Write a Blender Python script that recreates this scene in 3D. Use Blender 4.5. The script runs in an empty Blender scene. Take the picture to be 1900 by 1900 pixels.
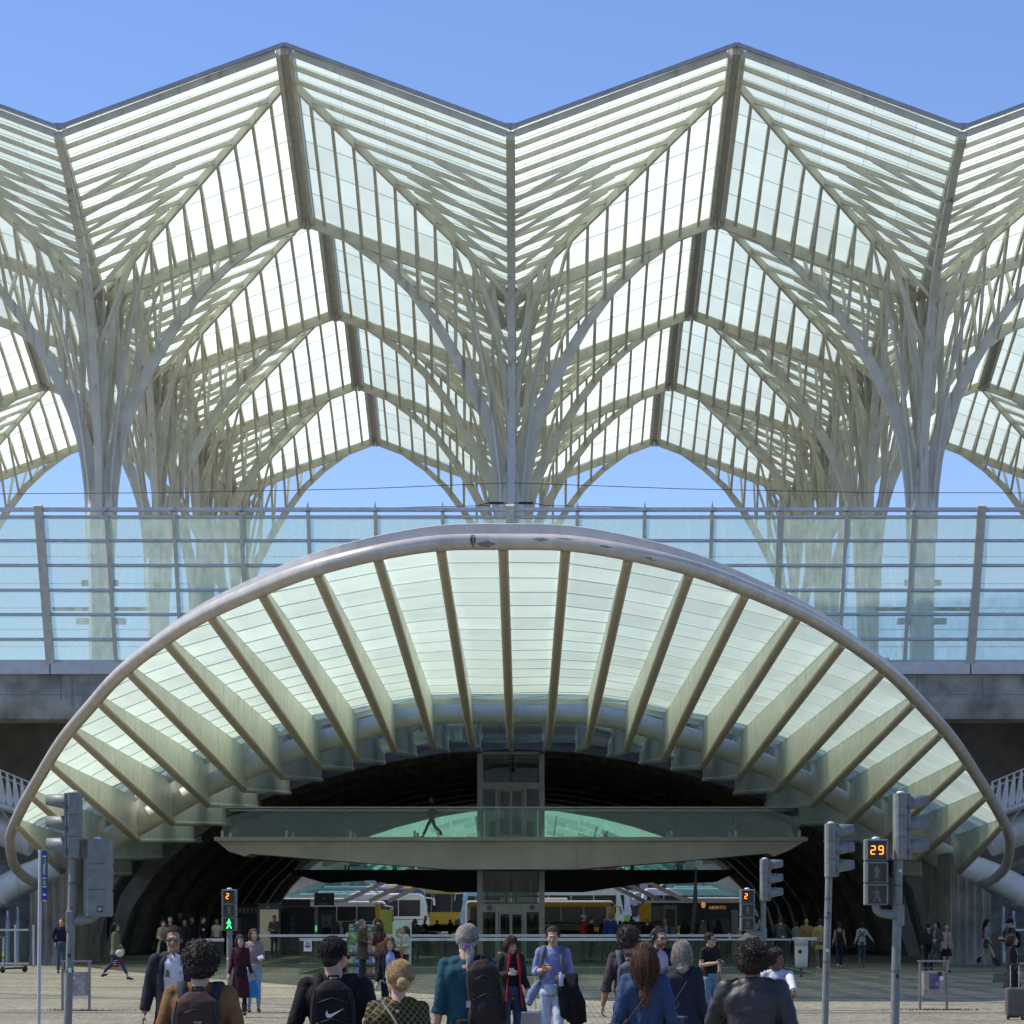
import bpy, math, random, bmesh
from mathutils import Vector, Matrix, noise, Euler
R = math.radians
rnd = random.Random(7)
S = bpy.context.scene
COL = S.collection

# ------------------------------------------------------------------ camera, sky, sun, exposure
F = 4880.0            # focal length in photo pixels
VX, VY = 968.0, 1690.0
CH = 2.0              # eye height
cam_d = bpy.data.cameras.new('camera')
cam = bpy.data.objects.new('camera', cam_d); COL.objects.link(cam)
cam.location = (0, 0, CH); cam.rotation_euler = (R(90), 0, 0)
cam_d.sensor_width = 36; cam_d.sensor_fit = 'HORIZONTAL'
cam_d.lens = F / 1900 * 36
cam_d.shift_x = (950 - VX) / 1900; cam_d.shift_y = (VY - 950) / 1900
cam_d.clip_start = 1; cam_d.clip_end = 6000
S.camera = cam
SUN = Vector((-23, 4.5, 34)).normalized()      # towards the sun
el = math.asin(SUN.z); az = math.atan2(SUN.x, SUN.y)
W = bpy.data.worlds.new('World'); S.world = W; W.use_nodes = True
nt = W.node_tree; nt.nodes.clear()
sky = nt.nodes.new('ShaderNodeTexSky'); sky.sky_type = 'NISHITA'; sky.sun_disc = False
sky.sun_elevation = el; sky.sun_rotation = az; sky.altitude = 50; sky.air_density = 1.0; sky.dust_density = 0.3; sky.ozone_density = 3.0
bg = nt.nodes.new('ShaderNodeBackground'); bg.inputs[1].default_value = 0.12
wo = nt.nodes.new('ShaderNodeOutputWorld')
hs = nt.nodes.new('ShaderNodeMix'); hs.data_type = 'RGBA'; hs.blend_type = 'MULTIPLY'; hs.inputs[0].default_value = 1; hs.inputs[7].default_value = (.89, .95, 1.20, 1)
nt.links.new(sky.outputs[0], hs.inputs[6]); nt.links.new(hs.outputs[2], bg.inputs[0]); nt.links.new(bg.outputs[0], wo.inputs[0])
sl = bpy.data.lights.new('sun', 'SUN'); sl.energy = 4.2; sl.angle = R(0.5); sl.color = (1, .92, .79)
so = bpy.data.objects.new('sun', sl); COL.objects.link(so); so.location = (-60, 40, 90)
so.rotation_euler = SUN.to_track_quat('Z', 'Y').to_euler()
S.view_settings.view_transform = 'Standard'; S.view_settings.look = 'None'
S.view_settings.gamma = 1; S.view_settings.use_curve_mapping = False
S.view_settings.exposure = 0.3
S.render.engine = 'CYCLES'
cy = S.cycles
cy.max_bounces = 10; cy.diffuse_bounces = 4; cy.glossy_bounces = 3; cy.transmission_bounces = 8; cy.transparent_max_bounces = 24
cy.caustics_reflective = False; cy.caustics_refractive = False; cy.use_denoising = True
cy.sample_clamp_indirect = 8

def P(px, py, s):
    """a photo pixel at s pixels per metre as a point in the world"""
    return Vector(((px - VX) / s, F / s, CH + (VY - py) / s))

# ------------------------------------------------------------------ materials
MATS = {}
def M(name, col, rough=.55, metal=0., var=.08, scale=3., bump=0., bscale=40., emit=None, spec=None, rand=0., streak=0., tcol=None):
    if name in MATS: return MATS[name]
    m = bpy.data.materials.new(name); m.use_nodes = True; MATS[name] = m
    t = m.node_tree; b = t.nodes['Principled BSDF']
    N = t.nodes.new; L = t.links.new
    b.inputs['Roughness'].default_value = rough; b.inputs['Metallic'].default_value = metal
    if spec is not None: b.inputs['Specular IOR Level'].default_value = spec
    tc = N('ShaderNodeTexCoord')
    no = N('ShaderNodeTexNoise'); no.inputs['Scale'].default_value = scale; no.inputs['Detail'].default_value = 5; no.inputs['Roughness'].default_value = .6
    L(tc.outputs['Object'], no.inputs['Vector'])
    cr = N('ShaderNodeMapRange'); cr.inputs[1].default_value = .3; cr.inputs[2].default_value = .7
    cr.inputs[3].default_value = 1 - var * 2; cr.inputs[4].default_value = 1 + var
    L(no.outputs['Fac'], cr.inputs[0])
    mx = N('ShaderNodeMix'); mx.data_type = 'RGBA'; mx.blend_type = 'MULTIPLY'; mx.inputs[0].default_value = 1
    mx.inputs[6].default_value = (*col, 1); L(cr.outputs[0], mx.inputs[7])
    last = mx.outputs[2]
    if rand:
        oi = N('ShaderNodeObjectInfo'); r2 = N('ShaderNodeMapRange'); r2.inputs[3].default_value = 1 - rand; r2.inputs[4].default_value = 1
        L(oi.outputs['Random'], r2.inputs[0])
        m2 = N('ShaderNodeMix'); m2.data_type = 'RGBA'; m2.blend_type = 'MULTIPLY'; m2.inputs[0].default_value = 1
        L(last, m2.inputs[6]); L(r2.outputs[0], m2.inputs[7]); last = m2.outputs[2]
    if streak:      # rust or dirt running down
        mp = N('ShaderNodeMapping'); mp.inputs['Scale'].default_value = (2.2, 2.2, .12)
        geo = N('ShaderNodeNewGeometry'); L(geo.outputs['Position'], mp.inputs[0])
        n2 = N('ShaderNodeTexNoise'); n2.inputs['Scale'].default_value = 1.6; n2.inputs['Detail'].default_value = 6
        L(mp.outputs[0], n2.inputs['Vector'])
        c2 = N('ShaderNodeMapRange'); c2.inputs[1].default_value = .6; c2.inputs[2].default_value = .74; c2.inputs[3].default_value = 0; c2.inputs[4].default_value = streak
        L(n2.outputs['Fac'], c2.inputs[0])
        m3 = N('ShaderNodeMix'); m3.data_type = 'RGBA'; L(c2.outputs[0], m3.inputs[0]); L(last, m3.inputs[6])
        m3.inputs[7].default_value = (*(tcol or (.16, .09, .045)), 1); last = m3.outputs[2]
    L(last, b.inputs['Base Color'])
    if bump:
        nb = N('ShaderNodeTexNoise'); nb.inputs['Scale'].default_value = bscale; nb.inputs['Detail'].default_value = 4
        L(tc.outputs['Object'], nb.inputs['Vector'])
        bp = N('ShaderNodeBump'); bp.inputs['Strength'].default_value = bump; bp.inputs['Distance'].default_value = .02
        L(nb.outputs['Fac'], bp.inputs['Height']); L(bp.outputs[0], b.inputs['Normal'])
    if emit:
        b.inputs['Emission Color'].default_value = (*emit[:3], 1); b.inputs['Emission Strength'].default_value = emit[3]
    return m

def frosted(name, col, tint, dif=.25, gloss=.05, clear=0., rand=.1):
    """milky glass: scatters the light that falls on its far side"""
    m = bpy.data.materials.new(name); m.use_nodes = True; MATS[name] = m
    t = m.node_tree; t.nodes.clear(); N = t.nodes.new; L = t.links.new
    tc = N('ShaderNodeTexCoord'); no = N('ShaderNodeTexNoise'); no.inputs['Scale'].default_value = .7; no.inputs['Detail'].default_value = 6
    geo = N('ShaderNodeNewGeometry'); L(geo.outputs['Position'], no.inputs['Vector'])
    mr = N('ShaderNodeMapRange'); mr.inputs[1].default_value = .35; mr.inputs[2].default_value = .75; mr.inputs[3].default_value = 1.; mr.inputs[4].default_value = .9
    L(no.outputs['Fac'], mr.inputs[0])
    oi = N('ShaderNodeObjectInfo'); r2 = N('ShaderNodeMapRange'); r2.inputs[3].default_value = 1 - rand; r2.inputs[4].default_value = 1
    L(oi.outputs['Random'], r2.inputs[0])
    mm = N('ShaderNodeMath'); mm.operation = 'MULTIPLY'; L(mr.outputs[0], mm.inputs[0]); L(r2.outputs[0], mm.inputs[1])
    mx = N('ShaderNodeMix'); mx.data_type = 'RGBA'; mx.blend_type = 'MULTIPLY'; mx.inputs[0].default_value = 1
    mx.inputs[6].default_value = (*tint, 1); L(mm.outputs[0], mx.inputs[7])
    tr = N('ShaderNodeBsdfTranslucent'); L(mx.outputs[2], tr.inputs[0])
    df = N('ShaderNodeBsdfDiffuse'); df.inputs[0].default_value = (*col, 1)
    a = N('ShaderNodeMixShader'); a.inputs[0].default_value = dif; L(tr.outputs[0], a.inputs[1]); L(df.outputs[0], a.inputs[2])
    last = a
    if clear:
        tp = N('ShaderNodeBsdfTransparent'); tp.inputs[0].default_value = (*tint, 1)
        c = N('ShaderNodeMixShader'); c.inputs[0].default_value = clear; L(last.outputs[0], c.inputs[1]); L(tp.outputs[0], c.inputs[2]); last = c
    gl = N('ShaderNodeBsdfGlossy'); gl.inputs['Roughness'].default_value = .12
    lw = N('ShaderNodeLayerWeight'); pw = N('ShaderNodeMath'); pw.operation = 'POWER'; pw.inputs[1].default_value = 4.; L(lw.outputs['Facing'], pw.inputs[0])
    fr = N('ShaderNodeMapRange'); fr.inputs[3].default_value = .03; fr.inputs[4].default_value = .5; L(pw.outputs[0], fr.inputs[0])
    g = N('ShaderNodeMixShader'); L(fr.outputs[0], g.inputs[0]); L(last.outputs[0], g.inputs[1]); L(gl.outputs[0], g.inputs[2])
    o = N('ShaderNodeOutputMaterial'); L(g.outputs[0], o.inputs[0])
    return m

def clearglass(name, tint, dirt_haze=.06, dcol=(.6, .65, .62), refl=.8, f0=.045):
    m = bpy.data.materials.new(name); m.use_nodes = True; MATS[name] = m
    t = m.node_tree; t.nodes.clear(); N = t.nodes.new; L = t.links.new
    tp = N('ShaderNodeBsdfTransparent'); tp.inputs[0].default_value = (*tint, 1)
    df = N('ShaderNodeBsdfDiffuse'); df.inputs[0].default_value = (*dcol, 1)
    tl = N('ShaderNodeBsdfTranslucent'); tl.inputs[0].default_value = (*dcol, 1)
    dd = N('ShaderNodeMixShader'); dd.inputs[0].default_value = .5; L(df.outputs[0], dd.inputs[1]); L(tl.outputs[0], dd.inputs[2])
    geo = N('ShaderNodeNewGeometry')
    mp = N('ShaderNodeMapping'); mp.inputs['Scale'].default_value = (3, 3, .5); L(geo.outputs['Position'], mp.inputs[0])
    no = N('ShaderNodeTexNoise'); no.inputs['Scale'].default_value = 1.2; no.inputs['Detail'].default_value = 5; L(mp.outputs[0], no.inputs['Vector'])
    mr = N('ShaderNodeMapRange'); mr.inputs[1].default_value = .35; mr.inputs[2].default_value = .8; mr.inputs[3].default_value = dirt_haze * .8; mr.inputs[4].default_value = dirt_haze * 1.5
    L(no.outputs['Fac'], mr.inputs[0])
    a = N('ShaderNodeMixShader'); L(mr.outputs[0], a.inputs[0]); L(tp.outputs[0], a.inputs[1]); L(dd.outputs[0], a.inputs[2])
    gl = N('ShaderNodeBsdfGlossy'); gl.inputs['Roughness'].default_value = .02
    lw = N('ShaderNodeLayerWeight'); pw = N('ShaderNodeMath'); pw.operation = 'POWER'; pw.inputs[1].default_value = 4.; L(lw.outputs['Facing'], pw.inputs[0])
    fr = N('ShaderNodeMapRange'); fr.inputs[3].default_value = f0; fr.inputs[4].default_value = refl; L(pw.outputs[0], fr.inputs[0])
    g = N('ShaderNodeMixShader'); L(fr.outputs[0], g.inputs[0]); L(a.outputs[0], g.inputs[1]); L(gl.outputs[0], g.inputs[2])
    o = N('ShaderNodeOutputMaterial'); L(g.outputs[0], o.inputs[0])
    return m

STEEL = M('roof_steel_paint', (.66, .63, .51), .5, var=.10, scale=1.2, streak=.35)
TRUNK = M('trunk_steel_paint', (.62, .60, .53), .5, var=.09, scale=1.0, streak=.75)
EDGE = M('edge_metal', (.38, .38, .40), .4, .3, var=.1)
GUTTER = M('gutter_metal', (.55, .51, .45), .6, var=.1)
ROOFG = frosted('roof_glass', (.7, .74, .7), (.79, .91, .80), dif=.12, rand=.15)
CANG = frosted('canopy_glass', (.6, .7, .66), (.78, .92, .79), dif=.14, clear=.12, rand=.16)
CANST = M('canopy_paint', (.84, .835, .72), .45, var=.09, scale=1.5, streak=.30, tcol=(.38, .36, .25))
TUBE = M('tube_paint', (.60, .56, .49), .34, .25, var=.10, scale=2.2, streak=.25, tcol=(.3, .26, .2))
FLANGE = M('flange_paint', (.60, .54, .44), .5, var=.06)
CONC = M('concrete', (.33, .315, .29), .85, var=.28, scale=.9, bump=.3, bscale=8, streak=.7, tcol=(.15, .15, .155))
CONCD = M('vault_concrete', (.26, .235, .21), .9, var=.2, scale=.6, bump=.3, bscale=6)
RAILM = M('screen_metal', (.52, .52, .54), .4, .3, var=.08, streak=.2)
SCREENG = clearglass('screen_glass', (.74, .88, .84), dirt_haze=.46, dcol=(.68, .84, .80))  # pale haze of the panes put in as strong scatter and colour
RAILG = clearglass('railing_glass', (.84, .92, .88), dirt_haze=.02, dcol=(.3, .42, .36), f0=.02)
DARKG = clearglass('dark_glass', (.55, .60, .58), dirt_haze=.015, dcol=(.3, .32, .3), f0=.02)
BLACK = M('black_plastic', (.012, .012, .014), .5)
PGRAY = M('signal_paint', (.19, .21, .20), .5, .0, var=.14, scale=9, streak=.25, tcol=(.08, .08, .07))
STAINL = M('stainless', (.5, .49, .48), .3, .9, var=.08)

# ------------------------------------------------------------------ mesh helpers
class MB:
    def __init__(s): s.v = []; s.f = []; s.sm = []
    def add(s, vs, fs, smooth=False):
        o = len(s.v); s.v += [tuple(v) for v in vs]; s.f += [tuple(i + o for i in f) for f in fs]; s.sm += [smooth] * len(fs); return s
    def box(s, c, d, rot=None):
        c = Vector(c); h = Vector(d) / 2; vs = []
        for z in (-1, 1):
            for x, y in ((-1, -1), (1, -1), (1, 1), (-1, 1)):
                q = Vector((x * h.x, y * h.y, z * h.z))
                if rot is not None: q = rot @ q
                vs.append(c + q)
        return s.add(vs, [(3, 2, 1, 0), (4, 5, 6, 7), (0, 1, 5, 4), (1, 2, 6, 5), (2, 3, 7, 6), (3, 0, 4, 7)])
    def bar(s, a, b, w, h, up=(0, 0, 1), w2=None, h2=None, off=0.):
        a = Vector(a); b = Vector(b); d = (b - a).normalized(); up = Vector(up)
        x = d.cross(up)
        if x.length < 1e-4: x = d.cross(Vector((0, 1, 0)))
        x.normalize(); z = x.cross(d).normalized()
        w2 = w if w2 is None else w2; h2 = h if h2 is None else h2
        vs = []
        for p, ww, hh in ((a, w, h), (b, w2, h2)):
            for i, j in ((-.5, -.5), (.5, -.5), (.5, .5), (-.5, .5)): vs.append(p + x * ww * i + z * (hh * j + off * hh))
        return s.add(vs, [(3, 2, 1, 0), (4, 5, 6, 7), (0, 1, 5, 4), (1, 2, 6, 5), (2, 3, 7, 6), (3, 0, 4, 7)])
    def loft(s, rings, cap=True, smooth=True, closed=False):
        n = len(rings[0]); vs = [p for r in rings for p in r]; fs = []
        m = len(rings)
        for i in range(m if closed else m - 1):
            a = i * n; b = ((i + 1) % m) * n
            for j in range(n): k = (j + 1) % n; fs.append((a + j, a + k, b + k, b + j))
        s.add(vs, fs, smooth)
        if cap and not closed:
            s.add(rings[0], [tuple(range(n))[::-1]]); s.add(rings[-1], [tuple(range(n))])
        return s
    def tube(s, pts, r, n=12, cap=True, sx=1., up=None):
        pts = [Vector(p) for p in pts]; m = len(pts); rings = []
        rr = r if isinstance(r, (list, tuple)) else [r] * m
        t0 = (pts[1] - pts[0]).normalized(); u = Vector(up) if up is not None else Vector((0, 0, 1)) if abs(t0.z) < .9 else Vector((1, 0, 0))
        for i, p in enumerate(pts):
            t = (pts[min(i + 1, m - 1)] - pts[max(i - 1, 0)])
            if t.length < 1e-9: t = t0
            t.normalize(); x = t.cross(u)
            if x.length < 1e-5: x = Vector((1, 0, 0))
            x.normalize(); u2 = x.cross(t).normalized()
            if up is None: u = u2
            rings.append([p + (x * math.cos(a) * sx + u2 * math.sin(a)) * rr[i] for a in [2 * math.pi * j / n for j in range(n)]])
        return s.loft(rings, cap)
    def lathe(s, prof, n=16, c=(0, 0, 0), cap=True):
        c = Vector(c)
        return s.loft([[c + Vector((r * math.cos(a), r * math.sin(a), z)) for a in [2 * math.pi * j / n for j in range(n)]] for r, z in prof], cap)
    def prism(s, poly, y0, y1, ax='y'):
        """poly of (x,z) extruded along y (or poly of (y,z) along x, or (x,y) along z)"""
        def q(a, b, t): return {'y': (a, t, b), 'x': (t, a, b), 'z': (a, b, t)}[ax]
        n = len(poly); vs = [q(a, b, y0) for a, b in poly] + [q(a, b, y1) for a, b in poly]
        fs = [tuple(range(n)), tuple(range(2 * n - 1, n - 1, -1))] + [(i, i + n, (i + 1) % n + n, (i + 1) % n) for i in range(n)]
        return s.add(vs, fs)
    def ell(s, c, r, n=14, m=9, rot=None):
        c = Vector(c); rings = []
        r = Vector(r) if not isinstance(r, (int, float)) else Vector((r, r, r))
        for i in range(m + 1):
            t = -math.pi / 2 + math.pi * i / m; t = max(min(t, 1.5), -1.5)
            ring = []
            for j in range(n):
                a = 2 * math.pi * j / n
                q = Vector((r.x * math.cos(t) * math.cos(a), r.y * math.cos(t) * math.sin(a), r.z * math.sin(t)))
                if rot is not None: q = rot @ q
                ring.append(c + q)
            rings.append(ring)
        return s.loft(rings)
    def mesh(s, name):
        me = bpy.data.meshes.new(name); me.from_pydata(s.v, [], s.f); me.update()
        if any(s.sm): me.polygons.foreach_set('use_smooth', s.sm)
        return me
    def obj(s, name, mat, parent=None, fix=False, bevel=0., **tags):
        me = s.mesh(name); me.materials.append(mat)
        if fix:
            b = bmesh.new(); b.from_mesh(me); bmesh.ops.recalc_face_normals(b, faces=b.faces); b.to_mesh(me); b.free()
        o = bpy.data.objects.new(name, me); COL.objects.link(o)
        if parent is not None: o.parent = parent
        if bevel:
            md = o.modifiers.new('bevel', 'BEVEL'); md.width = bevel; md.segments = 2; md.limit_method = 'ANGLE'
        for k, v in tags.items(): o[k] = v
        return o

def thing(name, label, cat, loc=(0, 0, 0), rz=0., group=None):
    o = bpy.data.objects.new(name, None); COL.objects.link(o); o.location = loc; o.rotation_euler = (0, 0, rz)
    o.empty_display_size = .3
    o['label'] = label; o['category'] = cat
    if group: o['group'] = group
    return o
def inst(src, parent, loc=None, name=None):
    o = src.copy(); COL.objects.link(o); o.parent = parent
    if loc is not None: o.location = loc
    return o
def link_mesh(me, name, parent, loc=(0, 0, 0), rz=0.):
    o = bpy.data.objects.new(name, me); COL.objects.link(o); o.parent = parent; o.location = loc
    if rz: o.rotation_euler = (0, 0, rz)
    return o
def children_of(kids, r): return kids.get(r, [])
def copy_tree(root, loc, rz=None, label=None, kids=None):
    if kids is None:
        kids = {}
        for o in COL.objects:
            if o.parent: kids.setdefault(o.parent, []).append(o)
    def rec(o, par):
        c = o.copy(); COL.objects.link(c)
        if par is not None: c.parent = par
        for k in kids.get(o, []): rec(k, c)
        return c
    c = rec(root, None); c.location = loc
    if rz is not None: c.rotation_euler = (0, 0, rz)
    if label: c['label'] = label
    return c
def interp(x, xs, ys):
    if x <= xs[0]: return ys[0]
    for i in range(len(xs) - 1):
        if x <= xs[i + 1]:
            t = (x - xs[i]) / (xs[i + 1] - xs[i]); return ys[i] + t * (ys[i + 1] - ys[i])
    return ys[-1]

# ------------------------------------------------------------------ ground, platform, vault
X0 = -.42
def ground_mat():
    m = bpy.data.materials.new('cobble_paving'); m.use_nodes = True
    t = m.node_tree; N = t.nodes.new; L = t.links.new; b = t.nodes['Principled BSDF']; b.inputs['Roughness'].default_value = .75
    geo = N('ShaderNodeNewGeometry')
    vo = N('ShaderNodeTexVoronoi'); vo.inputs['Scale'].default_value = 8.5; vo.inputs['Randomness'].default_value = .45
    L(geo.outputs['Position'], vo.inputs['Vector'])
    ve = N('ShaderNodeTexVoronoi'); ve.feature = 'DISTANCE_TO_EDGE'; ve.inputs['Scale'].default_value = 8.5; ve.inputs['Randomness'].default_value = .45
    L(geo.outputs['Position'], ve.inputs['Vector'])
    sx = N('ShaderNodeSeparateXYZ'); L(geo.outputs['Position'], sx.inputs[0])
    no = N('ShaderNodeTexNoise'); no.inputs['Scale'].default_value = .35; no.inputs['Detail'].default_value = 8; L(geo.outputs['Position'], no.inputs['Vector'])
    # stone colour, one shade per stone
    c1 = N('ShaderNodeMix'); c1.data_type = 'RGBA'; c1.inputs[6].default_value = (.18, .165, .115, 1); c1.inputs[7].default_value = (.36, .33, .24, 1)
    sc = N('ShaderNodeSeparateColor'); L(vo.outputs['Color'], sc.inputs[0]); L(sc.outputs[0], c1.inputs[0])
    # dark grey bands laid in the paving
    w = N('ShaderNodeMath'); w.operation = 'PINGPONG'; w.inputs[1].default_value = 4.25
    ad = N('ShaderNodeMath'); ad.operation = 'ADD'; ad.inputs[1].default_value = -.6; L(sx.outputs[1], ad.inputs[0]); L(ad.outputs[0], w.inputs[0])
    lt = N('ShaderNodeMath'); lt.operation = 'LESS_THAN'; lt.inputs[1].default_value = .45; L(w.outputs[0], lt.inputs[0])
    sum_ = N('ShaderNodeMath'); sum_.operation = 'ADD'; L(sx.outputs[0], sum_.inputs[0]); L(sx.outputs[1], sum_.inputs[1])
    w2 = N('ShaderNodeMath'); w2.operation = 'PINGPONG'; w2.inputs[1].default_value = 8.5; L(sum_.outputs[0], w2.inputs[0])
    lt2 = N('ShaderNodeMath'); lt2.operation = 'LESS_THAN'; lt2.inputs[1].default_value = .5; L(w2.outputs[0], lt2.inputs[0])
    mxx = N('ShaderNodeMath'); mxx.operation = 'MAXIMUM'; L(lt.outputs[0], mxx.inputs[0]); L(lt2.outputs[0], mxx.inputs[1])
    c2 = N('ShaderNodeMix'); c2.data_type = 'RGBA'; L(mxx.outputs[0], c2.inputs[0]); L(c1.outputs[2], c2.inputs[6]); c2.inputs[7].default_value = (.15, .15, .12, 1)
    # dirt
    mr = N('ShaderNodeMapRange'); mr.inputs[1].default_value = .35; mr.inputs[2].default_value = .7; mr.inputs[3].default_value = .72; mr.inputs[4].default_value = 1.08; L(no.outputs['Fac'], mr.inputs[0])
    c3 = N('ShaderNodeMix'); c3.data_type = 'RGBA'; c3.blend_type = 'MULTIPLY'; c3.inputs[0].default_value = 1; L(c2.outputs[2], c3.inputs[6]); L(mr.outputs[0], c3.inputs[7])
    e = N('ShaderNodeMapRange'); e.inputs[1].default_value = 0; e.inputs[2].default_value = .12; e.inputs[3].default_value = .35; e.inputs[4].default_value = 1; L(ve.outputs['Distance'], e.inputs[0])
    c4 = N('ShaderNodeMix'); c4.data_type = 'RGBA'; c4.blend_type = 'MULTIPLY'; c4.inputs[0].default_value = 1; L(c3.outputs[2], c4.inputs[6]); L(e.outputs[0], c4.inputs[7])
    L(c4.outputs[2], b.inputs['Base Color'])
    bp = N('ShaderNodeBump'); bp.inputs['Strength'].default_value = .8; bp.inputs['Distance'].default_value = .02; L(e.outputs[0], bp.inputs['Height']); L(bp.outputs[0], b.inputs['Normal'])
    return m
COBBLE = ground_mat()
PX0, PX1, PY0, PY1 = -7.1, 9.35, 83.0, 93.3       # stair pit behind the glass railings
g = MB()
BIG = 3000
def gq(x0, y0, x1, y1): g.add([(x0, y0, 0), (x1, y0, 0), (x1, y1, 0), (x0, y1, 0)], [(0, 1, 2, 3)])
gq(-BIG, -200, BIG, PY0); gq(-BIG, PY1, BIG, BIG); gq(-BIG, PY0, PX0, PY1); gq(PX1, PY0, BIG, PY1)
g.obj('ground', COBBLE, kind='structure')
g = MB()
for a, b in (((PX0, PY0), (PX1, PY0)), ((PX1, PY0), (PX1, PY1)), ((PX1, PY1), (PX0, PY1)), ((PX0, PY1), (PX0, PY0))):
    g.add([(*a, -4.2), (*b, -4.2), (*b, -.003), (*a, -.003)], [(0, 1, 2, 3)])
g.add([(PX0, PY0, -4.2), (PX1, PY0, -4.2), (PX1, PY1, -4.2), (PX0, PY1, -4.2)], [(0, 1, 2, 3)])
g.obj('stair_pit', M('pit_concrete', (.2, .21, .19), .8, bump=.2), kind='structure')

CAMZ = CH
VD0, VD1 = 117.0, 186.0                                # tunnel vault, front and back
prof = [(0, 7.2), (3, 7.03), (5.9, 6.55), (8.4, 5.9), (10.8, 5.1), (12.7, 4.25), (14.4, 3.05), (15.8, 1.7), (16.9, .1), (17.6, -2)]
def arch(rout=0.): 
    h = [(x * (1 + rout / 17), z + rout * (1 if z > -1.9 else 0) + CAMZ) for x, z in prof]
    return [(X0 - x, z) for x, z in h[::-1]] + [(X0 + x, z) for x, z in h[1:]]
def arch_band(y0, y1, rin, rout, name, mat, parent=None, **k):
    a = arch(rin); b = arch(rout); g = MB(); n = len(a)
    vs = [(x, y0, z) for x, z in a] + [(x, y0, z) for x, z in b] + [(x, y1, z) for x, z in a] + [(x, y1, z) for x, z in b]
    fs = []
    for i in range(n - 1):
        fs += [(i, i + 1, n + i + 1, n + i), (2 * n + i + 1, 2 * n + i, 3 * n + i, 3 * n + i + 1), (i + 1, i, 2 * n + i, 2 * n + i + 1), (n + i, n + i + 1, 3 * n + i + 1, 3 * n + i)]
    g.add(vs, fs); return g.obj(name, mat, parent, fix=True, **k)
vault = thing('station_vault', 'dark ribbed concrete vault of the passage under the platforms', 'vault', (0, 0, 0))
nb = 9
for i in range(nb):
    y0 = VD0 + .9 + i * (VD1 - VD0 - .9) / nb; y1 = y0 + (VD1 - VD0 - .9) / nb
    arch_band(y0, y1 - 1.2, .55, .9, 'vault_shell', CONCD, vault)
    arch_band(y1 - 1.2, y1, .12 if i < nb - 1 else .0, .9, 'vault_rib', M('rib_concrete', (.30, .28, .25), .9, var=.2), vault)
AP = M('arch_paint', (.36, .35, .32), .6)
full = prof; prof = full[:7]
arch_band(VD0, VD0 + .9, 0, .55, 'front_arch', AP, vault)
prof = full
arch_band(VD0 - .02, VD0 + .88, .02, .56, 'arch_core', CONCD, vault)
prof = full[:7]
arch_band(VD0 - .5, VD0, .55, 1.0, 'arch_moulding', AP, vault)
prof = full

# platform deck carrying the tracks
deck = thing('platform_deck', 'concrete platform deck with stained edge beam above the entrance', 'viaduct', (0, 97.2, 0))
g = MB(); g.box((0, 54.9, 8.95 + CAMZ), (90, 69.6, .38)); g.obj('slab', CONC, deck)
for sx in (-1, 1):  # slab left out between these to let light onto the canopy's rear glass
    g = MB(); g.box((sx * 31.4, 10.15, 8.95 + CAMZ), (27.2, 19.6, .38)); g.obj('slab', CONC, deck)
g = MB(); g.box((0, .8, 8.95 + CAMZ), (35.4, 1.0, .38)); g.box((0, 11.8, 8.95 + CAMZ), (35.4, 3.2, .38)); g.obj('cross_beam', CONC, deck)
for sx in (-1, 1):
    g = MB(); xo = sx * 10.5
    g.prism([(.15, 8.755 + CAMZ), (.15, 7.75 + CAMZ), (.35, 7.12 + CAMZ), (1.6, 7.05 + CAMZ), (1.9, 8.755 + CAMZ)], xo, sx * 45, 'x'); g.obj('edge_beam', CONC, deck, fix=True)
g = MB()
for i in range(-5, 5):
    g.box((X0 + 8.5 + i * 17 - 8.5 + 8.5, .02, 8.97 + CAMZ), (16.95, .22, .44))
g.obj('metal_fascia', RAILM, deck)
# scrubbed marks and formwork joints on the edge beam
STN = M('concrete_stain', (.205, .205, .21), .9, var=.1, scale=3); JNT = M('joint_dark', (.12, .12, .12), .9)  # formwork joints drawn as thin dark grey strips
rs_ = random.Random(4)
for sx in (-1, 1):
    for i in range(5):
        g = MB(); g.box((sx * (12.2 + i * 2.43), .149, 8.25 + CAMZ), (.025, .01, .98)); g.obj('formwork_joint', JNT, deck)
    g = MB(); g.box((sx * 27, .149, 8.0 + CAMZ), (30, .01, .015)); g.obj('formwork_joint', JNT, deck)
# dark inner walls either side of the vault, under the deck
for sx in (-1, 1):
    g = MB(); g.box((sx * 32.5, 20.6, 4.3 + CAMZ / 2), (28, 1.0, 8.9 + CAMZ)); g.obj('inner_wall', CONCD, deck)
# spandrel wall above the front arch
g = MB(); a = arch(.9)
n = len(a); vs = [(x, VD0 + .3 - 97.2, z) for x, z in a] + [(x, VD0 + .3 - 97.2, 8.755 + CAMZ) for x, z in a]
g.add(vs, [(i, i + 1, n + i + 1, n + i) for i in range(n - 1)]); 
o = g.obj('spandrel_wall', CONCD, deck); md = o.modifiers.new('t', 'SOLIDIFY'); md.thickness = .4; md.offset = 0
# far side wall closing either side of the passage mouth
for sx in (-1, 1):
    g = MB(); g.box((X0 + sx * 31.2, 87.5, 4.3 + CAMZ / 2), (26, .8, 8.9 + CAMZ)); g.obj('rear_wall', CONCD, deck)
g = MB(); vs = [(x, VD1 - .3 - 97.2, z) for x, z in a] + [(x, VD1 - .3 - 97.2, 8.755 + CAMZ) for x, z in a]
g.add(vs, [(i, i + 1, n + i + 1, n + i) for i in range(n - 1)]); o = g.obj('spandrel_wall', CONCD, deck); md = o.modifiers.new('t', 'SOLIDIFY'); md.thickness = .4; md.offset = 0
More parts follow.
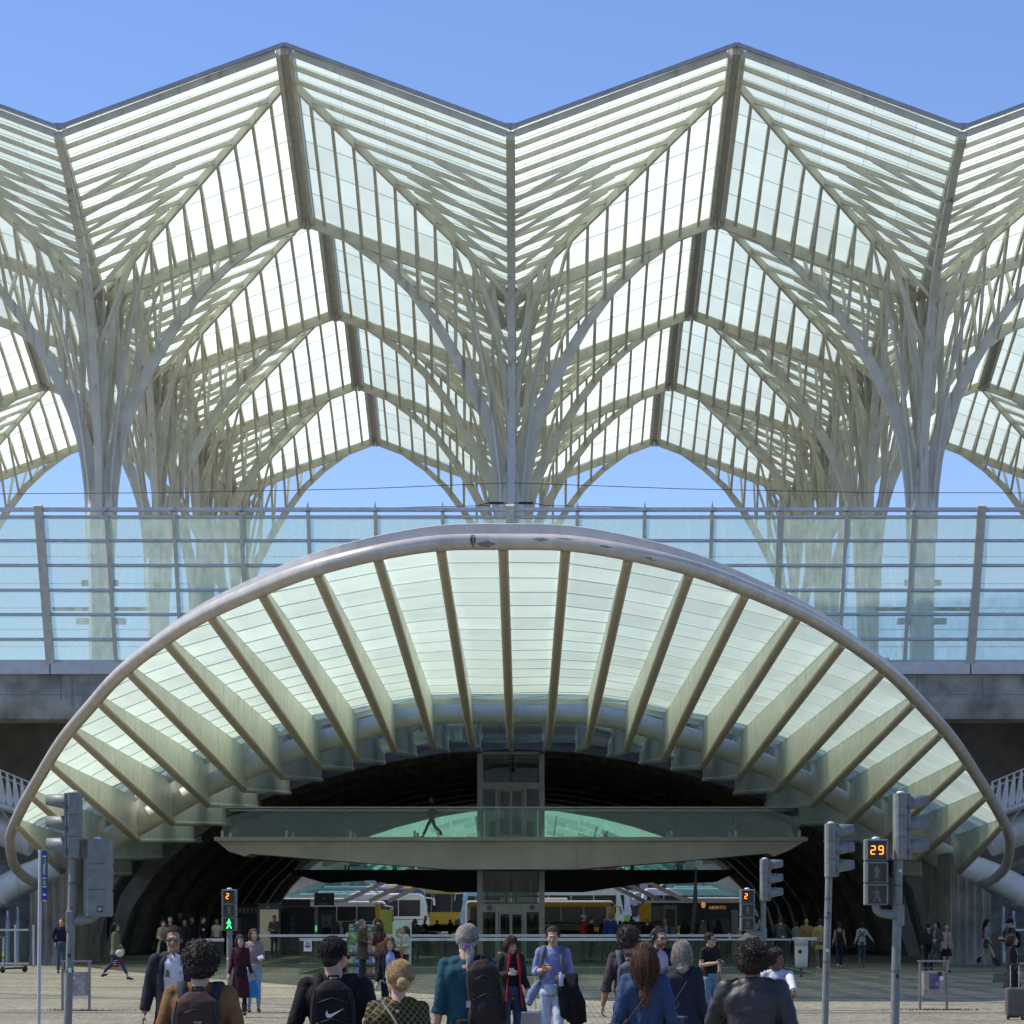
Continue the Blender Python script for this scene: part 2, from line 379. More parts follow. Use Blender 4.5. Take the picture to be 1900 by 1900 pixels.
# concrete abutments with fluted faces
for sx, lab in ((-1, 'fluted concrete abutment left of the dark passage, under the canopy pipe'), (1, 'fluted concrete abutment right of the dark passage, under the canopy pipe')):
    ab = thing('abutment', lab, 'abutment', (X0 + sx * 17.1, 98.6, 0), group='concrete abutments of the passage')
    g = MB()
    path = []
    for i in range(25):
        u = i / 24; x = -.75 + 1.5 * u; path.append((x, -.9 + .16 * math.sin(u * math.pi * 5) ** 2 * (1 if i % 24 else 0)))
    top = lambda x: 3.1 - sx * x * .62 + (.6 if sx * x < -.6 else 0)
    rings = []
    lo = [Vector((x, y, 0)) for x, y in path] + [Vector((.75, 6, 0)), Vector((-.75, 6, 0))]
    g.loft([[Vector((p.x * 1.08, p.y - .12, 0)) for p in lo], [Vector((p.x, p.y, .35)) for p in lo], [Vector((p.x, p.y, top(p.x))) for p in lo]], smooth=False)
    g.obj('fluted_pier', CONC, ab, fix=True)
# ------------------------------------------------------------------ steel tree roof
TZ = 25.7 + CH; SXL, SYL = .368, .366
RP = 8.5 / 11.0
def rz_(x, o): return TZ + SXL * abs(x) + SYL * abs(o)
PIPE = [(10.0, 29.15), (8.4, 28.35), (6.7, 27.35), (5.0, 26.4), (3.9, 25.6), (3.1, 24.7), (2.4, 23.6), (1.75, 22.3), (1.2, 20.9), (.78, 19.5), (.5, 18.2), (.34, 17.), (.28, 15.6)]
def limb_z(u, fr): # height of curve at distance u
    pts = fr; xs = [p[0] for p in pts][::-1]; zs = [p[1] for p in pts][::-1]
    return interp(u, xs, zs) + CH
SIDE = [(8.4, 28.65), (7.4, 28.2), (6.6, 27.7), (5.4, 26.85), (4.2, 25.75), (3.1, 24.3), (2.2, 22.8), (1.55, 21.6), (1.1, 20.6), (.78, 19.7), (.54, 18.7), (.38, 17.6), (.28, 16.6), (.24, 15.4)]
FORK = {9: 2.95, 8: 3.85, 7: 4.05, 6: 3.8, 5: 3.3, 4: 2.6, 3: 1.9, 2: 1.3, 1: .8}

def limb(g, curve, dx, dy, w_of, th):
    """curved tapering plate limb in the vertical plane through the trunk, direction dx,dy"""
    rings = []
    pts = [Vector((dx * u, dy * u, z + CH)) for u, z in curve]
    side = Vector((-dy, dx, 0))
    n = len(pts)
    for i, p in enumerate(pts):
        t = (pts[min(i + 1, n - 1)] - pts[max(i - 1, 0)]).normalized()
        nn = side.cross(t).normalized(); w = w_of(i / (n - 1)); h = th(i / (n - 1)) / 2
        rings.append([p + nn * w / 2 + side * h, p + nn * w / 2 - side * h, p - nn * w / 2 - side * h, p - nn * w / 2 + side * h])
    g.loft(rings, smooth=False)

def pane_mesh(poly):
    """a sheet of glass with a turned down rim; poly are points on the roof plane"""
    g = MB(); n = len(poly); top = [Vector(p) for p in poly]
    g.add(top, [tuple(range(n))])
    return g

BASEZ = 9.3 + CH
def build_tree(front):
    """front=True: the row over the street, whose roof runs out past the module"""
    root = thing('tree_canopy', 'x', 'canopy', (0, 0, 0))
    G = lambda: MB()
    EX = 13 if front else 11
    ye = EX * RP
    WE = 8.17                               # outer edge of the ribs along x (gutter outside)
    def ob(g, name, mat=STEEL, **k): return g.obj(name, mat, root, **k)
    z0 = 0
    # trunk
    g = G()
    secs = [(BASEZ, .46), (12.5 + CH, .46), (14.5 + CH, .5), (16.2 + CH, .56), (17.4 + CH, .45), (18.3 + CH, .18)]
    rings = []
    for z, r in secs:
        c = .3 * r
        rings.append([Vector(q) for q in ((r, -r + c, z), (r, r - c, z), (r - c, r, z), (-r + c, r, z), (-r, r - c, z), (-r, -r + c, z), (-r + c, -r, z), (r - c, -r, z))])
    g.loft(rings, smooth=False); ob(g, 'trunk', TRUNK)
    g = G(); g.box((0, 0, BASEZ + .1), (1.5, 1.5, .2)); g.box((0, 0, 12.0 + CH), (2.0, .5, .22)); ob(g, 'trunk_collar', TRUNK)
    g = G()
    for a in (-.09, .09): g.box((a, -.66, 16.9 + CH), (.05, .06, 4.4))
    ob(g, 'drain_pipe', TRUNK)
    # four main limbs and four diagonal ones
    for dx, dy in ((1, 0), (-1, 0), (0, -1), (0, 1)):
        g = G(); cur = SIDE if dx else PIPE
        limb(g, cur, dx, dy, (lambda t: .19 + .58 * max(0, t) ** 1.1) if dx else (lambda t: .22 + .5 * t), (lambda t: .16 + .16 * t) if dx else (lambda t: .3 if t > .1 else .26))
        ob(g, 'limb', TRUNK)
    DIA = [(2.9, 27.45), (2.5, 26.65), (2.05, 25.3), (1.6, 23.8), (1.25, 22.4), (.95, 21.0), (.7, 19.4), (.5, 17.8), (.35, 16)]
    q = math.sqrt(.5)
    for sx in (-1, 1):
        for sy in (-1, 1):
            g = G(); limb(g, [(u * 1.25, z) for u, z in DIA], sx * q, sy * q, lambda t: .10 + .08 * t, lambda t: .10)
            ob(g, 'diagonal_branch', TRUNK if sy < 0 else STEEL)
    back = G()      # rear half ribs, hidden above the front half: one piece
    for sx in (-1, 1):
        for sy in (-1, 1):
            yl = ye if sy < 0 else 8.5
            K = EX if sy < 0 else 11
            # diagonal rib
            g = G() if sy < 0 else back
            g.bar((sx * .3, sy * .3, rz_(.3, .3) - .2), (sx * 8.3, sy * 8.3, rz_(8.3, 8.3) - .17), .13, .34)
            if sy < 0: ob(g, 'diagonal_rib')
            # ribs parallel to x
            for k in range(1, K + 1):
                o_ = k * RP; x1 = min(o_, WE)
                g = G() if sy < 0 else back
                edge = (k == K)
                hh = .24 if edge and sy < 0 and front else .17
                g.bar((sx * .16, sy * o_, rz_(0, o_) - .14), (sx * x1, sy * o_, rz_(x1, o_) - .14), .10, hh)
                if sy < 0: ob(g, 'edge_beam' if edge and front else 'rib')
                if k in FORK:
                    f = FORK[k]; zb = limb_z(o_, PIPE)
                    a_ = (sx * .1, sy * o_, zb); b_ = (sx * f, sy * o_, rz_(f, o_) - .2)
                    if k <= 3: a_ = (sx * .1, sy * (o_ * .75 + .2), limb_z(o_ * .75 + .2, PIPE))
                    g = G() if sy < 0 else back
                    g.bar(a_, b_, .09, .13, w2=.10, h2=.2)
                    if sy < 0: ob(g, 'strut')
            # ribs parallel to y
            for k in range(1, 11):
                x_ = k * RP
                g = G() if sy < 0 else back
                g.bar((sx * x_, sy * .1, rz_(x_, .1) - .14), (sx * x_, sy * x_, rz_(x_, x_) - .14), .115, .22)
                if sy < 0: ob(g, 'rib')
                if k in FORK:
                    f = FORK[k]; zb = limb_z(x_, SIDE)
                    g = G(); a_ = (sx * x_, sy * .05, zb)
                    g.bar(a_, (sx * x_, sy * f, rz_(x_, f) - .2), .12, .13, h2=.2)
                    ob(g, 'strut')
            # ridge side beam
            g = G() if sy < 0 else back
            g.bar((sx * 8.26, 0, rz_(8.26, 0) - .17), (sx * 8.26, sy * (yl - .02), rz_(8.26, yl) - .17), .16, .42)
            if sy < 0: ob(g, 'ridge_beam')
            # gutter along the ridge, shared by two neighbours
            g = G() if sy < 0 else back
            g.bar((sx * 8.425, 0, rz_(8.42, 0) - .28), (sx * 8.425, sy * (yl - .05), rz_(8.42, yl) - .28), .15, .05)
            if sy < 0: ob(g, 'ridge_gutter', GUTTER)
            # glass
            bk = G()
            def cell(pts):
                P3 = [Vector((sx * x, sy * y, rz_(x, y) + .02)) for x, y in pts]
                if sx * sy < 0: P3 = P3[::-1]
                (bk if sy > 0 else None)
                if sy > 0: bk.add(P3, [tuple(range(len(P3)))]); return
                g = G(); n = len(P3)
                c = sum(P3, Vector()) / n
                P3 = [c + (p - c) * (1 - .008 / max(.2, (p - c).length)) for p in P3]
                lo = [p - Vector((0, 0, .03)) for p in P3]
                g.add(P3 + lo, [tuple(range(n))] + [(i, i + n, (i + 1) % n + n, (i + 1) % n) for i in range(n)])
                ob(g, 'glass_pane', ROOFG)
            L_ = 1.62
            for k in range(11):                       # strips along y
                a, b = k * RP, min((k + 1) * RP, WE)
                y = 0
                while y < b - .01:
                    y2 = min(y + L_, b) if y + L_ * 1.3 < b else b
                    pts = [(a, y), (b, y), (b, y2), (max(a, y2), y2)] if y2 > a else [(a, y), (b, y), (b, y2), (a, y2)]
                    if y >= a: pts = [(y, y), (b, y), (b, y2)] + ([(y2, y2)] if y2 < b - .001 else [])
                    elif y2 > a: pts = [(a, y), (b, y), (b, y2)] + ([(y2, y2)] if y2 < b - .001 else []) + [(a, a)]
                    cell(pts); y = y2
            for k in range(K):                        # strips along x
                a, b = k * RP, (k + 1) * RP
                lim = min(b, WE); x = .0
                while x < lim - .01:
                    x2 = min(x + L_, lim) if x + L_ * 1.3 < lim else lim
                    if a >= WE: pts = [(x, a), (x2, a), (x2, b), (x, b)]
                    elif x >= a: pts = [(x, x), (x2, min(x2, b)), (x2, b), (x, b)] if b > x2 else [(x, x), (x2, b), (x, b)]
                    elif x2 > a: pts = [(x, a), (a, a), (x2, min(x2, b))] + ([(x2, b)] if b > x2 + .001 else []) + [(x, b)]
                    else: pts = [(x, a), (x2, a), (x2, b), (x, b)]
                    cell(pts[::-1]); x = x2
            if sy > 0:
                g = bk; me = g.obj('rear_glass', ROOFG, root, kind='stuff')
        # arch top chord in the plane of the trunks
        g = G(); g.bar((sx * .2, 0, TZ - .28), (sx * 8.4, 0, rz_(8.4, 0) - .25), .22, .42); ob(g, 'arch_beam')
        g = G(); g.box((sx * 8.42, -.05, rz_(8.42, 0) - .35), (.12, .5, .34)); ob(g, 'joint_block', GUTTER)
    # valley beams
    g = G(); g.bar((0, -.1, TZ - .22), (0, -ye, rz_(0, ye) - .2), .34, .36); ob(g, 'valley_beam')
    back.bar((0, .1, TZ - .22), (0, 8.5, rz_(0, 8.5) - .2), .34, .36)
    back.obj('rear_ribs', STEEL, root, kind='stuff')
    # capital rings where the limbs meet under the valley
    g = G()
    for sx in (-1, 1):
        for sy in (-1, 1):
            g.bar((sx * .25, sy * .9, TZ - .1), (sx * .12, sy * .3, TZ - 1.5), .1, .3)
            g.bar((sx * .9, sy * .25, TZ - .1), (sx * .3, sy * .12, TZ - 1.5), .1, .3)
    g.bar((0, 0, TZ - .1), (0, 0, 17 + CH), .28, .28)
    ob(g, 'core_post', TRUNK)
    if front:
        g = G()
        for sx in (-1, 1):
            g.bar((0, -ye - .12, rz_(0, ye) + .06), (sx * 8.5, -ye - .12, rz_(8.5, ye) + .06), .16, .14)
        ob(g, 'edge_capping', EDGE)
        for sx in (-1, 1): g = G(); g.box((sx * 8.42, -ye + .12, rz_(8.42, ye) - .1), (.15, .34, .36)); ob(g, 'joint_block', GUTTER)
        g = G(); g.box((0, -ye, rz_(0, ye) + .22), (.34, .2, .05)); g.box((0, -ye, rz_(0, ye) + .12), (.14, .14, .16)); ob(g, 'rainwater_box', EDGE)
    return root
names_row = ['front row of the roof', 'second row of the roof', 'third row of the roof', 'rearmost row of the roof']
def tree_label(r, i):
    if r == 0: return {-1: 'white steel tree with frosted glass roof, nearest the street, at the left edge', 0: 'white steel tree with frosted glass roof, nearest the street, above the entrance centre', 1: 'white steel tree with frosted glass roof, nearest the street, at the right edge'}[i]
    side = {0: 'directly behind the central trunk', -1: 'behind the left front trunk', 1: 'behind the right front trunk', -2: 'at the far left', 2: 'at the far right'}[i]
    return 'steel tree in the %s, %s' % (names_row[r], side)
t0 = build_tree(True); t1 = build_tree(False)
kids = {}
for o in list(COL.objects):
    if o.parent: kids.setdefault(o.parent, []).append(o)
first = True
def place_tree(src, used, r, i):
    loc = (X0 + 17 * i, 109 + 17 * r, 0)
    if not used: src.location = loc; c = src
    else: c = copy_tree(src, loc, kids=kids)
    c['label'] = tree_label(r, i); c['group'] = 'steel tree canopies over the platforms'
for n_, i in enumerate((0, -1, 1)): place_tree(t0, n_ > 0, 0, i)
n_ = 0
for r in (1, 2, 3):
    for i in ((-1, 0, 1) if r == 1 else (-2, -1, 0, 1, 2)):
        place_tree(t1, n_ > 0, r, i); n_ += 1

# ------------------------------------------------------------------ glass wind screen along the platform edge
scr = thing('glass_screen', 'tall pale blue glass screen along the platform edge', 'glass screen', (X0, 97.2, 0))
ys_ = [950.5, 959, 1003, 1049, 1095, 1140, 1186, 1227]
SB, ST = (1690 - 1228) / 50.2 + CH, (1690 - 945) / 51.5 + CH      # 11.2, 16.47
def scr_pt(x, t): return Vector((x, -2.35 * t, SB + (ST - SB) * t))
def t_of(py):
    lo, hi = 0, 1
    for _ in range(30):
        m = (lo + hi) / 2; p = scr_pt(0, m); y = VY - (p.z - CH) * F / (97.2 + p.y)
        if y > py: lo = m
        else: hi = m
    return lo
ts = [t_of(y) for y in ys_]; tr = ts[::-1]                          # bottom .. top
bay = 17 / 7.
for i in range(-10, 11):
    g = MB(); x = i * bay; main = i % 7 == 0
    w = .3 if main else .13
    g.bar(scr_pt(x, -.01), scr_pt(x, 1.03 if main else .99), w, .26 if main else .18, up=(0, -1, 0))
    if not main: g.prism([(x - .06, ST - .05), (x + .06, ST - .05), (x, ST + .3)], -2.5, -2.4)
    g.obj('main_post' if main else 'post', RAILM, scr)
nrow = 6
for r, t in enumerate(tr[:-1]):
    g = MB(); a, b = -10 * bay, 10 * bay
    g.bar(scr_pt(a, t), scr_pt(b, t), .09, .10, up=(0, -1, .2)); g.obj('rail', RAILM, scr)
g = MB(); g.bar(scr_pt(-10 * bay, 1.0), scr_pt(10 * bay, 1.0), .12, .16, up=(0, -1, .2)); g.obj('top_rail', RAILM, scr)
for i in range(-10, 10):
    for r in range(nrow):
        a, b = tr[r], tr[r + 1]
        e = rnd.uniform(-.012, .012)
        g = MB(); x0, x1 = i * bay + .07, (i + 1) * bay - .07
        p = [scr_pt(x0, a + .006), scr_pt(x1, a + .006), scr_pt(x1, b - .006), scr_pt(x0, b - .006)]
        g.add([q_ + Vector((0, e if j < 2 else -e, 0)) for j, q_ in enumerate(p)], [(0, 1, 2, 3)])
        g.obj('glass_pane', SCREENG, scr)
# ------------------------------------------------------------------ entrance canopy
KX = 17 / 12.
stop = [81.8, 82.0, 82.2, 81.3, 78.9, 76.5, 73.2, 69.8, 65.8, 62.2, 58.8, 55.6, 52.5]
ztop = [8.36, 8.31, 8.05, 7.77, 7.5, 7.15, 6.76, 6.28, 5.76, 5.12, 4.34, 3.50, 2.72]
stip = [50.4, 50.5, 50.6, 50.6, 50.5, 50.3, 50.1, 49.9, 49.6, 49.25, 48.9, 48.6, 48.4]
ztip = [6.0, 6.03, 6.0, 5.8, 5.5, 5.25, 4.9, 4.43, 3.91, 3.25, 2.6, 1.92, 1.22]
def canopy(origin, flip, label, detail=True):
    """origin: where the middle of the rib tips stands; flip mirrors it for the far side"""
    root = thing('entrance_canopy', label, 'canopy', origin, math.pi if flip else 0.)
    D0 = F / stip[0]
    def Y(s): return F / s - D0
    tubep = []
    TIP = []; TOP = []
    for k in range(13):
        TOP.append(Vector((k * KX, Y(stop[k]), ztop[k] + CH))); TIP.append(Vector((k * KX, Y(stip[k]), ztip[k] + CH)))
    # front tube: a curve through the rib heads with curled ends
    OX = [0, .06, .12, .17, .2, .25, .3, .35, .4, .5, .55, .63, .62]
    right = [t + Vector((OX[i], -.05, .0)) for i, t in enumerate(TOP)]
    endc = [Vector((18.02, Y(51.4), 2.12 + CH)), Vector((18.2, Y(50.5), 1.62 + CH)), Vector((18.0, Y(49.9), 1.22 + CH)), Vector((17.7, Y(49.4), 1.02 + CH))]
    ctrl = [Vector((-p.x, p.y, p.z)) for p in (right + endc)[::-1]] + (right + endc)[1:]
    pts = []
    def cr(p0, p1, p2, p3, t):
        return .5 * ((2 * p1) + (-p0 + p2) * t + (2 * p0 - 5 * p1 + 4 * p2 - p3) * t * t + (-p0 + 3 * p1 - 3 * p2 + p3) * t ** 3)
    n = len(ctrl)
    for i in range(n - 1):
        p0, p1, p2, p3 = ctrl[max(i - 1, 0)], ctrl[i], ctrl[i + 1], ctrl[min(i + 2, n - 1)]
        for j in range(4): pts.append(cr(p0, p1, p2, p3, j / 4))
    pts.append(ctrl[-1])
    g = MB(); g.tube(pts, .185, 20); g.obj('front_tube', TUBE, root)
    half = [p for p in pts[len(pts) // 2:] ]
    for k in range(1, 13):                      # the rib heads run up to the tube
        for a_, b_ in zip(half[:-1], half[1:]):
            if a_.x <= k * KX <= b_.x:
                u_ = (k * KX - a_.x) / (b_.x - a_.x); q = a_.lerp(b_, u_); TOP[k] = Vector((k * KX, q.y + .05, q.z)); break
    if detail:
        g = MB()
        up = [p + Vector((0, .40 - .15 * min(1, abs(p.x) / 10), .43 - .22 * min(1, (abs(p.x) / 11) ** 1.5))) for p in pts[14:-14]]
        rings = [[p + Vector((0, -.10, -.24)), p + Vector((0, -.10, .02)), p + Vector((0, .22, .08)), p + Vector((0, .22, -.24))] for p in up]
        g.loft(rings, smooth=False); g.obj('gutter_trim', M('trim_paint', (.6, .57, .53), .4, .2), root)
        # weld seams round the tube
        for i in range(6, len(pts) - 6, 9):
            t = (pts[i + 1] - pts[i - 1]).normalized(); g = MB(); g.tube([pts[i] - t * .012, pts[i] + t * .012], .1875, 20, cap=True); g.obj('weld_seam', FLANGE, root)
        # flaked patch of bare metal near the crown
        pm = M('flaked_paint', (.10, .07, .05), .8, bump=.6, bscale=60)
        pg = M('bare_metal_patch', (.24, .23, .22), .7)
        def patch(xc, L, a0, a1, mat, seed):
            rr = random.Random(seed); g = MB(); m = 14; rings = []
            for j in range(m):
                x = xc + (j / (m - 1) - .5) * L
                i = min(range(len(pts) - 1), key=lambda q: abs(pts[q].x - x) if pts[q].x <= x else 9)
                tt = (x - pts[i].x) / max(1e-4, pts[i + 1].x - pts[i].x); c = pts[i].lerp(pts[i + 1], max(0, min(1, tt)))
                w = max(.05, math.sin(math.pi * (j + .5) / m)) ; lo = a0 + (a1 - a0) * (.5 - .5 * w * rr.uniform(.5, 1.)); hi = a0 + (a1 - a0) * (.5 + .5 * w * rr.uniform(.5, 1.))
                rings.append([c + Vector((0, -math.cos(lo + (hi - lo) * q_ / 4), math.sin(lo + (hi - lo) * q_ / 4))) * .1885 for q_ in range(5)])
            vs = [p for r in rings for p in r]; g.add(vs, [(i * 5 + j, i * 5 + j + 5, i * 5 + j + 6, i * 5 + j + 1) for i in range(m - 1) for j in range(4)], True)
            g.obj('flaked_patch', mat, root)
        patch(-.68, .13, -1.1, 1.4, pm, 1); patch(-.38, .42, -.9, .1, pg, 2); patch(.85, .36, -.1, .5, pg, 3)
        patch(1.4, .4, .3, .55, pg, 7); patch(2.3, .3, -.1, .25, pg, 4); patch(3.4, .42, -.5, -.05, pg, 5); patch(9.7, .35, -.6, -.2, pg, 6)
    ZG = 1.68
    def zglass(k, y):  # height of the glass at rib k
        a, b = TOP[k], TIP[k]; t = (y - a.y) / (b.y - 1.0 - a.y); return a.z + .12 + t * (b.z + ZG - a.z - .12)
    for k in range(-12, 13):
        q_ = abs(k); sx = 1 if k >= 0 else -1
        T, B = TOP[q_], TIP[q_]; x = k * KX
        # rib plate
        g = MB(); hw = .035
        y0 = T.y + .12
        poly = [(y0, zglass(q_, y0) - .02), (y0, T.z - .16), (B.y, B.z + .08), (B.y + .05, B.z + ZG), (B.y - 1.0, B.z + ZG)]
        g.prism(poly, x - hw, x + hw, 'x'); g.obj('rib_plate', CANST, root, fix=True)
        for fr_ in (.36, .70):
            yj = y0 + (B.y - y0) * fr_; zt_ = zglass(q_, yj) - .02; zb_ = T.z - .16 + (B.z + .08 - T.z + .16) * fr_ + .05
            for e_ in (-1, 1): g = MB(); g.box((x + e_ * (hw + .001), yj, (zt_ + zb_) / 2), (.004, .012, zt_ - zb_ - .04)); g.obj('plate_joint', FLANGE, root)
        # rounded bottom flange
        g = MB(); a = Vector((x, y0, T.z - .12)); b = Vector((x, B.y, B.z + .06))
        g.tube([a, a.lerp(b, .3), a.lerp(b, .65), b], [.12, .135, .145, .12], 10); g.obj('rib_flange', FLANGE, root)
        # rear arm
        g = MB(); yr = B.y + 19.6; zr = B.z + interp(q_, [0, 5, 7, 10, 12], [1.05, 1.02, .82, .57, .5])
        g.prism([(B.y + .06, B.z + .05), (yr, zr), (yr, zr + .6), (B.y + .06, B.z + ZG)], x - hw, x + hw, 'x'); g.obj('rear_arm', CANST, root, fix=True)
        g = MB(); g.tube([(x, B.y + .05, B.z + .06), (x, yr, zr)], .1, 8); g.obj('rear_flange', CANST, root)
    # support pipe
    off = [1.27, 1.27, 1.25, 1.2, 1.1, 1.0, .9, .85, .8, .75, .72, .7, .68]
    sp = [Vector((TIP[k].x, TIP[k].y + .3, TIP[k].z + off[k])) for k in range(13)]
    sp += [Vector((18.6, sp[-1].y + .1, 1.3 + CH)), Vector((20.2, sp[-1].y + .2, .42 + CH))]
    pp = [Vector((-p.x, p.y, p.z)) for p in sp[::-1]] + sp[1:]
    pp2 = []
    for i in range(len(pp) - 1):
        for j in range(3): pp2.append(cr(pp[max(i - 1, 0)], pp[i], pp[i + 1], pp[min(i + 2, len(pp) - 1)], j / 3))
    pp2.append(pp[-1])
    rad = [.40 + .13 * max(0, (abs(p.x) - 12) / 6) for p in pp2]
    g = MB(); g.tube(pp2, rad, 20); g.obj('support_pipe', CANST, root)
    for sx in (-1, 1):
        e = sp[-1]; g = MB(); d = (sp[-1] - sp[-3]).normalized()
        a = Vector((sx * (e.x - .7 * d.x), e.y, e.z - .7 * d.z)); b = Vector((sx * (e.x - .6 * d.x), e.y, e.z - .6 * d.z)); g.tube([a, b], .6, 20); g.obj('pipe_flange', CANST, root)
        g = MB(); g.tube([Vector((sx * e.x, e.y, e.z)), Vector((sx * (e.x + 3.5 * d.x), e.y, max(.1, e.z + 3.5 * d.z)))], .66, 20); g.obj('pipe_socket', CONC, root)
    # small rail under the glass end
    g = MB(); rr = []
    for k in range(-12, 13):
        q_ = abs(k); B = TIP[q_]; rr.append(Vector((k * KX, B.y - 1.0, B.z + ZG - .1)))
    rings = [[p + Vector((0, -.06, -.1)), p + Vector((0, -.06, .1)), p + Vector((0, .06, .1)), p + Vector((0, .06, -.1))] for p in rr]
    g.loft(rings, smooth=False); g.obj('glass_end_rail', CANST, root)
    # panes
    PL = 2.5
    for k in range(-12, 12):
        ka, kb = abs(k), abs(k + 1); xa, xb = k * KX + .045, (k + 1) * KX - .045
        ta, tb = TOP[ka], TOP[kb]; ba, bb = TIP[ka], TIP[kb]
        L = max(ba.y - 1 - ta.y, bb.y - 1 - tb.y); nr = max(1, round(L / PL))
        for r in range(nr):
            # rows hang from the rear edge so that they run straight across the bays
            def ye(T, B, r_):
                y = B.y - 1.0 - r_ * PL; return max(y, T.y + .1)
            y = [ye(ta, ba, r), ye(tb, bb, r), ye(tb, bb, r + 1 if r < nr - 1 else 99), ye(ta, ba, r + 1 if r < nr - 1 else 99)]
            g = MB()
            e = .02
            v = [Vector((xa, y[0] - e, zglass(ka, y[0]))), Vector((xb, y[1] - e, zglass(kb, y[1]))), Vector((xb, y[2] + e, zglass(kb, y[2]))), Vector((xa, y[3] + e, zglass(ka, y[3])))]
            lo = [p - Vector((0, 0, .025)) for p in v]
            g.add(v + lo, [(0, 1, 2, 3), (0, 4, 5, 1), (1, 5, 6, 2), (2, 6, 7, 3), (3, 7, 4, 0)])
            g.obj('glass_pane', CANG, root)
        # rear glass, below the opening left in the deck
        for r in range(3):
            g = MB(); ya = (.6, 6.5, 12.5, 18.6)
            v = []
            for (kk, xx, yy) in ((ka, xa, ya[r]), (kb, xb, ya[r]), (kb, xb, ya[r + 1] - .05), (ka, xa, ya[r + 1] - .05)):
                B = TIP[kk]; v.append(Vector((xx, B.y + yy, B.z + ZG - yy / 19.6 * .35)))
            g.add(v, [(0, 1, 2, 3)]); g.obj('rear_pane', RGLASS, root)
    return root
RGLASS = clearglass('rear_canopy_glass', (.5, .6, .62), dirt_haze=.55, dcol=(.45, .6, .7))  # strong pale blue scatter stands in for sky light on these panes
canopy((X0, F / stip[0], 0), False, 'lens shaped glass and steel canopy over the station entrance')
# ------------------------------------------------------------------ lettering
def text(body, size, mat, parent, loc, rot=(R(90), 0, 0), ext=.004, name='lettering', align='CENTER', sx=1.):
    c = bpy.data.curves.new('t', 'FONT'); c.body = body; c.size = size; c.extrude = ext; c.align_x = align; c.align_y = 'CENTER'; c.resolution_u = 2
    o = bpy.data.objects.new('t', c); COL.objects.link(o)
    dg = bpy.context.evaluated_depsgraph_get(); me = bpy.data.meshes.new_from_object(o.evaluated_get(dg))
    bpy.data.objects.remove(o); me.materials.clear(); me.materials.append(mat)
    m = bpy.data.objects.new(name, me); COL.objects.link(m); m.parent = parent; m.location = loc; m.rotation_euler = rot; m.scale = (sx, 1, 1)
    return m
WHITEP = M('white_print', (.75, .76, .76), .6)
INK = M('ink', (.03, .03, .035), .7)

# ------------------------------------------------------------------ footbridges inside the passage
def bridge(label, s, px0, px1, pyt, bottom, depth, mat, glass=True, rail_px=1498):
    o = P((px0 + px1) / 2, pyt, s); root = thing('footbridge', label, 'footbridge', (o.x, o.y, 0))
    def q(px, py): p = P(px, py, s); return (p.x - o.x, p.z)
    g = MB(); g.prism([q(px0, pyt + 8)] + [q(a, b) for a, b in bottom] + [q(px1, pyt + 8)], 0, depth); g.obj('beam', mat, root, fix=True)
    a = q(px0 - 4, pyt); b = q(px1 + 4, pyt); c = q(px0, pyt + 7.5)
    g = MB(); g.box(((a[0] + b[0]) / 2, depth / 2 - .05, (a[1] + c[1]) / 2), (b[0] - a[0], depth + .25, a[1] - c[1])); g.obj('deck_edge', mat, root)
    if glass:
        zt = q(0, rail_px)[1]; n = 9
        for yy in (.02, depth - .1):
            xs = [a[0] + .3 + (b[0] - a[0] - .6) * i / n for i in range(n + 1)]
            for i in range(n):
                g = MB(); g.box(((xs[i] + xs[i + 1]) / 2, yy, (a[1] + zt) / 2), (xs[i + 1] - xs[i] - .02, .016, zt - a[1] - .02)); g.obj('glass_pane', RAILG, root)
            g = MB(); g.box(((a[0] + b[0]) / 2, yy, zt), (b[0] - a[0] - .5, .06, .05)); g.obj('handrail', RAILM, root)
            for i in range(n + 1):
                g = MB(); g.box((xs[i], yy + .03, a[1] + .12), (.1, .05, .26)); g.obj('clamp', RAILM, root)
    return root
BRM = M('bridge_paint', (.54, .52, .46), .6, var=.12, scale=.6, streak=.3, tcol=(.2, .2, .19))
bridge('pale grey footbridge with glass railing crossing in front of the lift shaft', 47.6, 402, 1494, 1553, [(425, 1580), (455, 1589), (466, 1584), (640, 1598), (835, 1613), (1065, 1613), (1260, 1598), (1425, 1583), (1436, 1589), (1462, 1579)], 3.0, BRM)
bridge('dark footbridge further back in the passage below the pale one', 36., 545, 1360, 1614, [(600, 1638), (690, 1632), (700, 1636), (830, 1655), (1085, 1655), (1215, 1636), (1225, 1640), (1330, 1636)], 2.6, M('dark_beam', (.10, .095, .085), .8))

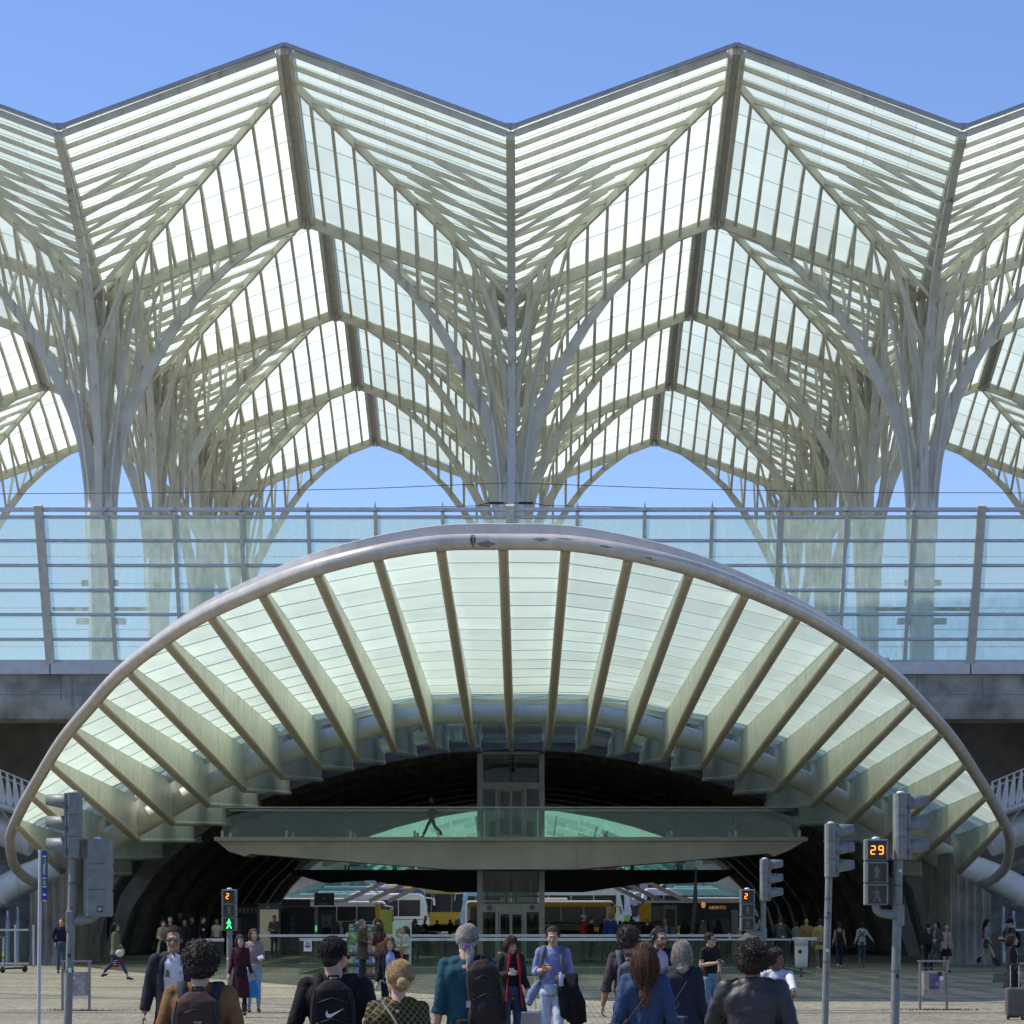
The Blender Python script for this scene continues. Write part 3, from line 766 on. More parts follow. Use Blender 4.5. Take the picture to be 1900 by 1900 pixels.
# ------------------------------------------------------------------ lift shaft
o = P(948, 1785, 46.5); LY = o.y
lift = thing('lift_shaft', 'glazed lift tower with grey steel frame and round cabin shaft inside', 'lift', (o.x, LY, 0))
LM = M('lift_frame', (.36, .36, .34), .5, .2, var=.1, streak=.2)
zt = (VY - 1399) / 46.5 + CH; hw = 62.5 / 46.5
for sx in (-1, 1):
    for yy in (0, 2.6):
        g = MB(); g.box((sx * (hw - .11), yy, zt / 2), (.22, .22, zt)); g.obj('column', LM, lift)
def zz(py): return (VY - py) / 46.5 + CH
for a, b in ((1395, 1400), (1452, 1464), (1677, 1692), (1778, 1786)):
    for yy in (-.02, 2.6):
        g = MB(); g.box((0, yy, (zz(a) + zz(b)) / 2), (2 * hw - .44, .16, zz(a) - zz(b))); g.obj('cross_band', LM, lift)
for a, b in ((1692, 1778), (1464, 1553)):       # landing doors on two levels
    for sx in (-1, 1):
        z0, z1 = zz(b), zz(a)
        g = MB(); g.box((sx * .24, -.04, (z0 + z1) / 2), (.40, .04, z1 - z0 - .06)); g.obj('door_glass', DARKG, lift)
        g = MB(); w = .05
        for xx in (.03, .45): g.box((sx * xx, -.05, (z0 + z1) / 2), (w, .06, z1 - z0 - .02))
        for z in (z0 + .05, z1 - .05): g.box((sx * .24, -.05, z), (.37, .06, .08))
        g.obj('door_frame', LM, lift)
        g = MB(); g.box((sx * .56, -.02, (z0 + z1) / 2), (.12, .14, z1 - z0 - .01)); g.obj('door_post', LM, lift)
        g = MB(); g.box((sx * .88, 0, (z0 + z1) / 2), (.5, .02, z1 - z0 - .02)); g.obj('side_glass', DARKG, lift)
for sx in (-1, 1):
    g = MB(); g.tube([(sx * .85, -.13, zz(1684)), (sx * .85, -.10, zz(1684))], .11, 16); g.obj('speaker', M('grille', (.15, .15, .15), .8), lift)
text('.. .-. ..', .12, INK, lift, (-.1, -.115, zz(1684)), ext=.002, name='notice_print')
for a, b in ((1400, 1452), (1613, 1677)):
    for sx in (-1, 1):
        g = MB(); g.box((sx * .56, .0, (zz(a) + zz(b)) / 2), (1.06, .02, zz(a) - zz(b) - .02)); g.obj('front_glass', DARKG, lift)
g = MB(); g.lathe([(1.05, .1), (1.05, zt - .3)], 24, (0, 1.4, 0), cap=False); g.obj('round_glass', DARKG, lift)
g = MB(); g.lathe([(.9, 0), (.9, 2.3), (.3, 2.5)], 20, (0, 1.4, 3.3)); g.obj('cabin', M('cabin_metal', (.35, .35, .33), .35, .6), lift)
for sx in (-1, 1):
    g = MB(); g.box((sx * .2, 1.9, zt / 2), (.09, .12, zt)); g.obj('guide_rail', STAINL, lift)
g = MB(); g.lathe([(.12, 0), (.28, .15), (.28, .5), (.1, .7)], 12, (0, 1.2, zz(1440))); g.obj('hoist_motor', M('motor', (.2, .19, .16), .5), lift)

# ------------------------------------------------------------------ glass railings round the stair pit
def railing(px0, px1, s, label, n, rail=.09, h=1.1, extra=None):
    a = P(px0, 1690, s); b = P(px1, 1690, s); root = thing('glass_railing', label, 'railing', ((a.x + b.x) / 2, a.y, 0))
    L_ = b.x - a.x; g = MB(); g.box((0, 0, h), (L_, .07, rail)); g.obj('handrail', RAILM, root)
    for i in range(n):
        w = L_ / n; g = MB(); g.box((-L_ / 2 + w * (i + .5), 0, (h - rail / 2) / 2 + .01), (w - .02, .02, h - rail / 2 - .03)); g.obj('glass_pane', RAILG, root)
    return root
railing(556, 1186, 58.9, 'front glass railing with pale handrail, between the crowd and the stair pit', 7)
railing(478, 1412, 52.2, 'rear glass railing behind the stair pit, in front of the lift', 11, h=1.12)
railing(1186, 1468, 59.2, 'glass railing on the right of the stair pit, behind the headphones man', 3, rail=.05)
railing(1470, 1515, 61, 'short glass railing panel in front of the white litter bin', 1, h=1.15)
railing(372, 416, 60, 'short glass railing panel left of the lit green pedestrian signal', 1, h=1.1)
o = P(560, 1690, 58.0)
nt_ = thing('paper_notice', 'white paper notice taped to the front glass railing', 'notice', P(571, 1755, 59.4))
g = MB(); g.box((0, 0, 0), (.25, .006, .34)); g.obj('sheet', WHITEP, nt_)
for i, (w, z) in enumerate(((.2, .13), (.12, .08), (.17, .03), (.18, -.01), (.17, -.04))):
    g = MB(); g.box((0, -.006, z), (w, .004, .022 if i else .012)); g.obj('print_line', INK, nt_)
o = P(1489, 1690, 62); o.z = 0
lb = thing('litter_bin', 'white barrel litter bin on a rusty post behind a glass panel', 'litter bin', (o.x, o.y + .35, 0))
g = MB(); g.lathe([(.15, .30), (.19, .34), (.2, .6), (.2, .95)], 16); g.obj('barrel', M('bin_white', (.62, .6, .52), .6, streak=.3), lb)
g = MB(); g.lathe([(.2, .955), (.21, 1.0), (.2, 1.15), (.1, 1.2)], 16); g.obj('lid', M('bin_grey', (.38, .38, .38), .6), lb)
g = MB(); g.box((0, .08, .16), (.08, .08, .32)); g.obj('post', M('rust', (.2, .1, .05), .8), lb)
g = MB(); g.tube([(-.06, -.2, .78), (-.06, -.215, .78)], .06, 14); g.obj('emblem', INK, lb)

# ------------------------------------------------------------------ traffic signals
LENSOFF = M('lens_dark', (.018, .017, .016), .25); ORANGE = M('led_orange', (1, .25, .02), .5, emit=(1, .22, .01, 3.2)); GREENL = M('led_green', (.05, 1, .2), .5, emit=(.03, 1, .16, 3.0))
MANOFF = M('led_off', (.17, .16, .15), .5)
SEG = {'2': 'abged', '9': 'abcdfg'}
def digit(ch, x, z, w, h, parent, y, mat=None):
    g = MB(); t = h * .12
    P_ = {'a': ((-1, 1), (1, 1)), 'b': ((1, 1), (1, 0)), 'c': ((1, 0), (1, -1)), 'd': ((-1, -1), (1, -1)), 'e': ((-1, 0), (-1, -1)), 'f': ((-1, 1), (-1, 0)), 'g': ((-1, 0), (1, 0))}
    for s_ in SEG[ch]:
        (ax, az), (bx, bz) = P_[s_]
        a = Vector((x + ax * w / 2, y, z + az * h / 2)); b = Vector((x + bx * w / 2, y, z + bz * h / 2)); d = (b - a).normalized() * t * .35
        g.bar(a + d, b - d, t, .006, up=(0, -1, 0))
    g.obj('digit', mat or ORANGE, parent)
def man(x, z, h, parent, y, mat, walk):
    g = MB(); u = h / 10
    g.tube([(x, y, z + 4.5 * u), (x, y - .005, z + 4.5 * u)], .75 * u, 10)
    if walk: L_ = [((0, 3.4), (0, -.4), 1.5), ((-.3, 3.1), (-2.6, .6), .8), ((.4, 3.1), (1.9, .4), .8), ((-.2, -.3), (-1.9, -4.6), 1.1), ((.3, -.3), (2.0, -4.4), 1.1), ((-1.9, -4.6), (-2.9, -4.6), .8), ((2.0, -4.4), (2.6, -4.7), .8)]
    else: L_ = [((0, 3.4), (0, -.6), 1.9), ((-1.3, 3.2), (-1.7, -.6), .8), ((1.3, 3.2), (1.7, -.6), .8), ((-.4, -.5), (-1.0, -4.8), 1.1), ((.5, -.5), (1.1, -4.8), 1.1)]
    for (a, b, t) in L_: g.bar((x + a[0] * u, y, z + a[1] * u), (x + b[0] * u, y, z + b[1] * u), t * u, .005, up=(0, -1, 0))
    g.obj('pedestrian_symbol', mat, parent)
def vehicle_head(root, x, z0, z1, face, dark=False):
    """signal head seen from the side; face -1 looks left, +1 right"""
    h = z1 - z0; w = .17
    g = MB(); c = .035
    g.prism([(x - w / 2, -.12), (x - w / 2 + c, -.15), (x + w / 2 - c, -.15), (x + w / 2, -.12), (x + w / 2, .15), (x - w / 2, .15)], z0, z1, 'z')
    g.obj('signal_housing', PGRAY, root, fix=True, bevel=.008)
    g = MB(); g.box((x + face * (w / 2 + .015), 0, (z0 + z1) / 2), (.03, .26, h * .98)); g.obj('housing_door', PGRAY, root)
    g = MB()
    for k in (1, 2): g.box((x, -.151, z0 + h * k / 3), (w * .8, .006, .006))
    g.obj('seam', INK, root)
    g = MB()
    for k in (.12, .45, .78): g.box((x + face * (w / 2 + .0), -.14, z0 + h * k), (.02, .02, .05))
    g.obj('hinge', M('hinge', (.1, .1, .1), .5), root)
    for k in range(3):
        zc = z1 - h * (k + .5) / 3 + .02; x0 = x + face * (w / 2 + .03); rings = []
        n = 14
        g = MB(); Lv = .25; outer = []; inner = []
        for (xx, r, drop) in ((0, .115, 1), (Lv, .105, .35)):
            ro, ri = [], []
            for j in range(n + 1):
                a = math.pi * (-.30 + 1.60 * j / n) if drop == 1 else math.pi * (-.12 + 1.24 * j / n)
                ro.append(Vector((x0 + face * xx, math.cos(a) * r, zc + math.sin(a) * r))); ri.append(Vector((x0 + face * xx, math.cos(a) * (r - .006), zc + math.sin(a) * (r - .006))))
            outer.append(ro); inner.append(ri)
        vs = outer[0] + outer[1] + inner[0] + inner[1]; m = n + 1; fs = []
        for j in range(n): fs += [(j, j + 1, m + j + 1, m + j), (2 * m + j + 1, 2 * m + j, 3 * m + j, 3 * m + j + 1), (m + j, m + j + 1, 3 * m + j + 1, 3 * m + j)]
        g.add(vs, fs, True); g.obj('visor', PGRAY, root)
        g = MB(); g.ell((x0 + face * .01, 0, zc), (.02, .1, .1), 14, 6); g.obj('lens', LENSOFF, root)
    g = MB(); g.lathe([(.05, 0), (.055, .015), (.03, .03)], 12, (x, 0, z1)); g.obj('cap', WHITEP, root)
def ped_head(root, x, z0, z1, front, digits=None, lit=False, y=0):
    h = z1 - z0; u = h / 3; w = u * 1.06; d = .18
    if not front:
        g = MB(); g.prism([(x - w / 2, -.02), (x - w / 2 + .07, -.11), (x + w / 2 - .04, -.11), (x + w / 2, -.02), (x + w / 2, .1), (x - w / 2, .1)], z0, z1, 'z'); g.obj('pedestrian_housing', PGRAY, root, fix=True, bevel=.008)
        g = MB(); g.box((x, -.112, z0 + h * .35), (w * .62, .005, .005)); g.box((x, -.112, z0 + h * .68), (w * .62, .005, .005)); g.obj('seam', INK, root)
        for k in range(3):
            g = MB(); g.box((x + .015, .15, z0 + u * (k + .5)), (w * .9, .11, u * .9)); g.obj('hood', PGRAY, root)
        g = MB(); g.box((x + .05, -.113, z0 + .1), (.07, .004, .08)); g.obj('sticker', INK, root)
        g = MB(); g.tube([(x + .05, -.116, z0 + .1), (x + .05, -.12, z0 + .1)], .026, 12); g.obj('sticker_emblem', M('grey_print', (.4, .4, .4), .6), root)
    else:
        for k in range(3):
            zc = z1 - u * (k + .5); g = MB(); g.box((x, 0, zc), (w, d, u - .008)); g.obj('signal_housing', PGRAY, root, bevel=.012)
            g = MB(); t = .022; wi = w * .41; yy = -d / 2 - .03
            for sx in (-1, 1): g.box((x + sx * wi, yy, zc), (t * .7, .07, u * .84))
            g.box((x, yy, zc + u * .42), (w * .84, .07, t * .7)); g.obj('hood', PGRAY, root)
            g = MB(); g.box((x, -d / 2 - .004, zc), (w * .80, .012, u * .82)); g.obj('lens', LENSOFF, root, bevel=.02)
            yf = -d / 2 - .014
            if k == 0:
                if len(digits) == 2:
                    for i, ch in enumerate(digits): digit(ch, x - u * .17 + i * u * .36, zc, u * .19, u * .36, root, yf)
                else:
                    digit(digits, x - u * .12, zc, u * .17, u * .36, root, yf)
            elif k == 1: man(x, zc, u * .62, root, yf, MANOFF, False)
            else: man(x, zc, u * .66, root, yf, GREENL if lit else MANOFF, True)
    g = MB(); g.lathe([(.05, 0), (.055, .015), (.03, .03)], 12, (x, 0, z1)); g.obj('cap', WHITEP, root)
def elbow(root, x0, x1, z):
    """arm from the pole (x0) out to and up into the head (x1)"""
    sx = 1 if x1 > x0 else -1
    g = MB(); g.tube([(x0, 0, z), (x0 + (x1 - x0) * .45, 0, z + .015), (x1 - sx * .06, 0, z + .03), (x1 - sx * .01, 0, z + .07), (x1, 0, z + .15)], [.065, .06, .055, .055, .055], 12); g.obj('bracket_arm', PGRAY, root)
    g = MB(); g.box((x0 - sx * .02, 0, z), (.1, .16, .28)); g.obj('clamp', PGRAY, root, bevel=.02)
def pole(root, r, z0, z1, lean=0.):
    g = MB(); g.tube([(-lean, 0, z0), (0, 0, z1)], r, 16, up=(0, -1, 0)); g.obj('pole', PGRAY, root)
def pole_bits(root, lean, zt, seed):
    rr = random.Random(seed); L0 = lambda z: -lean * (1 - z / zt)
    for z in (zt - .35, 1.9, 1.2):
        g = MB(); g.tube([(L0(z), 0, z - .012), (L0(z), 0, z + .012)], .0625, 14); g.obj('band', M('hinge', (.1, .1, .1), .5), root)
    for i in range(3):
        z = rr.uniform(1.0, 2.6); g = MB(); g.box((L0(z) + rr.uniform(-.02, .02), -.060, z), (.04, .006, rr.uniform(.03, .07))); g.obj('sticker', [WHITEP, INK, M('sticker_red', (.35, .06, .05), .6)][i], root)
def sigpos(px, s): p = P(px, VY, s); return (p.x, p.y, 0)
s = 140.
def Z(py, s=140.): return CH + (VY - py) / s
t = thing('traffic_signal', 'grey traffic signal with three visors facing left beside a street name post', 'traffic signal', sigpos(136, s), group='traffic signals at the crossing')
pole(t, .055, 0, Z(1590), .09); pole_bits(t, .09, Z(1590), 1); vehicle_head(t, .015, Z(1593), Z(1471), -1); ped_head(t, .32, Z(1701), Z(1557), False); elbow(t, -.02, .3, Z(1705) - .03)
t = thing('traffic_signal', 'grey traffic signal with orange countdown reading 29 and visors facing right', 'traffic signal', sigpos(1667, s), group='traffic signals at the crossing')
pole(t, .06, 0, Z(1594), .06); pole_bits(t, .06, Z(1594), 2); vehicle_head(t, .03, Z(1595), Z(1472), 1); ped_head(t, -.3, Z(1680), Z(1557), True, '29'); elbow(t, 0, -.3, Z(1680) - .13)
t = thing('traffic_signal', 'grey traffic signal with visors facing right and no countdown, left of the 29', 'traffic signal', sigpos(1538, 118.), group='traffic signals at the crossing')
pole(t, .056, 0, Z(1626, 118), .07); pole_bits(t, .07, Z(1626, 118), 3); vehicle_head(t, .03, Z(1627, 118), Z(1528, 118), 1)
t = thing('traffic_signal', 'sunlit grey traffic signal with an orange 2 and unlit pedestrian symbols', 'traffic signal', sigpos(1416, 92.), group='traffic signals at the crossing')
pole(t, .055, 0, Z(1670, 92), 0); vehicle_head(t, .03, Z(1672, 92), Z(1594, 92), 1); ped_head(t, -.32, Z(1727, 92), Z(1650, 92), True, '2'); elbow(t, 0, -.3, Z(1733, 92))
t = thing('traffic_signal', 'pedestrian signal on its own post with lit green walking figure and orange 2', 'traffic signal', sigpos(426, 89.), group='traffic signals at the crossing')
pole(t, .06, 0, Z(1727, 89)); ped_head(t, 0, Z(1727, 89), Z(1650, 89), True, '2', True)
g = MB(); g.ell((-.03, -.06, 1.0), (.02, .01, .02), 8, 5); g.obj('sticker', WHITEP, t)

# street name post
BLUE = M('sign_blue', (.025, .04, .28), .5); GRN = M('sign_green', (.05, .18, .09), .5)
t = thing('sign_post', 'slim grey post carrying a tall narrow blue and green sign', 'sign post', sigpos(75, 128))
Zs = lambda y: Z(y, 128)
g = MB(); g.tube([(-.03, 0, 0), (0, 0, Zs(1577))], .028, 12, up=(0, -1, 0)); g.obj('post', RAILM, t)
g = MB(); g.box((.068, -.02, (Zs(1579) + Zs(1670)) / 2), (.075, .03, Zs(1579) - Zs(1670))); g.obj('sign_panel', BLUE, t)
g = MB(); g.box((.066, -.04, (Zs(1590) + Zs(1628)) / 2), (.052, .008, Zs(1592) - Zs(1627))); g.box((.066, -.04, (Zs(1632) + Zs(1644)) / 2), (.052, .008, Zs(1632) - Zs(1644))); g.obj('green_field', GRN, t)
g = MB()
for a in (1589, 1629.5, 1645.5, 1671): g.box((.066, -.04, Zs(a)), (.054, .01, .018))
g.box((.066, -.04, Zs(1660)), (.045, .01, .03)); g.obj('white_bar', WHITEP, t)
g = MB()
for dx, a, b in ((.012, 1594, 1606), (-.012, 1603, 1622), (.004, 1603, 1624), (.01, 1634, 1642), (-.01, 1634, 1642)): g.box((.066 + dx, -.046, (Zs(a) + Zs(b)) / 2), (.008, .006, Zs(a) - Zs(b)))
g.obj('pictogram', WHITEP, t)

# hanging bins / notice frames
def frame_bin(px, s, label, poster):
    p = P(px, VY, s); t = thing('metal_bin', label, 'bin', (p.x, p.y, 0), group='steel frame bins on the plaza')
    gm = M('frame_metal', (.30, .27, .26), .55, .3, var=.12)
    for sx in (-1, 1):
        g = MB(); g.box((sx * .27, 0, .49), (.045, .05, .98)); g.obj('leg', gm, t)
    g = MB(); g.box((0, 0, .985), (.62, .09, .035)); g.obj('top_bar', gm, t)
    bm_ = M('bin_wood' if poster else 'bin_steel', (.36, .31, .26) if poster else (.42, .38, .36), .5, 0 if poster else .5, var=.25, scale=6)
    g = MB(); g.loft([[Vector((x, y, z)) for x, y in ((-.225, -.1), (.225, -.1), (.225, .12), (-.225, .12))] for z in (.30, .78)], smooth=False); g.obj('bin_body', bm_, t, bevel=.02)
    if poster:
        g = MB(); g.box((0, -.103, .585), (.19, .005, .30)); g.obj('poster', M('poster_purple', (.13, .11, .2), .6, var=.35, scale=14), t)
        g = MB(); g.box((0, -.107, .45), (.19, .004, .035)); g.obj('poster_footer', M('poster_blue', (.04, .04, .3), .6), t)
        g = MB(); g.tube([(.05, -.106, .53), (.05, -.11, .53)], .025, 12); g.obj('poster_dot', M('poster_yellow', (.5, .45, .05), .6), t)
        g = MB(); g.tube([(.11, -.104, .73), (.11, -.108, .73)], .05, 14); g.obj('round_sticker', INK, t)
        g = MB(); g.box((.15, -.104, .64), (.07, .004, .09)); g.obj('torn_paper', WHITEP, t)
    else:
        g = MB(); g.box((-.03, -.103, .66), (.06, .004, .05)); g.obj('torn_sticker', WHITEP, t)
    # moss round the feet
    g = MB(); rr = random.Random(px)
    for i in range(260):
        x = rr.gauss(0, .42); y = rr.uniform(-.08, .08); h = rr.uniform(.01, .045); a = rr.uniform(0, 3)
        g.add([(x - .012 * math.cos(a), y - .012 * math.sin(a), 0), (x + .012 * math.cos(a), y + .012 * math.sin(a), 0), (x + rr.uniform(-.02, .02), y, h)], [(0, 1, 2)])
    o = g.obj('moss', M('moss', (.07, .09, .02), .9, var=.3)); o.location = (p.x, p.y, 0); o['kind'] = 'stuff'
frame_bin(141, 92.5, 'plain steel bin hung between two legs, behind the left traffic signal', False)
frame_bin(1732, 92, 'steel frame bin with a purple poster, right of the 29 signal', True)

# magazine racks
def rack(px, s, label, head, cols, lean):
    p = P(px, VY, s); t = thing('magazine_rack', label, 'magazine rack', (p.x, p.y, 0), group='magazine racks by the stair pit')
    fr = M('rack_frame', (.10, .11, .13), .5)
    g = MB()
    for sx in (-1, 1): g.box((sx * .26, 0, .62), (.03, .22, 1.2))
    g.box((0, .1, .75), (.5, .02, 1.5)); g.box((0, 0, .06), (.55, .3, .05)); g.obj('frame', fr, t)
    for i, z in enumerate((.12, .42, .74)):
        g = MB(); g.box((0, -.1, z), (.52, .18, .02)); g.box((0, -.18, z + .03), (.52, .012, .07)); g.obj('shelf', fr, t)
        for j in range(3):
            c = cols[(i * 3 + j) % len(cols)]
            g = MB(); R_ = Matrix.Rotation(R(-12), 3, 'X'); g.box((-.165 + j * .165, -.13, z + .15), (.15, .012, .22), R_); g.obj('magazine', M('cover_%d' % ((i * 3 + j) % len(cols)) + head[:2], c, .4, var=.4, scale=20), t)
    g = MB(); g.box((0, .07, 1.30), (.5, .02, .62)); g.obj('header_board', M('board_' + head[:2], cols[0], .5, var=.4, scale=9), t)
    g = MB(); g.box((0, .065, 1.5), (.5, .02, .22)); g.obj('header_band', M('band_green', (.04, .09, .07), .5), t)
    for i, w in enumerate(head.split('|')): text(w, .11, WHITEP, t, (-.22, .05, 1.56 - i * .10), align='LEFT')
rack(662, 63.5, 'magazine rack with green board behind the man in the brown coat', 'SE|ME', [(.25, .4, .15), (.3, .3, .5), (.6, .6, .6), (.6, .45, .2), (.1, .4, .55), (.5, .2, .2)], 0)
rack(696, 63.5, 'magazine rack headed PAR FE behind the woman in burgundy', 'PAR|FE', [(.3, .18, .15), (.5, .4, .1), (.55, .6, .65), (.2, .3, .4), (.6, .6, .62), (.3, .3, .3)], 0)
p = P(746, VY, 57)
t = thing('advert_board', 'pale green advertising board with a swirling figure print, behind the white jacket', 'board', (p.x, p.y, 0))
g = MB(); g.box((0, 0, .85), (.62, .05, 1.6)); g.obj('panel', M('pale_green', (.5, .6, .52), .5), t)
g = MB(); g.tube([(-.05 + .16 * math.cos(a * .6) * (1 - a / 20), -.035, 1.25 + .2 * math.sin(a * .6) * (1 - a / 20)) for a in range(16)], .03, 6); g.obj('swirl_print', M('bronze_print', (.3, .22, .12), .6), t)

# ------------------------------------------------------------------ kiosks and signs inside the passage
def boxthing(name, label, cat, px0, px1, py0, py1, s, depth, mat, parts=(), group=None, base=False):
    a = P(px0, py0, s); b = P(px1, py1, s); z0 = 0 if base else b.z
    t = thing(name, label, cat, ((a.x + b.x) / 2, a.y, z0), group=group)
    w = b.x - a.x; h = a.z - z0
    g = MB(); g.box((0, depth / 2, h / 2), (w, depth, h)); g.obj('casing', mat, t, bevel=.02)
    for nm, x0, x1, zz0, zz1, m, pr in parts:
        g = MB(); g.box(((x0 + x1) / 2 * w - w / 2, -pr / 2, (zz0 + zz1) / 2 * h), ((x1 - x0) * w, pr, (zz1 - zz0) * h)); g.obj(nm, m, t)
    return t, w, h
DG = M('kiosk_dark', (.035, .035, .04), .5); GG = M('kiosk_grey', (.13, .13, .14), .5); BUR = M('kiosk_burgundy', (.035, .015, .025), .5); LIT = M('screen_lit', (.3, .28, .22), .5, emit=(.5, .45, .32, .18))
boxthing('photo_booth', 'grey booth with a tall pale panel, behind the man in the grey jacket', 'booth', 478, 521, 1676, 1770, 41, 1.2, GG, [('display_panel', .1, .9, .08, .88, LIT, .03), ('lamp', .38, .5, .91, .94, WHITEP, .04)], base=True)
boxthing('kiosk', 'small shop kiosk with striped red awning left of the grey booth', 'kiosk', 436, 477, 1690, 1770, 40, 1.5, DG, [('shelf', .05, .95, .40, .44, GG, .1), ('poster', .1, .3, .5, .85, M('kiosk_poster', (.2, .12, .1), .6), .03), ('counter', 0, 1, .3, .36, GG, .3)], base=True)
p = P(457, 1684, 40); t = thing('striped_awning', 'dull red and white striped awning over the small kiosk', 'awning', (p.x, p.y - .05, p.z))
g = MB(); g.add([(-.55, 0, .15), (.55, 0, .15), (.55, -.5, -.0), (-.55, -.5, -.0)], [(0, 1, 2, 3)]); g.obj('awning_top', M('awning_red', (.2, .06, .05), .8), t)
for i in range(12):
    g = MB(); x = -.55 + i * .0917; g.box((x + .046, -.5, -.14), (.09, .01, .26)); g.obj('valance_strip', M('awning_w', (.3, .3, .27), .8) if i % 2 else M('awning_red', (.2, .06, .05), .8), t)
boxthing('shop_sign', 'long dark sign box above the dim shop fronts', 'sign', 521, 574, 1669, 1682, 42, .6, DG, [('sign_face', .03, .97, .1, .9, BLACK, .02)])
boxthing('shop', 'dim shop front with dark posters under the long sign box', 'shop', 523, 584, 1683, 1768, 40, 1.5, DG, [('blue_panel', .02, .2, .1, .9, M('navy_panel', (.01, .02, .06), .5), .05), ('leaning_poster', .25, .4, .1, .85, M('grey_poster', (.10, .12, .12), .5, var=.5, scale=12), .12), ('dark_poster', .55, .75, .05, .8, BUR, .05)], base=True)
boxthing('hanging_sign', 'square burgundy hanging sign box with an emblem', 'sign', 583, 618, 1657, 1680, 42, .8, BUR, [('emblem', .45, .55, .5, .65, M('emblem_gold', (.3, .2, .08), .5), .02), ('grey_band', .2, .7, .05, .2, GG, .02)])
boxthing('ticket_machine', 'dark arched ticket machine below the burgundy sign box', 'ticket machine', 590, 622, 1690, 1768, 41, .8, DG, [('arch_panel', .2, .8, .3, .9, GG, .03), ('screen', .35, .65, .55, .7, BLACK, .02)], base=True)
boxthing('light_column', 'narrow pale column with green lights beside the ticket machine', 'column', 583, 590, 1683, 1768, 41.5, .3, M('pale_col', (.25, .25, .2), .5), [('green_light', .3, .7, .5, .62, M('g_light', (.2, .6, .3), .5, emit=(.1, .6, .2, .8)), .03)], base=True)
boxthing('sign_column', 'olive yellow square column with small print, beside the old man', 'column', 703, 728, 1688, 1800, 52, .9, M('olive', (.26, .25, .03), .6), [('print', .3, .5, .75, .78, M('olive_dark', (.15, .15, .03), .6), .004), ('print', .6, .7, .8, .82, M('olive_dark', (.15, .15, .03), .6), .004)], base=True)
boxthing('info_pillar', 'grey information pillar with black screen and perforated base', 'information pillar', 1231, 1256, 1679, 1780, 45, .5, M('pillar_grey', (.17, .18, .16), .5), [('screen', .15, .85, .6, .92, BLACK, .02)], base=True)
t, w, h = boxthing('cafe_kiosk', 'dark cafe kiosk with orange ABERTO sign', 'kiosk', 1288, 1352, 1681, 1772, 43, 2.0, DG, [('grey_panel', .5, .98, .1, .75, M('kiosk_panel', (.12, .12, .11), .6), .04), ('yellow_edge', .98, 1., .1, .75, M('yel', (.2, .22, .05), .6), .05), ('fascia', 0, 1, .93, 1.02, BLACK, .12)], base=True)
text('ABERTO', .2, M('led_amber', (.8, .45, .2), .5, emit=(.75, .38, .14, .35)), t, (.25, -.14, h * .965))
boxthing('pillar', 'silver ribbed pillar right of the cafe kiosk', 'pillar', 1357, 1370, 1688, 1775, 42, .3, M('silver', (.25, .25, .25), .4, .5), base=True)
p = P(1305, 1680, 47); t = thing('street_lantern', 'small orange warning lamp on the cafe kiosk roof', 'lamp', (p.x, p.y, p.z)); g = MB(); g.lathe([(.05, -.1), (.09, 0), (.09, .08), (.04, .14)], 12); g.obj('lamp_glass', M('amb', (.9, .35, .1), .5, emit=(.8, .3, .08, .4)), t)
p = P(1290, 1690, 50)
t = thing('parasol', 'closed dark parasol leaning in front of the kiosk', 'parasol', (p.x - .1, p.y, 0))
g = MB(); g.tube([(0, 0, 0), (0, 0, 1.2), (.1, 0, 2.2), (.12, 0, 3.6)], [.02, .02, .09, .03], 8); g.obj('folded_canopy', DG, t)

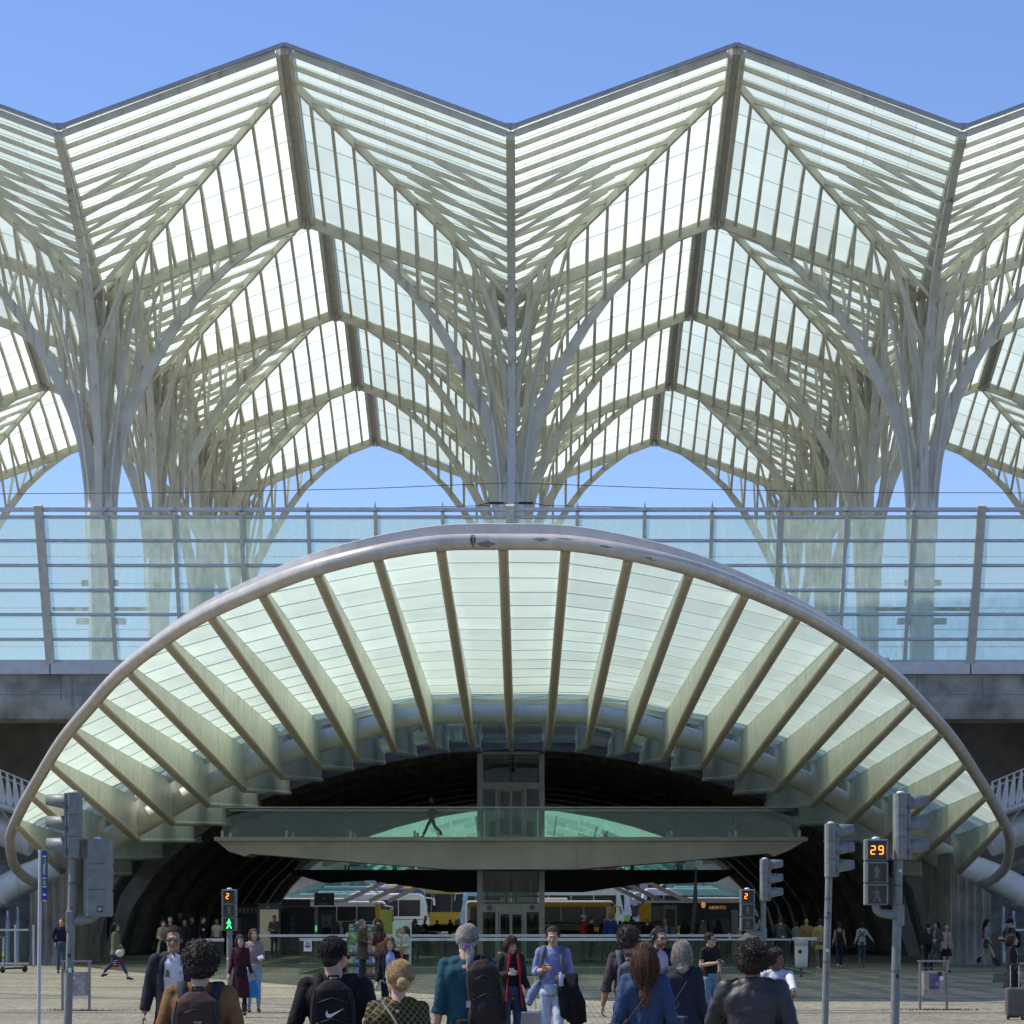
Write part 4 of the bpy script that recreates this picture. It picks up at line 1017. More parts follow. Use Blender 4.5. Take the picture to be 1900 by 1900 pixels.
# ------------------------------------------------------------------ buses, coaches and taxis beyond the passage
GLS = M('bus_glass', (.02, .024, .028), .12, spec=.6)
TYRE = M('tyre', (.02, .02, .02), .8); RIM = M('rim', (.45, .45, .45), .4, .5)
def vehicle(name, label, cat, px_end, py_top, s, L_, H, col, facing=1, rot=0., low=None, stripe=None, bus=True, roofcol=None, group=None):
    """facing 1: nose to the right; px_end is the nose"""
    p = P(px_end, VY, s); body_m = M('paint_%s' % name + str(col), col, .3, spec=.5)
    cx = p.x - facing * L_ / 2
    t = thing(name, label, cat, (cx, p.y, 0), 0 if facing > 0 else math.pi, group=group)
    if rot: t.rotation_euler[2] += rot
    Wd = 2.5 if bus else 1.8; fs = .12
    if bus:
        r = .25; sec = [(0, -1), (0, 1)]
        prof_ = [(-L_ / 2, .35), (L_ / 2 - .1, .35), (L_ / 2, .8), (L_ / 2 - .05, H * .45), (L_ / 2 - .45 if not low else L_ / 2 - .12, H - .25), (L_ / 2 - .8 if not low else L_ / 2 - .3, H), (-L_ / 2 + .2, H), (-L_ / 2, H - .2)]
        g = MB(); g.prism([(x, z) for x, z in prof_], -Wd / 2, Wd / 2); g.obj('body', body_m, t, fix=True, bevel=.12)
        zb, zt_ = H * .45, H * .84
        n = 6 if bus else 2
        g = MB(); wl = (L_ - 1.0) / n
        for i in range(n):
            for sy in (-1, 1):
                g = MB(); g.box((-L_ / 2 + .3 + wl * (i + .5), sy * (Wd / 2 + .002), (zb + zt_) / 2), (wl - .07, .03, zt_ - zb)); g.obj('window', GLS, t)
        g = MB(); g.add([(L_ / 2 - .02, -1.1, zb - .1), (L_ / 2 - .02, 1.1, zb - .1), (L_ / 2 - (.42 if not low else .1), 1.1, zt_ + .15), (L_ / 2 - (.42 if not low else .1), -1.1, zt_ + .15)], [(0, 1, 2, 3)]); g.obj('windscreen', GLS, t)
        g = MB(); g.box((-.5, 0, H + .1), (L_ * .45, 1.5, .2)); g.obj('roof_unit', M('roof_unit', (.6, .6, .6), .5), t, bevel=.08)
        for sy in (-1, 1):
            g = MB(); g.tube([(L_ / 2 - .3, sy * 1.2, H - .35), (L_ / 2 + .35, sy * 1.35, H - .45), (L_ / 2 + .4, sy * 1.35, H - 1.0)], .06, 6); g.obj('mirror_arm', body_m, t)
            g = MB(); g.box((L_ / 2 - .03, sy * .95, .85), (.08, .35, .2)); g.obj('headlight', WHITEP, t)
        if stripe:
            for nm, x0, x1, z0, z1, c in stripe:
                for sy in (-1, 1):
                    g = MB(); g.box(((x0 + x1) / 2, sy * (Wd / 2 + .004), (z0 + z1) / 2), (x1 - x0, .03, z1 - z0)); g.obj(nm, M('stripe' + str(c), c, .4), t)
        wr = .48; wx = (-L_ / 2 + 2.6, L_ / 2 - 2.4)
    else:
        H0 = .75
        g = MB(); g.prism([(-L_ / 2, .25), (L_ / 2, .25), (L_ / 2 - .02, .6), (L_ / 2 - .7, .82), (-L_ / 2 + .4, .9), (-L_ / 2, .8)], -Wd / 2, Wd / 2); g.obj('body', M('taxi_black', (.02, .02, .02), .3), t, fix=True, bevel=.1)
        g = MB(); g.prism([(-L_ / 2 + .5, .85), (L_ / 2 - 1.1, .82), (L_ / 2 - 1.8, H - .05), (-L_ / 2 + 1.3, H - .05)], -Wd / 2 + .12, Wd / 2 - .12); g.obj('windows', GLS, t, fix=True)
        g = MB(); g.tube([(-L_ / 2 + .45, -.8, .86), (-L_ / 2 + 1.2, -.78, H - .04), (L_ / 2 - 1.9, -.78, H - .02), (L_ / 2 - 1.1, -.8, .84)], .05, 6); g.box((-.3, 0, H), (1.7, 1.5, .06)); g.obj('roof', M('taxi_green', col, .35), t, bevel=.02)
        wr = .31; wx = (-L_ / 2 + .8, L_ / 2 - .85)
    for x in wx:
        for sy in (-1, 1):
            g = MB(); yy = sy * (Wd / 2 - .1); g.tube([(x, yy - .13, wr), (x, yy + .13, wr)], wr, 18); w_ = g.obj('wheel', TYRE, t)
            g = MB(); g.tube([(x, yy + sy * .10, wr), (x, yy + sy * .145, wr)], wr * .55, 14); g.obj('rim', RIM, w_)
    return t
WB = (.62, .63, .66)
VG = 'buses and coaches in the far bus station'
vehicle('coach', 'yellow coach with a red arrow mark, behind the white coaches', 'coach', 890, 0, 20.3, 12, 4.2, (.55, .36, .03), group=VG, stripe=[('red_mark', -.2, 1.2, 1.5, 1.9, (.5, .05, .02)), ('red_mark', -.2, .5, .7, 1.5, (.5, .05, .02)), ('yellow_roofline', -5.5, 5, 3.7, 3.85, (.6, .5, .1))])
vehicle('coach', 'white and navy coach between the yellow coach and the white coach', 'coach', 797, 0, 21.2, 12, 3.95, (.10, .10, .22), group=VG)
vehicle('coach', 'white coach with blue swoosh showing its rear half', 'coach', 797, 0, 22.3, 12, 3.45, WB, group=VG, stripe=[('blue_line', -5.9, 5.8, 1.25, 1.3, (.1, .1, .3)), ('grille', 2.9, 4.2, .55, 1.1, (.3, .3, .32)), ('tail_light', 5.6, 5.85, 1.2, 1.6, (.12, .03, .03))])
vehicle('bus', 'dark glazed city bus with yellow and purple tail stripe, left', 'bus', 718, 0, 24.6, 10, 2.75, WB, group=VG, low=True, stripe=[('lower_panel', -4.9, 4.2, .4, 1.2, (.03, .03, .035)), ('yellow_tail', 4.2, 4.6, .6, 2.5, (.6, .35, .02)), ('purple_tail', 4.6, 4.95, .6, 2.5, (.16, .1, .3))])
vehicle('coach', 'light blue coach front beside the lift shaft', 'coach', 858, 0, 22.0, 5.2, 3.85, (.25, .42, .6), facing=-1, rot=R(-14), group=VG)
vehicle('coach', 'tall white coach with curved front, right of the lift shaft', 'coach', 1158, 0, 21.8, 12.5, 3.95, WB, group=VG)
vehicle('bus', 'yellow city bus with pale roof in front of the white coach', 'bus', 1142, 0, 25.2, 11, 2.75, (.5, .5, .47), group=VG, low=True, stripe=[('lower_dark', -5.4, 5.1, .8, 1.25, (.05, .05, .045)), ('yellow_band', -5.4, 5.3, 2.32, 2.58, (.55, .33, .02)), ('yellow_skirt', -5.4, 4.6, .42, .8, (.55, .33, .02)), ('yellow_front', 5.15, 5.4, .5, 2.5, (.55, .33, .02))])
vehicle('coach', 'white coach with bright green lower front, behind the tall white coach', 'coach', 1172, 0, 20.2, 6, 4.1, WB, group=VG, stripe=[('green_panel', .8, 2.9, .5, 1.6, (.2, .5, .05))])
t = vehicle('coach', 'white coach marked 30, behind the yellow and black bus', 'coach', 1184, 0, 21, 10, 4.0, WB, facing=-1, group=VG)
text('30', 1.0, WHITEP, t, (3.6, 1.3, 2.9), rot=(R(90), 0, R(180)), ext=.01)
vehicle('bus', 'yellow and black bus with slanted yellow tail, right', 'bus', 1184, 0, 24.8, 10, 2.8, (.02, .02, .02), facing=-1, group=VG, low=True, stripe=[('yellow_front', 4.1, 4.95, .5, 2.6, (.6, .36, .02)), ('yellow_skirt', 1.6, 4.1, .4, .9, (.6, .36, .02)), ('white_roofline', -4.8, 4.6, 2.6, 2.75, (.6, .6, .6))])
TG = (.12, .5, .36)
vehicle('taxi', 'black taxi with pale green roof behind the white jacket woman', 'taxi', 832, 0, 33, 4.5, 1.36, TG, bus=False, group='black and green taxis in the passage')
vehicle('taxi', 'black taxi with pale green roof behind the red coat man', 'taxi', 1128, 0, 32, 4.6, 1.34, TG, bus=False, group='black and green taxis in the passage')
vehicle('taxi', 'black taxi with pale green roof behind the bald man in a grey suit', 'taxi', 1262, 0, 32, 4.5, 1.34, TG, bus=False, group='black and green taxis in the passage')
# benches
for i, (a, b, y, s) in enumerate(((778, 876, 1711, 29.5), (795, 870, 1703, 27), (812, 862, 1697, 24), (1120, 1200, 1720, 31))):
    p = P((a + b) / 2, y, s); w = (b - a) / s
    t = thing('bench', 'long brown wooden bench %s' % ['nearest the taxi, left of the lift', 'second from the taxi, left of the lift', 'furthest back, under the yellow coach', 'behind the man in the blue jacket'][i], 'bench', (p.x, p.y, 0), group='brown benches beyond the passage')
    for z in (.45, .75, .95):
        g = MB(); g.box((0, 0 if z < .5 else .25, z), (w, .4 if z < .5 else .05, .05 if z < .5 else .13)); g.obj('slat', M('bench_wood', (.16, .08, .05), .7), t)
    for sx in (-.9, 0, .9):
        g = MB(); g.box((sx * w / 2, .1, .3), (.06, .4, .6)); g.obj('leg', RAILM, t)

# lower glass roof of the bus station seen under the vault
SHG = frosted('shelter_glass', (.4, .6, .55), (.78, .97, .90), dif=.2, rand=.45)
t = thing('bus_station_roof', 'pale green glass roof of overlapping panes beyond the passage', 'glass roof', (X0, 196, 0))
rr = random.Random(3)
def shz(x, v): return (7.35 - 1.9 * v) - (.030 - .006 * v) * x * x + CH
for v in range(7):
    for i in range(-7, 7):
        x0 = i * 1.6 + (.8 if v % 2 else 0); x1 = x0 + 1.45; y0 = v * 4.2; y1 = y0 + 3.8
        g = MB(); j = rr.uniform(-.09, .09)
        g.add([(x0, y0, shz(x0, v / 7) + j), (x1, y0, shz(x1, v / 7) + j), (x1, y1, shz(x1, (v + .9) / 7) + j), (x0, y1, shz(x0, (v + .9) / 7) + j)], [(0, 1, 2, 3)]); g.obj('glass_pane', SHG, t)
for i in range(-4, 5):
    g = MB(); x = i * 3.0; g.bar((x, 0, shz(x, 0) - .1), (x, 29, shz(x, 1) - .1), .1, .2); g.obj('rafter', CANST, t)
# stairs with glass balustrades beyond the passage
CREAM = M('stair_cream', (.46, .44, .38), .6); TEALG = clearglass('teal_glass', (.45, .72, .66), dirt_haze=.35, dcol=(.3, .55, .5))
for sx, lab in ((-1, 'cream staircase with green glass balustrade beyond the passage, on the left'), (1, 'cream staircase with green glass balustrade beyond the passage, on the right')):
    s = 25.0; base = P(968, 1690, s); t = thing('staircase', lab, 'staircase', (X0, base.y, 0), group='far staircases')
    def q(px, py):
        d = (958 - px); p = P(968, py, s); return (sx * d / s, p.z)
    for k, (dx, w) in enumerate(((0, 0), (44, 3), (78, 6))):
        a = q(640 + dx, 1672); b = q(770 + dx, 1610)
        g = MB(); g.bar((a[0], w * .3, a[1]), (b[0], w * .3, b[1]), .3, .3); g.obj('stringer', CREAM, t)
    a = q(520, 1671); b = q(640, 1672); g = MB(); g.bar((a[0], 0, a[1]), (b[0], 0, b[1]), .3, .28); g.obj('landing_beam', CREAM, t)
    A, B, C, D = q(525, 1664), q(640, 1664), q(770, 1602), q(770, 1570); E = q(640, 1618); F_ = q(525, 1650)
    for k in range(5):
        u0, u1 = k / 5, (k + 1) / 5
        xa = B[0] + (C[0] - B[0]) * u0; za = B[1] + (C[1] - B[1]) * u0; xb = B[0] + (C[0] - B[0]) * u1; zb = B[1] + (C[1] - B[1]) * u1
        g = MB(); g.add([(xa, 0, za), (xb, 0, zb), (xb, 0, zb + 1.8), (xa, 0, za + 1.8)], [(0, 1, 2, 3)]); g.obj('glass_panel', TEALG, t)
    for k in range(4):
        xa = A[0] + (B[0] - A[0]) * k / 4; xb = A[0] + (B[0] - A[0]) * (k + 1) / 4; g = MB(); zt1 = A[1] + .1 + 1.7 * k / 4; zt2 = A[1] + .1 + 1.7 * (k + 1) / 4
        g.add([(xa, 0, A[1]), (xb, 0, A[1]), (xb, 0, zt2), (xa, 0, zt1)], [(0, 1, 2, 3)]); g.obj('glass_panel', TEALG, t)
    g = MB(); g.bar((A[0], 3.2, A[1] + .5), (q(640, 1608)[0], 3.2, q(640, 1608)[1]), .2, 1.2); g.obj('inner_wall', CREAM, t)
# pale building behind the buses
t = thing('building', 'pale office block closing the view behind the buses', 'building', (0, 310, 0))
g = MB(); g.box((0, 6, 4.6), (110, 12, 9.2)); g.obj('wall', M('far_wall', (.38, .35, .38), .8, var=.1), t)
for i in range(-16, 17):
    for z in (2.0, 5.2, 7.9):
        g = MB(); g.box((i * 3.2, -.01, z), (2.2, .06, 1.4)); g.obj('window', GLS, t)
for x, c, w in ((-1, (.35, .05, .08), 9), (12, (.25, .2, .35), 4)):
    g = MB(); g.box((x + 9, -.4, 7), (w, .5, 1.0)); g.obj('sign_band', M('band%d' % x, c, .5), t)

# ------------------------------------------------------------------ overhead line gear
WIRE = M('wire', (.05, .06, .08), .5)
p = P(948, 1228, 50.6)
t = thing('catenary_mast', 'slim pale mast for the overhead line in front of the central trunk', 'mast', (p.x, p.y + 1.2, 9.1 + CH))
g = MB(); g.box((0, 0, (VY - 782) / 49.6 + CH - 9.1 - CH - .0 - .0 if False else 4.55), (.22, .2, 9.1)); g.obj('mast', M('mast_metal', (.5, .51, .52), .45, .3), t)
zi = (VY - 933) / 50. + CH - 9.1 - CH
for sx in (-1, 1):
    pts = []
    g = MB(); rs = []
    for k in range(13): pts.append((sx * (.28 + k * .045), 0, zi + .0)); rs.append(.03 if k % 2 else .065)
    g.tube(pts, rs, 10); g.obj('insulator', BLACK, t)
    g = MB(); g.tube([(sx * .1, 0, zi), (sx * .28, 0, zi)], .02, 6); g.tube([(sx * .84, 0, zi), (sx * 1.2, 0, zi - .08)], .018, 6); g.obj('insulator_link', WIRE, t)
def wire(name, label, pts, r=.014):
    o0 = Vector(pts[0]); g = MB(); g.tube([Vector(q) - o0 for q in pts], r, 5); o = g.obj(name, WIRE); o.location = o0
    o['label'] = label; o['category'] = 'wire'; o['group'] = 'overhead railway wires'
def sag(x0, x1, y, z, d, n=16): return [(x0 + (x1 - x0) * i / n, y, z + d * (2 * i / n - 1) ** 2) for i in range(n + 1)]
yw = 98.6; s_ = F / yw; zw = lambda py: (VY - py) / s_ + CH
wire('overhead_wire', 'thin overhead wire sagging above the screen, left of the centre', [(-24, yw, zw(918)), (-13, yw, zw(914)), (-6, yw, zw(907)), (-.6, yw, zw(896))])
wire('overhead_wire', 'thin overhead wire sagging above the screen, right of the centre', [(-.3, yw, zw(896)), (6, yw, zw(907)), (13, yw, zw(914)), (24, yw, zw(915))])
wire('overhead_wire', 'short wire dropping left from the insulator to the screen rail', [(-1.2, yw, zw(938)), (-4, yw, zw(941)), (-8.6, yw, zw(949))])
wire('overhead_wire', 'short wire dropping right from the insulator to the screen rail', [(.8, yw, zw(938)), (4, yw, zw(941)), (8.2, yw, zw(949))])
for i, (py, yy) in enumerate(((1033, 101), (1083, 105), (1128, 114), (1168, 118), (1185, 122), (1200, 130))):
    s2 = F / yy; wire('overhead_wire', 'horizontal overhead wire seen through the glass screen, %s from the top' % ['first', 'second', 'third', 'fourth', 'fifth', 'sixth'][i], [(-30, yy, (VY - py) / s2 + CH), (30, yy, (VY - py) / s2 + CH)], .012)
# small things on the roof and platform that only show as specks
# platform lamps and sign boards on the trunks
for i, px in enumerate((190, 1708)):
    for nm, lab, cat, py, w, h, yd in (('platform_lamp', 'dark twin platform lamp on the %s front trunk', 'lamp', 1085, 1.45, .17, 0), ('platform_board', 'dark hanging board across the %s front trunk', 'board', 1133, 3.9, .13, 0)):
        p = P(px, py, 44.4); t = thing(nm, lab % ('left', 'right')[i], cat, (p.x, p.y - .6, p.z))
        g = MB(); g.box((0, 0, 0), (w, .3, h)); g.obj('arm', M('dark_fitting', (.10, .11, .12), .6), t)
        if cat == 'lamp':
            for sx in (-1, 1): g = MB(); g.box((sx * .6, 0, 0), (.3, .34, .22)); g.obj('lamp_head', M('dark_fitting', (.10, .11, .12), .6), t)

# ------------------------------------------------------------------ raised walkways at both edges
WP = M('walk_white', (.66, .65, .61), .45, .05, var=.10)
for sx, lab in ((-1, 'white railed walkway dropping in from the left edge of the canopy'), (1, 'white railed walkway rising to the right edge of the canopy')):
    s = 49.0; yb = F / s
    t = thing('walkway', lab, 'walkway', (X0, yb, 0), group='raised side walkways')
    def q(px, py): return (sx * (958 - px) / s * -1 if False else sx * (958 - px) / s, CH + (VY - py) / s)
    # lines in photo pixels for the left side (mirrored for the right)
    def top(px): return 1424 + (px - 0) * .42
    def bot(px): return 1490 + (px - 0) * .33
    g = MB(); a, b = q(-120, top(-120)), q(66, top(66)); g.bar((a[0], 0, a[1]), (b[0], 0, b[1]), .09, .05); g.obj('top_rail', WP, t)
    g = MB(); a, b = q(-120, top(-120) + 11), q(66, top(66) + 11); g.bar((a[0], .05, a[1]), (b[0], .05, b[1]), .05, .05); g.obj('mid_rail', WP, t)
    g = MB(); a, b = q(-120, bot(-120)), q(66, bot(66)); g.tube([(a[0], 0, a[1]), (b[0], 0, b[1])], .11, 10); g.obj('bottom_rail', WP, t)
    g = MB(); g.bar((a[0], 1.4, a[1] - .12), (b[0], 1.4, b[1] - .12), 2.9, .12); g.obj('deck', CONC, t)
    for k in range(-8, 5):
        px = k * 13.5 + 10; zt1 = q(px, top(px))[1]; x, z = q(px + 6, bot(px + 6)); xt = q(px, 0)[0]
        g = MB(); g.prism([(x - .17, z), (x + .17, z), (xt + .03, zt1), (xt - .03, zt1)], -.03, .03); g.obj('baluster', WP, t, fix=True)
        g = MB(); g.prism([(x - .12, z), (x + .12, z), (xt + .03, zt1 - .2), (xt - .03, zt1 - .2)], 2.77, 2.83); g.obj('rear_baluster', WP, t, fix=True)
    g = MB(); a, b = q(-120, 1490), q(62, 1556); g.tube([(a[0], 1.4, a[1]), (b[0], 1.4, b[1])], .68, 20); g.obj('carrying_pipe', WP, t)
    for px in (12, 40, -20):
        a = q(px, bot(px) + 6); b = q(px + 14, bot(px) + 30); g = MB(); g.tube([(a[0], -.02, a[1]), (b[0], .5, b[1])], .045, 6); g.obj('strut', WP, t)
    # stair soffit boards under the pipe
    for k in range(5):
        a = q(-110, 1500 + k * 22 + (40 if k else 36)); b = q(100, 1630 + k * 22); g = MB(); g.bar((a[0], 6.4, a[1] - .8), (b[0], 6.4, b[1] - .8), 3.0, .40); g.obj('soffit_board', CONC, t)
    for px, py in ((16, 1690), (35, 1682)):
        x, z = q(px, py); g = MB(); g.tube([(x, 1.0, 0), (x, 1.0, 1.6), (x, 1.0, 1.62), (x, 1.0, z)], [.10, .10, .06, .06], 10); g.obj('prop', RAILM, t)
# glass lift enclosure and e-scooter on the left edge
for sx, lab in ((-1, 'low glass enclosure with metal frame at the left edge'), (1, 'low glass enclosure with metal frame at the right edge')):
    s = 52.; p = P(968 + sx * 950, VY, s); t = thing('glass_enclosure', lab, 'enclosure', (p.x - sx * .1, p.y, 0), group='glass enclosures at the edges')
    for x in (-.75, -.1, .5):
        g = MB(); g.box((x * -sx * -1, 0, .75), (.07, .07, 1.5)); g.obj('post', RAILM, t)
    for z in (.12, 1.32): g = MB(); g.box((-.1, 0, z), (1.35, .06, .07)); g.obj('rail', RAILM, t)
    g = MB(); g.box((-.1, .0, .72), (1.2, .015, 1.1)); g.obj('glass_pane', RAILG, t)
p = P(6, VY, 57.5)
t = thing('kick_scooter', 'parked kick scooter with teal and yellow stem at the left edge', 'scooter', (p.x, p.y, 0), R(60))
g = MB(); g.tube([(0, 0, .12), (0, 0, .3)], .045, 8); g.tube([(0, 0, .3), (.03, 0, 1.12)], .028, 8); g.obj('stem', M('scooter_grey', (.4, .4, .38), .5), t)
g = MB(); g.tube([(.012, 0, .45), (.02, 0, .75)], .035, 8); g.obj('stem_wrap', M('teal', (.02, .28, .28), .5), t)
g = MB(); g.tube([(.013, 0, .52), (.019, 0, .7)], .0365, 8); g.obj('stem_band', M('yell', (.5, .5, .05), .5), t)
g = MB(); g.tube([(.03, -.25, 1.14), (.03, .25, 1.14)], .018, 8); g.obj('handlebar', BLACK, t)
g = MB(); g.box((.55, 0, .14), (.9, .17, .06)); g.obj('footboard', BLACK, t, bevel=.02)
for x in (-.03, 1.05):
    g = MB(); g.tube([(x, -.025, .11), (x, .025, .11)], .11, 16); g.obj('wheel', TYRE, t)
# ------------------------------------------------------------------ people
CLOUD = bpy.data.textures.new('folds', 'CLOUDS'); CLOUD.noise_scale = .075; CLOUD.noise_depth = 2
CLOUD2 = bpy.data.textures.new('hair_noise', 'CLOUDS'); CLOUD2.noise_scale = .022; CLOUD2.noise_depth = 1
def vox(g, name, mat, parent, v, smooth=3, disp=0., tex=None, factor=.5):
    o = g.obj(name, mat, parent)
    m = o.modifiers.new('r', 'REMESH'); m.mode = 'VOXEL'; m.voxel_size = v; m.use_smooth_shade = True
    if smooth: m = o.modifiers.new('s', 'SMOOTH'); m.iterations = smooth; m.factor = factor
    if disp: m = o.modifiers.new('d', 'DISPLACE'); m.texture = tex or CLOUD; m.strength = disp; m.mid_level = .5
    return o
def fab(c, rough=.9, var=.10, k='cloth', pattern=None):
    return M('%s_%.3f_%.3f_%.3f' % (k, *c), c, rough, var=var, scale=14, bump=.15, bscale=160, spec=.2)
SKIN = {k: M('skin_' + k, c, .5, var=.06, scale=20, spec=.35) for k, c in dict(pale=(.50, .32, .24), fair=(.46, .28, .20), tan=(.34, .19, .12), brown=(.20, .105, .065), dark=(.085, .045, .03)).items()}
EYEW = M('eye_white', (.6, .58, .55), .3); EYED = M('eye_dark', (.03, .02, .015), .2); LIP = M('lip', (.30, .12, .10), .5)
SHADES = M('sunglass_lens', (.02, .03, .025), .08, spec=.8); SHADEG = M('sunglass_green', (.05, .12, .07), .12, .3, spec=.9)

def chain(g, pts, rs, n=12):
    pts = [Vector(p) for p in pts]
    g.tube(pts, rs, n)
    for p, r in zip(pts, rs): g.ell(p, r * 1.0, n, 7)
ARMS = dict(hang=((.225, .03, 1.15), (.245, -.03, .90)), pocket=((.285, .07, 1.16), (.20, -.03, .96)), phone=((.25, .0, 1.15), (.09, -.25, 1.19)),
            bent=((.25, .03, 1.13), (.15, -.20, 1.10)), ear=((.26, -.14, 1.30), (.115, -.06, 1.54)), fwd=((.23, -.08, 1.17), (.22, -.26, 1.02)),
            back=((.235, .15, 1.18), (.25, .20, .95)), out=((.34, .0, 1.22), (.44, -.06, 1.02)), strap=((.24, -.10, 1.20), (.13, -.17, 1.36)),
            hug=((.27, -.12, 1.18), (.05, -.28, 1.22)), low=((.24, .0, 1.14), (.22, -.16, .95)), wide=((.255, .05, 1.16), (.28, .0, .91)), over=((.12, -.24, 1.37), (.07, -.50, 1.22)), read=((.2, -.15, 1.2), (.08, -.28, 1.36)))
LEGS = dict(stand=(((-.09, -.01, .50), (-.10, .02, .09)), ((.09, -.01, .50), (.10, .02, .09))),
            walk=(((-.09, -.14, .51), (-.09, -.26, .10)), ((.09, .05, .50), (.09, .34, .16))),
            walk2=(((-.09, .05, .50), (-.09, .30, .15)), ((.09, -.13, .51), (.09, -.24, .10))),
            step=(((-.09, -.08, .50), (-.09, -.12, .09)), ((.09, .02, .49), (.09, .16, .12))),
            stride=(((-.08, -.22, .53), (-.08, -.40, .13)), ((.08, .12, .50), (.08, .42, .20))))
def rot_head(p, c, yaw, pitch):
    m = Matrix.Rotation(yaw, 3, 'Z') @ Matrix.Rotation(pitch, 3, 'X'); return c + m @ (Vector(p))

